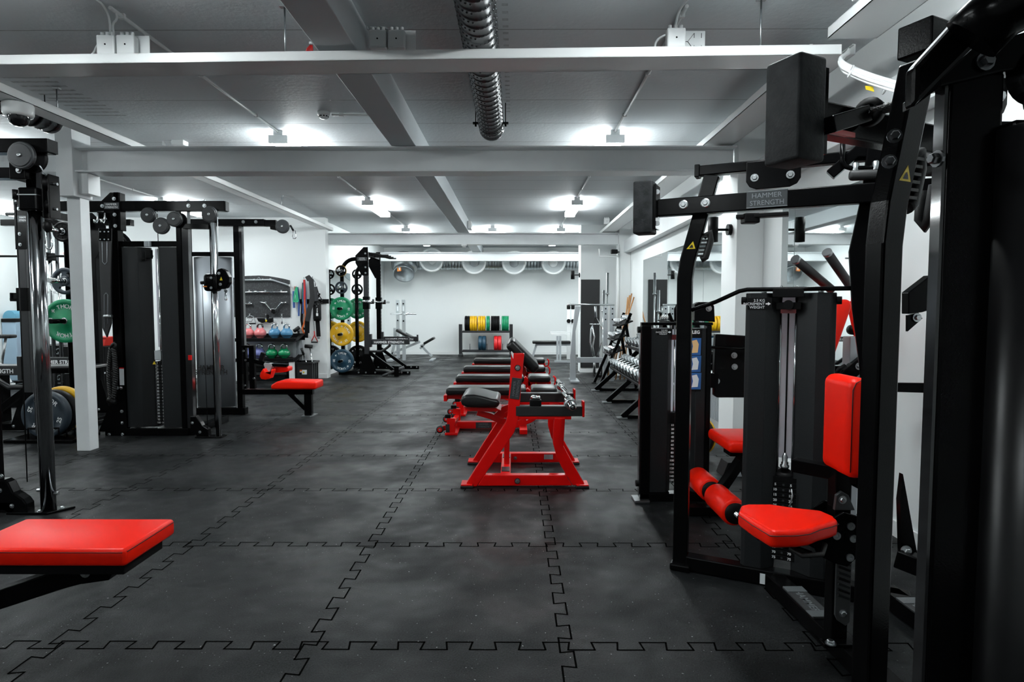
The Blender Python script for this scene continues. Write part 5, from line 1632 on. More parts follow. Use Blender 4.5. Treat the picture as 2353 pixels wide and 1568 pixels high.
K_PNK = mat('kettlebell_pink', (.80, .22, .23), .30, coat=.4)
K_BLU = mat('kettlebell_blue', (.07, .23, .40), .30, coat=.4)
K_PUR = mat('kettlebell_violet', (.19, .21, .48), .30, coat=.4)
K_GRN = mat('kettlebell_green', (.005, .25, .09), .25, coat=.4)
for zx, m, lb, hm in ((262, K_PNK, 'pink kettlebell with chrome handle on the upper tier', None), (505, K_PNK, 'pink kettlebell with dark handle on the upper tier', mat('dark_chrome', (.10, .10, .10), .2, 1.0)), (795, K_BLU, 'blue kettlebell beside the dark-handled pink one, upper tier', None), (1035, K_BLU, 'blue kettlebell at the open end of the upper tier', None)):
    kettlebell(lb, Z5(zx, 400, YK - .06).x, YK - .06, za - .004, m, hm)
for zx, m, lb in ((235, K_PUR, 'violet kettlebell half hidden behind the black post, lower tier'), (490, K_PUR, 'violet kettlebell next to the green ones, lower tier'), (738, K_GRN, 'green kettlebell beside the violet one, lower tier'), (985, K_GRN, 'green kettlebell at the open end of the lower tier')):
    kettlebell(lb, Z5(zx, 800, YK - .06).x, YK - .06, zb2 - .004, m)
for k in range(2):
    z = .0012 + k * .155
    t = thing('step_platform', '%s black step platform stacked on the floor under the kettlebell stand' % ('lower', 'upper')[k], 'step', (-4.5, YK, z))
    part('deck', MB().bb(-4.88, l0 - .06, YK - .14, YK + .16, z + .10, z + .15), RUB, t, bevel=.01)
    part('skirt', MB().bb(-4.86, l0 - .09, YK - .12, YK + .14, z, z + .10), MBLACK, t, bevel=.006)

# storage bin with cable handles
YC = 10.94
c0, c1 = Z5(1165, 1345, YC - .2), Z5(1545, 1345, YC - .2)
bn = thing('storage_bin', 'black plastic bin of handles on the floor beside the kettlebell stand', 'bin', ((c0.x + c1.x) / 2, YC, 0))
xa, xb, zt_ = c0.x, c1.x, Z5(0, 985, YC - .2).z
wl = MB()
for (a, b, c, d) in ((xa, xb, YC - .2, YC - .192), (xa, xb, YC + .132, YC + .14), (xa, xa + .008, YC - .2, YC + .14), (xb - .008, xb, YC - .2, YC + .14)):
    wl.bb(a, b, c, d, .0012, zt_)
wl.bb(xa, xb, YC - .2, YC + .14, .0012, .012)
for yy in (YC - .1, YC, YC + .1):
    wl.bb(xb, xb + .012, yy - .012, yy + .012, .02, zt_ - .03)
part('tub', wl, mat('bin_plastic', (.012, .012, .013), .35), bn)
part('rim', MB().bb(xa - .025, xb + .025, YC - .225, YC - .2, zt_ - .02, zt_ + .008).bb(xa - .025, xb + .025, YC + .135, YC + .15, zt_ - .02, zt_ + .008).bb(xa - .025, xa, YC - .2, YC + .135, zt_ - .02, zt_ + .008).bb(xb, xb + .025, YC - .2, YC + .135, zt_ - .02, zt_ + .008), mat('bin_plastic', (0, 0, 0)), bn, bevel=.004)
part('bin_label', MB().prism([Z5(a, b, YC - .2005) for a, b in ((1295, 1135), (1438, 1135), (1438, 1228), (1295, 1228))], (0, -.001, 0)), LABELW, bn, 'white printed label')
part('label_print', MB().prism([Z5(a, b, YC - .202) for a, b in ((1295, 1135), (1340, 1135), (1340, 1165), (1295, 1165))], (0, -.001, 0)), B_ORG, bn)
part('label_print', MB().prism([Z5(a, b, YC - .202) for a, b in ((1295, 1185), (1340, 1185), (1340, 1228), (1295, 1228))], (0, -.001, 0)), MBLACK, bn)
part('label_print', MB().disc(Z5(1375, 1185, YC - .203), (0, -1, 0), .015, .001, 10), YEL, bn)
t = thing('t_handle', 'tall black T handle leaning out of the bin against the stand', 'cable attachment', (c0.x + .12, YC, .02))
part('rod', MB().path([Z5(1265, 350, YC + .1), Z5(1310, 620, YC + .1), Z5(1320, 980, YC + .1), V((c0.x + .14, YC + .1, .02))], .020, 10), MBLACK, t)
part('grip', MB().tube(Z5(1180, 360, YC + .1), Z5(1285, 285, YC + .1), .035, 14), RUB, t)
t = thing('t_handle', 'short T handle with chrome rod standing in the bin', 'cable attachment', (c0.x + .3, YC, .02))
part('rod', MB().tube(Z5(1500, 690, YC + .05), V((c0.x + .30, YC + .05, .02)), .012, 10), CHROME, t)
part('grip', MB().tube(Z5(1400, 660, YC + .03), Z5(1545, 670, YC + .03), .035, 14), RUB, t)
t = thing('rod_handle', 'black gripped rod leaning inside the bin', 'cable attachment', (c0.x + .22, YC, .02))
part('rod', MB().tube(Z5(1370, 820, YC - .08), V((c0.x + .30, YC - .08, .02)), .012, 10), CHROME, t)
part('grip', MB().tube(Z5(1330, 705, YC - .12), Z5(1375, 830, YC - .08), .022, 12), RUB, t)

# ---------------------------------------------------------------- left rack with plates
half_rack('black half rack with plate pegs behind the white steel column', -5.15, 6.32, -1, (2.10, 1.59, 1.175))
xq = -5.15 + .465
grip_plate('small solid black plate, topmost peg behind the white column', (xq, 6.263, 2.10), (0, -1, 0), .105, .035, MBLACK, None, 'plates on the left rack', n=8)
grip_plate('slate grip plate with three holes behind the white column', (xq, 6.263, 1.59), (0, -1, 0), .14, .035, P_NVY, None, 'plates on the left rack')
bumper('green bumper plate with white lettering behind the white column', (xq, 6.251, 1.175), (0, -1, 0), (.05, 0, 1), .228, .06, P_GRN, '10', 'plates on the left rack')
fr = thing('floor_plate_rack', 'low black floor rack holding plates left of the white column', 'rack', (-4.62, 5.95, 0))
part('base', MB().bb(-4.95, -4.28, 5.72, 6.12, .0012, .035), BLACK, fr, bevel=.003)
for y in (5.78, 5.885, 5.99, 6.09):
    part('divider', MB().path([(-4.75, y, .03), (-4.75, y, .14), (-4.45, y, .14), (-4.45, y, .03)], .008, 8), BLACK, fr)
zc_ = .035 + .232
for y, m, lb, lt in ((5.83, P_NVY, 'slate bumper plate at the front of the floor rack', True), (5.935, MBLACK, 'black bumper plate in the middle of the floor rack', False), (6.04, P_YEL, 'yellow bumper plate at the back of the floor rack', False)):
    bumper(lb, (-4.60, y, zc_ + (.02 if m == P_YEL else 0)), (0, -1, 0), (.35, 0, .94), .23, .075, m, '25' if lt else None, 'plates in the floor rack', letters=lt)
sm = thing('smith_machine', 'chrome guide rods and dark base of a smith machine near the treatment room door', 'gym machine', (-5.75, 7.9, 0))
for dx in (0, .10):
    part('guide_rod', MB().tube((-6.10 + dx, 7.9, .10), (-6.10 + dx, 7.9, 2.75 - dx * 3), .024, 14), CHROME, sm)
part('base_beam', MB().bb(-6.7, -5.0, 7.85, 7.95, .0012, .10), BLACK, sm, bevel=.003)
part('top_beam', MB().bb(-6.7, -5.0, 7.86, 7.94, 2.38, 2.46), BLACK, sm, bevel=.003)
part('bar', MB().tube((-7.0, 7.82, 1.98), (-4.7, 7.82, 1.98), .015, 10), MBLACK, sm)
for dx in (-6.15, -5.2):
    part('bar_carriage', MB().bb(dx - .05, dx + .10, 7.80, 7.96, 1.93, 2.03), MBLACK, sm, bevel=.01)
half2 = thing('low_bench', 'black flat bench inside the left rack', 'bench', (-5.6, 6.85, 0))
part('pad', MB().bb(-6.1, -4.75, 6.72, 7.0, .62, .655), BLKV, half2, bevel=.02, seg=3)
part('frame', MB().bb(-6.0, -4.9, 6.82, 6.9, .56, .62), BLACK, half2, bevel=.003)
for x in (-5.9, -4.95):
    part('leg', MB().bb(x - .03, x + .03, 6.80, 6.92, .0012, .56), BLACK, half2, bevel=.003)

# far left: door, bikes, boxes
dr = thing('door_1', 'white door lettered BEHANDLINGSROM in the left wall section', 'door', (-8.2, YP, 0))
del dr['category']
dr['kind'] = 'structure'
dx0, dx1 = P(58, 700, YP).x, P(148, 700, YP).x
part('door_leaf', MB().bb(dx0, dx1, YP - .03, YP - .002, .01, 1.92), mat('door_white', (.72, .75, .75), .4), dr, bevel=.003)
part('door_frame', MB().bb(dx0 - .06, dx0, YP - .045, YP, .0, 1.98).bb(dx1, dx1 + .06, YP - .045, YP, .0, 1.98).bb(dx0 - .06, dx1 + .06, YP - .045, YP, 1.92, 1.98), PLAST, dr)
part('door_sign', text_mb('BEHANDLINGSROM', .068, P(102, 672, YP - .03), (1, 0, 0), (0, 0, 1), .0005, bold=.005), LBLACK, dr)
fx = thing('fire_sign', 'small white fire sign on the wall above the door', 'sign', P(88, 590, YP))
part('plate', MB().prism([P(a, b, YP - .01) for a, b in ((80, 575), (94, 575), (94, 606), (80, 606))], (0, .008, 0)), LABELW, fx)
part('pictogram', MB().disc(P(87, 590, YP - .011), (0, -1, 0), .05, .001, 12), GREYM, fx)
rp_ = thing('wall_decal', 'red curved wall panel behind the left rack', 'panel', P(110, 800, YP))
part('panel', MB().prism([P(a, b, YP - .004) for a, b in ((70, 772), (106, 772), (122, 815), (122, 832), (70, 832))], (0, -.03, 0)), mat('red_panel', (.55, .01, .015), .4), rp_)
_q = P(155, 583, 9.5)
ns = thing('hanging_sign', 'red number sign hanging beside the white column', 'sign', P(152, 590, 9.5))
part('number', MB().path(arcpts(P(155, 583, 9.5), .045, .6, 5.7, 10, (1, 0, 0), (0, 0, 1)), .014, 8), B_RED, ns)
part('stroke', MB().box(P(154, 594, 9.5), (.05, .02, .02)), B_RED, ns)
part('cord', MB().tube((_q.x, 9.5, _q.z + .04), (_q.x, 9.5, ZC), .003, 6), PLAST, ns)


def spin_bike(label, x, y):
    t = thing('spin_bike', label, 'exercise bike', (x, y, 0))
    m = mat('bike_white', (.75, .77, .77), .3)
    part('flywheel', MB().lathe([(0, -.03), (.20, -.03), (.25, -.02), (.25, .02), (.20, .03), (0, .03)], (x - .12, y, .38), (0, 1, 0), 32), m, t)
    f = part('chain_guard', MB().prism([(x - .1, y - .05, .55), (x + .25, y - .05, .42), (x + .3, y - .05, .30), (x + .1, y - .05, .22), (x - .2, y - .05, .25)], (0, .04, 0)), m, t, bevel=.01)
    part('guard_badge', MB().prism([(x + .0, y - .052, .42), (x + .14, y - .052, .36), (x + .02, y - .052, .33)], (0, .001, 0)), MBLACK, f)
    part('frame', MB().rpath([(x - .25, y, .35), (x - .05, y, .62), (x + .18, y, .40), (x + .35, y, .10)], .05, .05), m, t)
    part('seat_post', MB().tube((x + .22, y, .35), (x + .32, y, .82), .02, 10), STEEL, t)
    part('saddle', MB().box((x + .32, y, .85), (.26, .16, .06)), BLKV, t, bevel=.025, seg=3)
    part('handlebar_post', MB().tube((x - .12, y, .5), (x - .20, y, .98), .02, 10), STEEL, t)
    part('handlebar', MB().path([(x - .02, y - .2, 1.05), (x - .28, y - .2, 1.0), (x - .28, y + .2, 1.0), (x - .02, y + .2, 1.05)], .016, 8), MBLACK, t)
    for xx in (x - .38, x + .42):
        part('foot_bar', MB().bb(xx - .04, xx + .04, y - .25, y + .25, .0012, .07), MBLACK, t, bevel=.01)
    part('base_tube', MB().bar((x - .38, y, .07), (x + .42, y, .07), .05, .05), m, t)
    return t


spin_bike('white exercise bike behind the left rack, under the red wall panel', -8.05, 10.3)
spin_bike('white exercise bike farthest to the left near the blue cabinet', -8.5, 9.6)
cbn = thing('cabinet', 'pale blue cabinet against the far left wall', 'cabinet', (-9.0, 10.8, 0))
part('body', MB().bb(-9.18, -8.93, 10.7, 11.05, .0012, 1.05), mat('cabinet_blue', (.30, .42, .52), .5), cbn, bevel=.006)
part('rounded_top', MB().prism([(-9.17, 10.72, 1.12)] + [V((-9.055 + .12 * math.cos(a), 10.72, 1.12 + .14 * math.sin(a))) for a in [PI - i * PI / 10 for i in range(11)]], (0, .3, 0)), mat('cabinet_top_blue', (.10, .30, .42), .5), cbn)
part('top_edge', MB().bb(-9.18, -8.93, 10.69, 11.05, 1.05, 1.11), MBLACK, cbn)
for k, (px, w_, lb, txt) in enumerate(((152, .5, 'black plyo box with outlined lettering behind the left rack', 'GYM'), (218, .62, 'black plyo box with outlined lettering right of the white column', 'CRO'))):
    y = (8.7, 8.45)[k]
    c = FL(px, 917)
    x = P(px, 800, y).x
    t = thing('plyo_box', lb, 'plyo box', (x, y, 0))
    part('box', MB().bb(x - w_ / 2, x + w_ / 2, y - .25, y + .25, .42, .78), MBLACK, t, bevel=.01)
    part('box_base', MB().bb(x - w_ / 2, x + w_ / 2, y - .25, y + .25, .0012, .41), MBLACK, t, bevel=.01)
    part('lettering', text_mb(txt, .14, (x + .08, y - .2505, .60), (0, 0, -1), (1, 0, 0), .0005), LGREY, t)
    part('lettering', text_mb('GYM', .12, (x + .08, y - .2505, .24), (0, 0, -1), (1, 0, 0), .0005), LGREY, t)
    part('white_edge', MB().bb(x - w_ / 2, x + w_ / 2, y - .252, y - .25, .405, .425), LABELW, t)
t = thing('crate', 'small red crate on top of the plyo box right of the white column', 'crate', P(228, 780, 8.45))
q = P(228, 787, 8.35)
part('tub', MB().prism([(q.x - .14, 8.30, .782), (q.x + .10, 8.30, .782), (q.x + .13, 8.30, .89), (q.x - .16, 8.30, .89)], (0, .25, 0)), mat('crate_red', (.65, .03, .02), .4), t)
part('lid_edge', MB().bb(q.x - .17, q.x + .14, 8.28, 8.57, .89, .905), mat('crate_red', (0, 0, 0)), t)

# ---------------------------------------------------------------- converging twin-arm machine at the right
YM = 2.18           # its middle plane; the two frames run together away from the seat
UX, UY = .9, -.435


def VF(s, d, z, near=False):
    "frame coordinates: s along the frame, d towards the seat, z up"
    x, y = .84 + UX * s + UY * d, 2.98 + UY * s - UX * d
    return V((x, 2 * YM - y if near else y, z))


pf = thing('twin_arm_machine', 'black twin frame strength machine with red seat, back pad and rubber counterweights', 'gym machine', (1.15, YM, 0))
for near in (False, True):
    g = lambda s, d, z: VF(s, d, z, near)
    ud = V((UX, -UY if near else UY, 0))                 # along the frame
    nd = V((UY, UX if near else -UX, 0))                 # towards the seat
    sg = -1 if near else 1
    fc = -nd if near else nd                             # side of the frame the photo sees
    # bent main post
    part('main_post', MB().rpath([g(0, 0, .02), g(0, 0, 1.46), g(.012, 0, 1.55), g(.12 if not near else .098, 0, 1.95 if not near else 1.87)], .045, .072, side=nd), BLACK, pf, bevel=.006)
    f = part('post_foot', MB().bar(g(-.045, 0, .018), g(.055, 0, .018), .11, .034), BLACK, pf, bevel=.008)
    st_ = g(.034, 0, 1.62) + fc * .0232
    u2 = (g(.12, 0, 1.95) - g(.012, 0, 1.55)).normalized()
    part('warning_sticker', MB().add([st_ - ud * .021 - u2 * .018, st_ + ud * .021 - u2 * .018, st_ + u2 * .020], [(0, 1, 2)]).use(1).add([st_ + fc * .0006 - ud * .010 - u2 * .013, st_ + fc * .0006 + ud * .010 - u2 * .013, st_ + fc * .0006 + ud * .006 - u2 * .004, st_ + fc * .0006 + u2 * .004, st_ + fc * .0006 - ud * .006 - u2 * .002], [(0, 1, 2, 3, 4)]), [YEL, LBLACK], pf, 'yellow warning triangle')
    # ribbed hand grip beside it
    gp = part('hand_grip', MB().path([g(.085, .0, 1.66), g(.115, 0, 1.68), g(.118, 0, 1.64), g(.095, 0, 1.56), g(.075, 0, 1.55)], .016, 10), RUB, pf)
    gr = MB()
    for i in range(6):
        q = lerp(g(.090, 0, 1.66), g(.070, 0, 1.57), i / 5)
        gr.bar(q - ud * .016, q + ud * .016, .036, .007)
    part('grip_ribs', gr, RUB, gp)
    # swinging arm beam with the rubber counterweight
    gf = g
    OFF = V((.06, .17, 0)) if near else V((0, 0, 0))
    g = lambda s, d, z: gf(s, d, z) + OFF
    a, b = g(-.12, .075, 1.80), g(1.04 if not near else .55, .075, 1.80)
    ab = part('arm_beam', MB().bar(a, b, .05, .082), BLACK, pf, bevel=.005)
    for s in ((.005, .105) if not near else ()):
        q = g(s, .075, 1.805) + fc * .026
        bt = part('arm_bolt', MB().lathe([(0, 0), (.020, 0), (.022, .003), (.018, .006), (0, .006)], q, fc, 18, False).bolt(q + fc * .005, fc, .012, .010), STEEL, ab)
    c = g(-.185, .075, 1.805)
    cwb = MB().bar(c - V((0, 0, .127)), c + V((0, 0, .127)), .105, .095, up=tuple(ud))
    part('counterweight', cwb, RUBG, ab, 'grey rubber counterweight block', bevel=.009, seg=3)
    pl_ = part('counterweight_plate', MB().bar(g(-.128, .075, 1.70), g(-.128, .075, 1.91), .09, .012, up=tuple(ud)), BLACK, ab)
    for dz in (-.08, .07):
        part('plate_bolt', MB().disc(g(-.118, .10, 1.805 + dz), fc, .012, .01, 10), STEEL, pl_)
    # badge and lettering on the arm
    if not near:
        q = g(.37, .075, 1.805) + fc * .0265
        bd = part('badge', MB().bar(q - ud * .085, q + ud * .085, .004, .074), BADGE, ab, bevel=.002)
        logo(q + fc * .0022, ud, (0, 0, 1), .031, LGREY, bd, bold=.02)
        part('badge_border', MB().bar(q - ud * .085 + V((0, 0, .036)), q + ud * .085 + V((0, 0, .036)), .006, .003).bar(q - ud * .085 - V((0, 0, .036)), q + ud * .085 - V((0, 0, .036)), .006, .003), LGREY, bd)
    g = gf
    # upper beam, gusset plate, rear post
    if near:
        g = lambda s, d, z: gf(s, d, z) + V((.045, .03, -.035))
    ubm = part('upper_beam', MB().bar(g(.06, 0, 1.975), g(1.08, 0, 1.975), .05, .048), BLACK, pf, bevel=.005)
    part('beam_cap', MB().bar(g(.04, 0, 1.975), g(.065 if not near else .13, 0, 1.975), .062 if not near else .078, .060 if not near else .075), BLACK, ubm, bevel=.004)
    gpts = [(.275, 1.99), (.505, 1.99), (.505, 1.90), (.49, 1.875), (.46, 1.862), (.32, 1.862), (.29, 1.875), (.275, 1.90)]
    gu = part('gusset_plate', MB().prism([g(s, .03, z) for s, z in gpts], tuple(nd * .006)), BLACK, pf, bevel=.003)
    for s in (.312, .462):
        part('plate_bolt', MB().bolt(g(s, .037 if not near else .03, 1.915), fc, .012, .010), STEEL, gu)
    part('rear_post', MB().rpath([g(.80, .02, 2.0), g(.785, .02, 1.80), g(.744, .02, 1.56), g(.762, .02, 1.32), g(.80, .02, 1.05), g(.86, .02, .06)], .05, .085, side=nd), BLACK, pf, bevel=.006)
    part('brace_tube', MB().rpath([g(.95, 0, 1.95), g(.72, .02, 1.99), g(.62, .02, 1.90)], .045, .045, side=nd), BLACK, pf, bevel=.004)
    hk = part('storage_hook', MB().path([g(.665, .06, 2.03), g(.665, .06, 1.95), g(.675, .06, 1.925), g(.70, .06, 1.915), g(.86, .06, 1.90)], .011, 10), BLACK, pf)
    part('hook_rubber', MB().bar(g(.69, .06, 1.885), g(.86, .06, 1.875), .04, .045), RUB, pf, bevel=.016, seg=3)
    for s in (.715, .79):
        part('hook_bolt', MB().lathe([(.014, -.02), (.014, .012), (.008, .018), (0, .018)], g(s, .06, 1.92), (0, 0, 1), 10), STEEL, hk)
    part('pulley_bracket', MB().bar(g(.24, .07, 1.735), g(.46, .07, 1.735), .05, .018), MBLACK, pf, bevel=.003)
    part('pulley_clamp', MB().box(g(.30, .07, 1.725), (.07, .06, .045)), MBLACK, pf, bevel=.006)
    # stack tower
    if not near:
        z0, z1 = .074, 1.385
        for (s0, s1, s2) in ((.283, .375, .43), (.663, .585, .504)):
            e = -.02 if s2 > s1 else .02
            pts = [g(s0, -.14, z0), g(s0 + e * -.0, .0, z0), g(s0 - e, .02, z0), g(s1, .02, z0), g(s2, -.03, z0), g(s2, -.14, z0)]
            sh = part('shroud', MB().prism(pts, (0, 0, z1 - z0)), SHROUD, pf, bevel=.004)
            part('shroud_knob', MB().disc(g(s0, -.01, 1.35), tuple(-ud if e < 0 else ud), .018, .02, 14), MBLACK, sh)
            if s2 > s1:
                q = g(.345, .0212, 1.335)
                lb = part('increment_label', MB().bar(q - ud * .052, q + ud * .052, .001, .055), MBLACK, sh)
                mb = MB()
                for i, tx in enumerate(('2.5 KG', 'INCREMENT', 'WEIGHT')):
                    text_mb(tx, .017, q + fc * .001 + ud * .022 + V((0, 0, .016 - .016 * i)), ud, (0, 0, 1), .0004, align='RIGHT', bold=0, mb=mb)
                part('lettering', mb, LWHITE, lb)
                ar = q + fc * .0012 + ud * .036
                part('arrow', MB().add([ar - ud * .010 - V((0, 0, .003)), ar - V((0, 0, .003)), ar - V((0, 0, .008)), ar + ud * .012, ar + V((0, 0, .008)), ar + V((0, 0, .003)), ar - ud * .010 + V((0, 0, .003))], [(0, 1, 2, 3, 4, 5, 6)]), LWHITE, lb)
        part('back_panel', MB().prism([g(.40, -.07, .60), g(.535, -.07, .60), g(.535, -.073, .60), g(.40, -.073, .60)], (0, 0, z1 - .60)), frosted(), pf, 'frosted back panel')
        # plates
        nms = [str(k) for k in range(5, 80, 5)]
        for i in range(15):
            zz = .118 + i * .0252
            pl = part('weight_plate', MB().prism([g(.40, -.02, zz), g(.535, -.02, zz), g(.535, -.14, zz), g(.40, -.14, zz)], (0, 0, .0228)), MBLACK, pf, bevel=.0015)
            mb = MB()
            for s in (.430, .497):
                text_mb(nms[14 - i], .0165, g(s, -.0195, zz + .0114), ud, (0, 0, 1), .0004, bold=.03, mb=mb)
            part('weight_number', mb, LWHITE, pl)
            part('pin_hole', MB().disc(g(.465, -.0198, zz + .0114), fc, .005, .0008, 12), BADGE, pl)
        part('stack_head', MB().prism([g(.41, -.02, .496), g(.525, -.02, .496), g(.525, -.13, .496), g(.41, -.13, .496)], (0, 0, .022)).lathe([(.055, 0), (.055, .012), (.03, .02), (.016, .03), (.016, .06), (0, .06)], g(.467, -.075, .518), (0, 0, 1), 18), MBLACK, pf)
        part('head_bolts', MB().lathe([(.02, 0), (.022, .01), (.012, .02), (.014, .05), (.006, .07), (0, .07)], g(.467, -.045, .56), (0, 0, 1), 8), STEEL, pf)
        part('selector_cord', MB().path([g(.50, -.01, .47), g(.505, .0, .44), g(.497, .0, .40), g(.49, -.005, .36)], .004, 6), STEEL, pf)
        part('stack_cable', MB().tube(g(.467, -.05, .60), g(.467, -.05, 1.32), .004, 8), MBLACK, pf)
        for s in (.434, .500):
            part('guide_rod', MB().tube(g(s, -.055, .5), g(s, -.055, 1.42), .006, 10), CHROME, pf)
        part('increment_bar', MB().bar(g(.415, -.01, 1.325), g(.52, -.01, 1.325), .03, .034), MBLACK, pf, bevel=.003)
        kn = part('increment_knob', MB().disc(g(.467, .005, 1.33), fc, .022, .025, 18), MBLACK, pf)
        part('knob_skirt', MB().bar(g(.435, .0, 1.30), g(.50, .0, 1.30), .012, .018), mat('dark_red_enamel', (.10, .006, .008), .4), kn)
        part('top_rod', MB().path([g(.036, .01, 1.305), g(.15, .02, 1.345), g(.255, .02, 1.395), g(.29, .02, 1.402), g(.52, .02, 1.402), g(.735, .03, 1.402)], .010, 10), BLACK, pf)
        for s in (.36, .60):
            part('top_stud', MB().tube(g(s, -.03, 1.38), g(s, -.03, 1.40), .012, 10), STEEL, pf)
        part('stack_plate', MB().bar(g(.40, -.02, 1.385), g(.53, -.02, 1.385), .1, .04), MBLACK, pf, bevel=.003)
    # base rail
    part('base_rail', MB().bar(g(.03, 0, .04), g(.98, 0, .04), .07, .072), BLACK, pf, bevel=.005)
    if not near:
        q = g(.405, .0355, .035)
        part('data_plate', MB().bar(q - ud * .03, q + ud * .03, .002, .05), LABELW, pf)
# spine between the frames, with foot treads
part('base_spine', MB().bar((1.215, 2.76, .04), (1.28, 1.35, .04), .085, .072), BLACK, pf, bevel=.006)
part('base_spine', MB().bar((1.66, 2.64, .04), (1.70, 1.60, .04), .085, .072), BLACK, pf, bevel=.006)
TRD = mat('tread_rubber', (.020, .021, .022), .6, bump=.4, bscale=160)
DIA = mat('diamond_plate', (.10, .11, .115), .45, .3, bump=.6, bscale=260)
for xx, y0, y1 in ((1.218, 2.60, 2.34), (1.655, 2.50, 2.24)):
    t_ = part('foot_tread', MB().bar((xx + .01, y0, .079), (xx + .018, y1, .079), .085, .006), TRD, pf)
    for a, b in ((y0, y0 - .05), (y1 + .05, y1)):
        part('tread_end', MB().bar((xx + .011, a, .0835), (xx + .012, b, .0835), .085, .003), DIA, t_)
    part('tread_lettering', text_mb('HAMMER', .045, (xx + .014, (y0 + y1) / 2, .0825), (0, -1, 0), (1, 0, 0), .0004, bold=.02), LGREY, t_)
# seat column
nb = set(o.name for o in C.objects)
part('seat_column', MB().bar((1.335, 2.20, .07), (1.335, 2.20, 1.0), .06, .06, up=(1, 0, 0)), BLACK, pf, bevel=.005)
part('column_gusset', MB().bb(1.26, 1.41, 2.13, 2.17, .076, .09), BLACK, pf, bevel=.002)
for x, y in ((1.285, 2.135), (1.385, 2.135)):
    part('base_bolt', MB().bolt((x, y, .09), (0, 0, 1), .013, .012), STEEL, pf)
adj = part('adjuster_plate', MB().prism([(1.315, 2.148, .17), (1.345, 2.148, .15), (1.36, 2.148, .165), (1.36, 2.148, .42), (1.305, 2.148, .42), (1.305, 2.148, .19)], (0, .01, 0)), mat('adjuster_grey', (.035, .037, .038), .4), pf, bevel=.002)
for i in range(7):
    part('adjuster_rib', MB().bar((1.31, 2.143, .27 + i * .021), (1.352, 2.143, .255 + i * .021), .008, .008), MBLACK if i % 2 else SHROUD, adj)
part('adjuster_bolt', MB().bolt((1.332, 2.147, .20), (0, -1, 0), .010, .008), STEEL, adj)
# pivot plates
ppts = [(1.20, .48), (1.27, .56), (1.31, .585), (1.36, .57), (1.385, .50), (1.375, .43), (1.33, .385), (1.27, .40), (1.22, .43)]
for yy in (2.12, 2.25):
    pp = part('pivot_plate', MB().prism([(x, yy, z) for x, z in ppts], (0, .012, 0)), BLACK, pf, bevel=.003)
for x, z in ((1.335, .535), (1.285, .50), (1.345, .49), (1.335, .42)):
    part('pivot_bolt', MB().lathe([(.0, 0), (.014, 0), (.014, .006), (.007, .006), (.006, .002), (0, .002)], (x, 2.12, z), (0, -1, 0), 14, False), STEEL, pf)
part('gas_spring', MB().tube((1.23, 2.19, .40), (1.10, 2.19, .45), .014, 12), MBLACK, pf)
part('seat_arm', MB().rpath([(1.34, 2.19, .46), (1.20, 2.19, .47), (1.02, 2.19, .487)], .07, .04), BLACK, pf, bevel=.003)
part('seat_handle', MB().path([(1.10, 2.08, .47), (1.13, 2.05, .455), (1.20, 2.05, .46), (1.23, 2.09, .48)], .009, 8), RUB, pf)
part('top_lug', MB().prism([(1.295, 2.155, .58), (1.30, 2.155, .635), (1.32, 2.155, .65), (1.345, 2.155, .635), (1.37, 2.155, .58)], (0, .014, 0)), BADGE, pf, bevel=.002)
part('lug_bolt', MB().bolt((1.322, 2.154, .62), (0, -1, 0), .010, .006), STEEL, pf)
for o in list(C.objects):
    if o.name not in nb and o.type == 'MESH':
        for v in o.data.vertices:
            v.co.x -= .13
# red seat
zs = .565
kk = .755 / .84
def SP(zx, zy):
    return FL(1540 + zx / 2.496, 940 + zy / 2.496, zs)
sp = [SP(*q) for q in ((392, 585), (405, 548), (440, 541), (570, 541), (720, 563), (865, 577), (945, 612), (966, 636), (930, 650), (860, 668), (800, 692), (730, 700), (610, 703), (572, 700), (470, 640))]
st2 = part('seat_pad', MB().prism([p - V((0, 0, .062)) for p in sp], (0, 0, .062)), REDV, pf, 'red trapezoid seat pad', bevel=.018, seg=4, ang=.7)
mb = MB()
ins = sum(sp, V((0, 0, 0))) / len(sp)
rim = [ins + (p - ins) * 1.003 - V((0, 0, .017)) for p in sp]
part('seat_piping', MB().path(rim, .0016, 6, closed=True), SEAMB, st2)
# red back pad
bp = part('back_pad', MB().bb(1.165, 1.245, 2.075, 2.275, .715, 1.072), REDV, pf, 'red upholstered back pad', bevel=.034, seg=5)
bq = arcpts((1.205, 2.0755, 1.0), .001, 0, 1, 1, (1, 0, 0), (0, 0, 1))
rr = [(1.178, 2.083, .748), (1.178, 2.083, 1.03), (1.192, 2.083, 1.055), (1.225, 2.083, 1.06)]
part('back_piping', MB().path([(1.176, 2.081, .74), (1.176, 2.081, 1.03), (1.186, 2.080, 1.055), (1.205, 2.080, 1.066), (1.232, 2.080, 1.058)], .0018, 6), SEAMB, bp)
part('pad_bracket', MB().bb(1.245, 1.28, 2.15, 2.21, .66, .98), BLACK, pf, bevel=.003)
part('pad_crossbar', MB().bar((1.10, 2.34, .70), (1.26, 2.17, .70), .05, .05), BLACK, pf, bevel=.003)
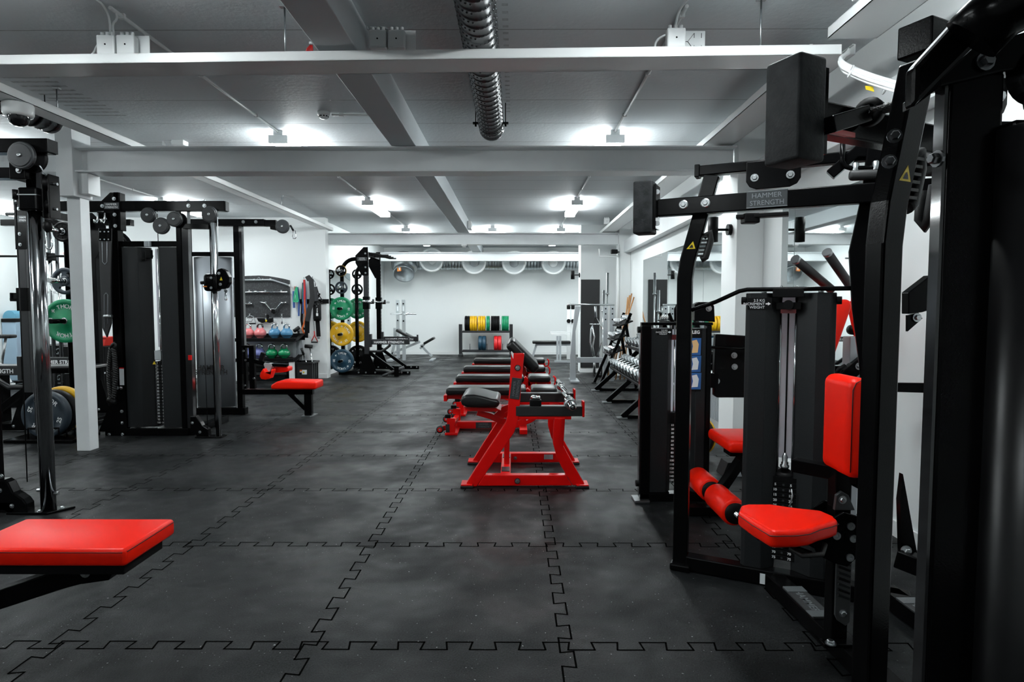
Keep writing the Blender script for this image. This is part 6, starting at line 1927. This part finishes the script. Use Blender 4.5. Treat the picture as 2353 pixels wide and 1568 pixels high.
# spindle and linkage of the near arm
q0, q1 = VF(.22, .06, 1.79, True), VF(.05, .10, 1.80, True)
part('spindle', MB().tube(P(1995, 258, 1.58), P(2075, 240, 1.52), .013, 12), mat('thread_steel', (.03, .03, .03), .35, .6, bump=.9, bscale=300), pf)
part('spindle_ring', MB().lathe([(.018, -.012), (.036, -.010), (.036, .010), (.018, .012)], P(1998, 258, 1.58), (-.8, -.6, .1), 20), MBLACK, pf)
part('spindle_nut', MB().bolt(P(1981, 262, 1.56), (-.75, -.6, .1), .013, .02), DSTEEL, pf)
part('link_bar', MB().bar(P(1905, 288, 1.50), P(1990, 262, 1.56), .03, .04), BLACK, pf, bevel=.003)
part('red_strip', MB().bar(P(1892, 297, 1.52), P(1960, 312, 1.60), .012, .012), mat('red_marker', (.5, .02, .02), .35), pf)
for (px, py) in ((2055, 313), (2043, 372)):
    part('post_bolt', MB().bolt(P(px, py, 1.325), (-.35, -.93, 0), .010, .012), DSTEEL, pf)
part('rear_handle', MB().path([P(2120, 440, 1.75), P(2116, 505, 1.75), P(2124, 522, 1.75), P(2136, 500, 1.73), P(2150, 425, 1.70)], .017, 10), RUB, pf)
part('brace_plate', MB().prism([P(a, b, 1.95) for a, b in ((2075, 1090), (2108, 1275), (2108, 1300), (2072, 1300), (2068, 1150))], (0, .02, 0)), BLACK, pf)
part('brace_bolt', MB().bolt(P(2081, 1266, 1.94), (0, -1, 0), .012, .012), STEEL, pf)
part('lower_link', MB().bar(P(2060, 1280, 1.95), P(2190, 1330, 1.85), .05, .06), BLACK, pf, bevel=.004)

# ---------------------------------------------------------------- nearest machine, cut by the right edge
fm = thing('stack_tower', 'large black machine tower filling the right edge, with rounded shroud', 'gym machine', (1.0, 1.15, 0))
Yf = 1.10
xl = (2158 - 1183) / 1380 * Yf
part('polished_edge', MB().bb(xl - .006, xl, Yf + .004, Yf + .03, .02, P(2160, 170, Yf).z), mat('polished_black_edge', (.012, .012, .013), .07, spec=.6, coat=.3), fm)
part('front_upright', MB().bb(xl, xl + .098, Yf, Yf + .03, .0012, P(2160, 165, Yf).z), BLACK, fm, bevel=.006)
part('inner_frame', MB().bb(xl + .098, xl + .30, Yf + .02, Yf + .10, .0012, 1.66), MBLACK, fm, bevel=.006)
part('round_shroud', MB().lathe([(0, .02), (.075, .02), (.08, .03), (.08, P(2320, 300, Yf).z), (.07, P(2320, 296, Yf).z), (0, P(2320, 296, Yf).z)], (xl + .165, Yf - .005, 0), (0, 0, 1), 40), mat('satin_black_shroud', (.006, .006, .0065), .30, spec=.3), fm, 'satin rounded shroud')
part('shroud_bracket', MB().bb(xl + .095, xl + .145, Yf - .03, Yf + .02, P(2300, 312, Yf).z, P(2300, 285, Yf).z), BLACK, fm, bevel=.006)
part('head_plate', MB().prism([P(a, b, Yf - .01) for a, b in ((2158, 180), (2240, 105), (2400, 60), (2400, 150), (2300, 165), (2158, 200))], (0, .05, 0)), BLACK, fm, bevel=.004)
part('head_bolt', MB().bolt(P(2262, 142, Yf - .012), (0, -1, 0), .011, .012), DSTEEL, fm)
part('side_bolt', MB().bolt(P(2157, 365, Yf), (-1, -.1, 0), .010, .014), DSTEEL, fm)
part('head_weld', MB().tube(P(2148, 165, Yf), P(2180, 152, Yf), .008, 8), STEEL, fm)
part('overhead_tube', MB().prism([P(a, b, 1.02) for a, b in ((2103, 152), (2250, -10), (2420, -120), (2440, 0), (2353, 55), (2240, 108), (2100, 248))], (0, .03, 0)), BLACK, fm, bevel=.008)
part('tube_gusset', MB().prism([P(a, b, 1.06) for a, b in ((2100, 225), (2160, 170), (2160, 200), (2100, 245))], (0, .03, 0)), BLACK, fm)
part('upper_arch', MB().path([P(2230, 92, .98), P(2290, 30, .96), P(2353, -5, .94), P(2450, -60, .92)], .045, 16), BLACK, fm)
part('top_pulley', MB().lathe([(0, -.02), (.05, -.02), (.04, 0), (.05, .02), (0, .02)], P(2396, 170, Yf), (0, 1, 0), 24, False), DSTEEL, fm)
part('base_rail', MB().bb(xl - .02, xl + .45, Yf - .02, Yf + .08, .0012, .08), BLACK, fm, bevel=.006)
part('base_rail', MB().bb(xl + .30, xl + .38, Yf - .5, Yf + .3, .0012, .08), BLACK, fm, bevel=.006)

# ---------------------------------------------------------------- leg extension with low stack behind the frames
le = thing('leg_extension', 'low leg extension machine with charcoal stack tower, red seat and foam rollers', 'gym machine', (1.1, 4.05, 0))
YL = 4.02
ZL = ZM(1440, 680, 3.1375)
Lx = lambda zx, y=YL: P(1440 + zx / 3.1375, 780, y).x
zl0, zl1 = .06, P(1550, 748, YL).z
part('upright', MB().bb(Lx(108), Lx(175), YL - .01, YL + .06, .0012, zl1), BLACK, le, bevel=.004)
part('upright_foot', MB().bb(Lx(62), Lx(172), YL - .05, YL + .08, .0012, .02), STEEL, le, bevel=.003)
part('side_face', MB().bb(Lx(100), Lx(108), YL, YL + .05, .05, zl1 - .02), mat('polished_black_coat', (0, 0, 0)), le)
for zz in (zl1 - .03, .12):
    part('side_bolt', MB().disc((Lx(104), YL + .02, zz), (-1, 0, 0), .022, .02, 14), MBLACK, le)
for (a, b, c, nm) in ((178, 300, 338, 'l'), (575, 505, 480, 'r')):
    sh = part('shroud', MB().prism([(Lx(a), YL + .12, zl0), (Lx(a), YL, zl0), (Lx(b), YL, zl0), (Lx(c), YL + .05, zl0), (Lx(c), YL + .12, zl0)], (0, 0, zl1 - .02 - zl0)), SHROUD, le, bevel=.005)
    if nm == 'l':
        q = ZL(273, 262, YL - .0008)
        lb = part('increment_label', MB().box(q, (.105, .001, .042)), MBLACK, sh)
        mb = MB()
        for i, tx in enumerate(('2.5 KG', 'INCREMENT', 'WEIGHT')):
            text_mb(tx, .014, q + V((.018, -.001, .012 - .0125 * i)), (1, 0, 0), (0, 0, 1), .0004, align='RIGHT', bold=0, mb=mb)
        part('lettering', mb, LWHITE, lb)
        ar = q + V((.032, -.0012, 0))
        part('arrow', MB().add([ar + V(k) for k in ((-.010, 0, -.003), (0, 0, -.003), (0, 0, -.008), (.012, 0, 0), (0, 0, .008), (0, 0, .003), (-.010, 0, .003))], [(0, 1, 2, 3, 4, 5, 6)]), LWHITE, lb)
    else:
        pc = part('picture_card', MB().prism([ZL(x, y, YL - .001) for x, y in ((455, 240), (545, 240), (533, 690), (440, 690))], (0, -.001, 0)), MBLACK, sh)
        for k, (y0, y1) in enumerate(((305, 428), (432, 550), (556, 675))):
            bs = part('blue_panel', MB().prism([ZL(x, y, YL - .003) for x, y in ((450, y0), (538, y0), (533, y1), (445, y1))], (0, -.0006, 0)), mat('card_blue', (.02, .10, .30), .5), pc)
            part('figure', MB().prism([ZL(x, y, YL - .0042) for x, y in ((470, y0 + 20), (505, y0 + 12), (520, y0 + 45), (512, y1 - 18), (468, y1 - 15), (478, y0 + 60))], (0, -.0004, 0)), mat('card_skin', (.75, .48, .22), .5) if k == 0 else LABELW, bs)
        part('card_title', text_mb('LEG', .03, ZL(500, 262, YL - .0032), (1, 0, 0), (0, 0, 1), .0004, bold=.03), LWHITE, pc)
part('upright', MB().bb(Lx(575), Lx(610), YL - .01, YL + .06, .0012, zl1), BLACK, le, bevel=.004)
part('base_rail', MB().bb(Lx(108), Lx(640), YL - .01, YL + .07, .0012, .055), BLACK, le, bevel=.004)
part('top_bar', MB().bb(Lx(105), Lx(620), YL - .005, YL + .04, zl1, zl1 + .02), BLACK, le, bevel=.003)
for s in (344, 372):
    part('guide_rod', MB().tube((Lx(s), YL + .09, .1), (Lx(s), YL + .09, zl1), .007, 10), CHROME, le)
part('back_panel', MB().bb(Lx(325), Lx(480), YL + .10, YL + .103, .60, zl1 - .03), frosted(), le)
stack(le, Lx(325), Lx(480), YL + .055, YL + .13, .12, 15, .0272, [str(k) for k in range(10, 160, 10)], num_size=.02)
part('stack_head', MB().bb(Lx(325), Lx(440), YL + .05, YL + .13, .53, .60), MBLACK, le, bevel=.003)
part('red_stop', MB().bb(Lx(342), Lx(380), YL + .055, YL + .07, zl1 - .10, zl1 - .065), mat('dark_red_enamel', (.1, .006, .008)), le)
part('cam_housing', MB().prism([ZL(a, b, YL + .15) for a, b in ((490, 180), (490, 60), (520, 45), (610, 45), (632, 75), (638, 190))], (0, .06, 0)), BLACK, le, bevel=.004)
part('housing_bolt', MB().bolt(ZL(592, 92, YL + .148), (0, -1, 0), .014, .01), STEEL, le)
part('side_handle', MB().path([ZL(355, 180, YL + .2), ZL(352, 95, YL + .2), ZL(372, 60, YL + .2), ZL(400, 60, YL + .2)], .012, 8), BLACK, le)
# back shell, seat and rollers
bsx = [(642, 275), (880, 290), (880, 735), (655, 735), (632, 720), (632, 560)]
bs = part('back_shell', MB().prism([ZL(a, b, YL + .10) for a, b in bsx], (0, .05, 0)), BLACK, le, bevel=.006)
for a, b in ((775, 430), (778, 512), (650, 616)):
    part('shell_bolt', MB().bolt(ZL(a, b, YL + .098), (0, -1, 0), .014, .01), STEEL, le)
part('shell_rail', MB().path([ZL(575, 365, YL + .06), ZL(620, 372, YL + .05), ZL(880, 382, YL + .05)], .010, 8), BLACK, le)
part('shell_mount', MB().bar(ZL(560, 610, YL + .08), ZL(650, 610, YL + .1), .04, .10), BLACK, le)
part('seat_pad', MB().bb(1.285, 1.72, 3.56, 3.98, .44, .515), REDV, le, 'red seat pad', bevel=.03, seg=4)
part('seat_support', MB().bb(1.34, 1.62, 3.70, 3.82, .39, .44), BLACK, le, bevel=.004)
part('roller_arm', MB().bar((1.42, 3.66, .42), (1.235, 3.62, .17), .06, .05), BLACK, le, bevel=.004)
part('seat_stand', MB().bb(1.50, 1.58, 3.72, 3.80, .0012, .40), BLACK, le, bevel=.004)
part('floor_beam', MB().bb(1.1, 1.9, 3.72, 3.80, .0012, .06), BLACK, le, bevel=.004)
xr2, zr2 = 1.225, .175
part('roller_axle', MB().tube((xr2, 3.22, zr2), (xr2, 3.98, zr2), .014, 12), CHROME, le)
for y0, y1 in ((3.70, 3.98), (3.29, 3.60)):
    part('foam_roller', MB().lathe([(.02, y0), (.066, y0), (.076, y0 + .012), (.076, y1 - .012), (.066, y1), (.02, y1)], (xr2, 0, zr2), (0, 1, 0), 36), REDV, le, 'red foam roller')
    for yy in (y0 - .012, y1 + .012):
        part('roller_cap', MB().lathe([(0, -.012), (.056, -.012), (.060, 0), (.056, .012), (0, .012)], (xr2, yy, zr2), (0, 1, 0), 28), MBLACK, le)

# ---------------------------------------------------------------- red padded machine by the mirror, behind the frames
cp = thing('chest_press', 'machine with slanted red pad and grey capped handles by the mirror wall', 'gym machine', (1.9, 3.35, 0))
Z4 = ZM(1850, 500, 3.135)
Yp = 3.35
part('pad', MB().prism([Z4(a, b, Yp) for a, b in ((150, 590), (330, 590), (345, 640), (215, 1010), (100, 1010))], (0, .20, 0)), REDV, cp, 'slanted red pad', bevel=.022, seg=4)
part('pad_edge', MB().prism([Z4(a, b, Yp + .16) for a, b in ((330, 600), (420, 1000), (400, 1000), (320, 640))], (0, .03, 0)), REDV, cp, bevel=.004)
for a, b in (((-60, 310), (190, 520)), ((165, 262), (330, 500))):
    p0, p1 = Z4(a[0], a[1], Yp - .05), Z4(b[0], b[1], Yp + .1)
    h = part('press_handle', MB().tube(p0, p1, .025, 16), RUB, cp)
    part('handle_cap', MB().tube(p0 + (p0 - p1).normalized() * .018, p0, .026, 16), STEEL, h)
part('frame_arm', MB().bar(Z4(250, 1170, Yp + .1), Z4(440, 1020, Yp + .1), .05, .075), BLACK, cp, bevel=.004)
part('arm_bolt', MB().bolt(Z4(388, 1072, Yp + .07), (0, -1, 0), .014, .01), STEEL, cp)
part('frame_post', MB().bb(1.93, 2.0, 3.46, 3.54, .0012, 1.15), GREYM, cp, bevel=.004)
part('frame_beam', MB().bar((1.6, 3.5, .95), (2.08, 3.5, .95), .06, .06), BLACK, cp, bevel=.004)
part('base_beam', MB().bb(1.55, 2.12, 3.46, 3.54, .0012, .06), BLACK, cp, bevel=.004)
part('knob_cluster', MB().lathe([(0, -.02), (.03, -.02), (.03, .02), (0, .02)], Z4(345, 810, Yp + .2), (0, 1, 0), 14), MBLACK, cp)
part('lever_hook', MB().path([Z4(220, 1140, Yp + .02), Z4(250, 1090, Yp), Z4(290, 1070, Yp)], .014, 8), MBLACK, cp)
part('upper_arm', MB().prism([P(a, b, 2.62) for a, b in ((2088, 672), (2140, 632), (2140, 712), (2120, 718), (2088, 722))], (0, .05, 0)), BLACK, cp, bevel=.004)
part('arm_plate', MB().prism([P(a, b, 2.66) for a, b in ((2086, 725), (2110, 718), (2120, 732), (2086, 762))], (0, .015, 0)), BLACK, cp)
part('plate_bolt', MB().bolt(P(2107, 730, 2.655), (0, -1, 0), .013, .01), STEEL, cp)
part('wall_rail', MB().bar(P(2060, 890, 3.2), P(2200, 893, 2.9), .05, .05), BLACK, cp, bevel=.004)

# ---------------------------------------------------------------- free weights along the mirror wall
def hex_dumbbell(name, label, c, axis, hr, hl, grip, m, group, hm=None):
    c, ax = V(c), V(axis).normalized()
    t = thing(name, label, 'dumbbell', c, group)
    for s in (-1, 1):
        b = c + ax * (s * grip / 2)
        part('head', MB().lathe([(0, 0), (hr * .85, 0), (hr, hl * .18), (hr, hl * .82), (hr * .85, hl), (0, hl)], b, ax * s, 6, False), m, t)
    part('handle', MB().path([c - ax * grip / 2, c - ax * grip * .2, c + ax * grip * .2, c + ax * grip / 2], .016, 10), hm or CHROME, t)
    return t


DBM = mat('dumbbell_steel', (.30, .32, .33), .30, .85)
hx = thing('dumbbell_rack', 'long black two-tier rack of steel dumbbells along the mirrors', 'rack', (1.75, 8.2, 0))
tiers = ((1.65, .40, 'lower'), (1.89, .74, 'upper'))
for x, z, nm in tiers:
    for dx, dz in ((-.10, -.028), (.10, .045)):
        part('shelf_rail', MB().bb(x + dx - .03, x + dx + .03, 6.75, 9.60, z + dz - .03, z + dz + .0), MBLACK, hx, bevel=.003)
for y in (7.067, 8.242, 9.418):
    part('leg', MB().bar((1.27, y, .02), (2.02, y, .70), .06, .06), BLACK, hx, bevel=.003)
    part('leg', MB().bar((2.12, y, .0012), (2.03, y, .76), .06, .06), BLACK, hx, bevel=.003)
    part('leg_foot', MB().bb(1.21, 1.33, y - .05, y + .05, .0012, .016), STEEL, hx, bevel=.002)
    part('tie_bar', MB().bb(1.30, 2.10, y - .02, y + .02, .0012, .04), BLACK, hx)
part('rear_rail', MB().bb(2.11, 2.16, 6.75, 9.60, .62, .68), BLACK, hx, bevel=.003)
cnt = ('first', 'second', 'third', 'fourth', 'fifth', 'sixth', 'seventh', 'eighth', 'ninth', 'tenth', 'eleventh', 'twelfth')
for x, z, nm in tiers:
    for i in range(12):
        hr = .088 - .0022 * i
        y = 6.95 + i * .235
        hex_dumbbell('dumbbell', 'steel dumbbell on the %s tier of the long rack, %s from the near end' % (nm, cnt[i]), (x, y, z + .024 + hr * .90), (1, 0, .37), hr, .075, .13, DBM, 'dumbbells on the long rack')
ps = thing('dumbbell_stand', 'slanted black three-shelf stand of small silver dumbbells by the sticks', 'rack', (1.62, 10.1, 0))
Zp = ZM(1290, 500, 3.1366)
Yq = 9.95
for y, dxx in ((9.75, 0), (10.35, 0)):
    a, b = Zp(335, 1190, y), Zp(505, 740, y)
    part('slanted_leg', MB().bar((1.37, y, .0012), (1.88, y, 1.22), .045, .045), BLACK, ps, bevel=.003)
    part('back_leg', MB().bar((1.98, y, .0012), (1.80, y, 1.05), .045, .045), BLACK, ps, bevel=.003)
    part('foot_pad', MB().bb(1.33, 1.41, y - .03, y + .03, .0012, .02), RUB, ps)
part('tie_bar', MB().bb(1.95, 1.99, 9.75, 10.35, .1, .14), BLACK, ps)
for k, (x, z) in enumerate(((1.62, .58), (1.69, .82), (1.78, 1.05))):
    part('shelf', MB().box((x + .02, 10.05, z), (.24, .66, .02), (0, -.38, 0)), MBLACK, ps, bevel=.002)
    for i in range(4):
        hr = .048
        hex_dumbbell('dumbbell', 'small silver dumbbell on the %s shelf of the slanted stand, %s from the front' % (('bottom', 'middle', 'top')[k], cnt[i]), (x + .005, 9.83 + i * .14, z + .068), (1, 0, .40), hr, .05, .11, mat('dumbbell_silver', (.62, .64, .65), .25, .8), 'dumbbells on the slanted stand')
WOOD = mat('beech_wood', (.42, .20, .07), .45, var=.25, vscale=14)
for i in range(5):
    bot, top = V((1.66 + .085 * i, 10.80 + .03 * i, .004)), V((2.165 - .05 * (i % 2), 10.95 + .11 * i, 1.50 + .035 * (i % 3)))
    solo('wooden_stick', MB().tube(bot, top, .013, 10), WOOD, 'wooden stick leaning on the mirror wall corner, %s counted from the front' % cnt[i], 'stick', 'sticks leaning in the corner')

# squat stand with vertical bars
Zs = ZM(1290, 500, 3.1366)
sq = thing('squat_stand', 'grey squat stand with bar across the top, before the black wall panel', 'rack', (1.35, 10.7, 0))
part('front_post', MB().prism([Zs(a, b, 10.6) for a, b in ((62, 1190), (105, 1190), (102, 820), (140, 640), (100, 640), (78, 860), (66, 1000))], (0, .08, 0)), GREYM, sq, bevel=.004)
part('front_foot', MB().bb(.98, 1.13, 10.4, 10.9, .0012, .03), GREYM, sq, bevel=.003)
part('side_rail', MB().bb(1.10, 1.62, 10.62, 10.68, Zs(0, 1048, 10.6).z, Zs(0, 1010, 10.6).z), GREYM, sq, bevel=.003)
for x in (1.60, 1.72):
    ps_ = part('rear_post', MB().bb(x - .035, x + .035, 10.6, 10.68, .0012, 1.335), GREYM, sq, bevel=.004)
    for z in (1.1, 1.2, 1.29):
        part('post_hole', MB().disc((x, 10.599, z), (0, -1, 0), .014, .001, 10), MBLACK, ps_)
br_ = thing('olympic_barbell', 'chrome barbell lying across the top of the grey squat stand', 'barbell', Zs(210, 628, 10.64))
a, b = Zs(45, 628, 10.64), Zs(383, 630, 10.64)
part('shaft', MB().tube(a, b, .016, 10), STEEL, br_)
part('end_collar', MB().tube(a, a + V((.05, 0, 0)), .026, 12), CHROME, br_)
bh = thing('bar_holder', 'low black vertical bar holder on the floor before the black panel', 'rack', (1.66, 11.6, 0))
part('base', MB().bb(1.50, 1.86, 11.25, 11.45, .0012, .04), MBLACK, bh, bevel=.003)
for i, (px, pt) in enumerate(((1395, 627), (1386, 667))):
    y = 11.35
    x = P(px, 780, y).x
    part('socket', MB().lathe([(.032, 0), (.032, .2), (.045, .2), (.045, 0)], (x, y, .04), (0, 0, 1), 16), MBLACK, bh)
    t = thing('olympic_barbell', '%s chrome barbell standing upright beside the black wall panel' % ('tall', 'shorter')[i], 'barbell', (x, y, .05))
    zt_ = P(px, pt, y).z
    part('shaft', MB().tube((x, y, .05), (x, y, zt_ - .40), .015, 10), CHROME, t)
    part('sleeve', MB().lathe([(0, 0), (.026, 0), (.026, -.38), (.038, -.385), (.038, -.41), (0, -.41)], (x, y, zt_), (0, 0, 1), 16), STEEL, t)
tbx = thing('trap_bar', 'chrome hexagonal trap bar leaning against the black wall panel', 'barbell', Zs(250, 850, 11.3))
yy = 11.55
part('hex_frame', MB().path([Zs(a, b, yy) for a, b in ((248, 715), (290, 790), (292, 900), (258, 1005), (222, 1000), (208, 900), (215, 800))], .016, 8, closed=True), CHROME, tbx)
part('handle', MB().path([Zs(a, b, yy - .05) for a, b in ((222, 780), (238, 860), (225, 930), (235, 1000))], .014, 8), CHROME, tbx)
part('sleeve', MB().tube(Zs(246, 640, yy), Zs(248, 720, yy), .025, 12), STEEL, tbx)
part('sleeve', MB().tube(Zs(240, 1000, yy), V((Zs(236, 1100, yy).x, yy, .01)), .025, 12), STEEL, tbx)
part('cross_bar', MB().tube(Zs(205, 770, yy), Zs(300, 770, yy), .014, 8), CHROME, tbx)

# bench at the rear right
Zq = ZM(870, 520, 4.44)
Yb_ = 14.6
rb = thing('press_bench', 'grey press bench with black pad and bar posts in the rear bay, right side', 'bench', (1.5, Yb_, 0))
a, b = Zq(1568, 1185, Yb_), Zq(1955, 1185, Yb_)
part('pad', MB().bb(a.x, b.x, Yb_ - .14, Yb_ + .14, a.z - .03, a.z + .035), BLKV, rb, bevel=.02, seg=3)
part('spine', MB().bb(a.x + .1, b.x, Yb_ - .03, Yb_ + .03, a.z - .08, a.z - .03), GREYM, rb)
part('front_leg', MB().bar(Zq(1612, 1200, Yb_), V((Zq(1560, 1330, Yb_).x, Yb_, .02)), .05, .05), GREYM, rb, bevel=.003)
for px, zt_ in ((1938, 835), (1982, 835)):
    y = Yb_ + .5
    q = Zq(px, zt_, y)
    up_ = part('bar_post', MB().bb(q.x - .04, q.x + .04, y - .03, y + .03, .0012, q.z), PLAST, rb, bevel=.003)
    part('post_cap', MB().box(q + V((0, 0, .02)), (.09, .08, .12)), MBLACK, up_, bevel=.02)
    part('post_knob', MB().disc(Zq(px, 968, y - .03), (0, -1, 0), .05, .05, 14), MBLACK, up_)
for k, (zy, x0, x1) in enumerate(((1080, 1745, 1960), (1105, 1765, 1960))):
    part('spotter_shelf', MB().bb(Zq(x0, 0, Yb_).x, Zq(x1, 0, Yb_).x, Yb_ - .25 + .3 * k, Yb_ - .15 + .3 * k, Zq(0, zy, Yb_).z - .012, Zq(0, zy, Yb_).z + .012), PLAST, rb)
for px in (1825, 1853):
    q = Zq(px, 1120, Yb_ - .2)
    part('shelf_post', MB().bb(q.x - .025, q.x + .025, Yb_ - .22, Yb_ - .17, .0012, q.z), GREYM, rb, bevel=.003)
part('base_bar', MB().bb(Zq(1790, 0, Yb_).x, Zq(1960, 0, Yb_).x, Yb_ - .35, Yb_ - .29, .0012, .05), GREYM, rb)

# small things on the floor by the near pillar
rd_ = thing('radiator', 'white ribbed radiator low on the right wall beside the near pillar', 'radiator', (2.15, 6.4, .1))
fb_ = MB().bb(2.12, 2.19, 5.85, 7.0, .12, .60)
part('panel', fb_, PLAST, rd_, bevel=.004)
fn = MB()
for i in range(22):
    fn.bb(2.108, 2.122, 5.88 + i * .05, 5.905 + i * .05, .13, .59)
part('fins', fn, GREYM, rd_)
grip_plate('black grip plate with yellow rim leaning low against the leg extension', (1.63, 5.30, .18), (-.75, -.65, .10), .178, .04, MBLACK, P_YEL)
tw_ = thing('floor_wedge', 'small black wedge stand on the floor behind the leg extension', 'stand', (1.75, 4.75, 0))
part('block', MB().prism([(1.62, 4.62, .0012), (1.84, 4.62, .0012), (1.80, 4.62, .11), (1.66, 4.62, .11)], (0, .16, 0)), MBLACK, tw_, bevel=.004)
part('slot', MB().prism([(1.69, 4.618, .0012), (1.77, 4.618, .0012), (1.75, 4.618, .06), (1.71, 4.618, .06)], (0, .002, 0)), GREYM, tw_)
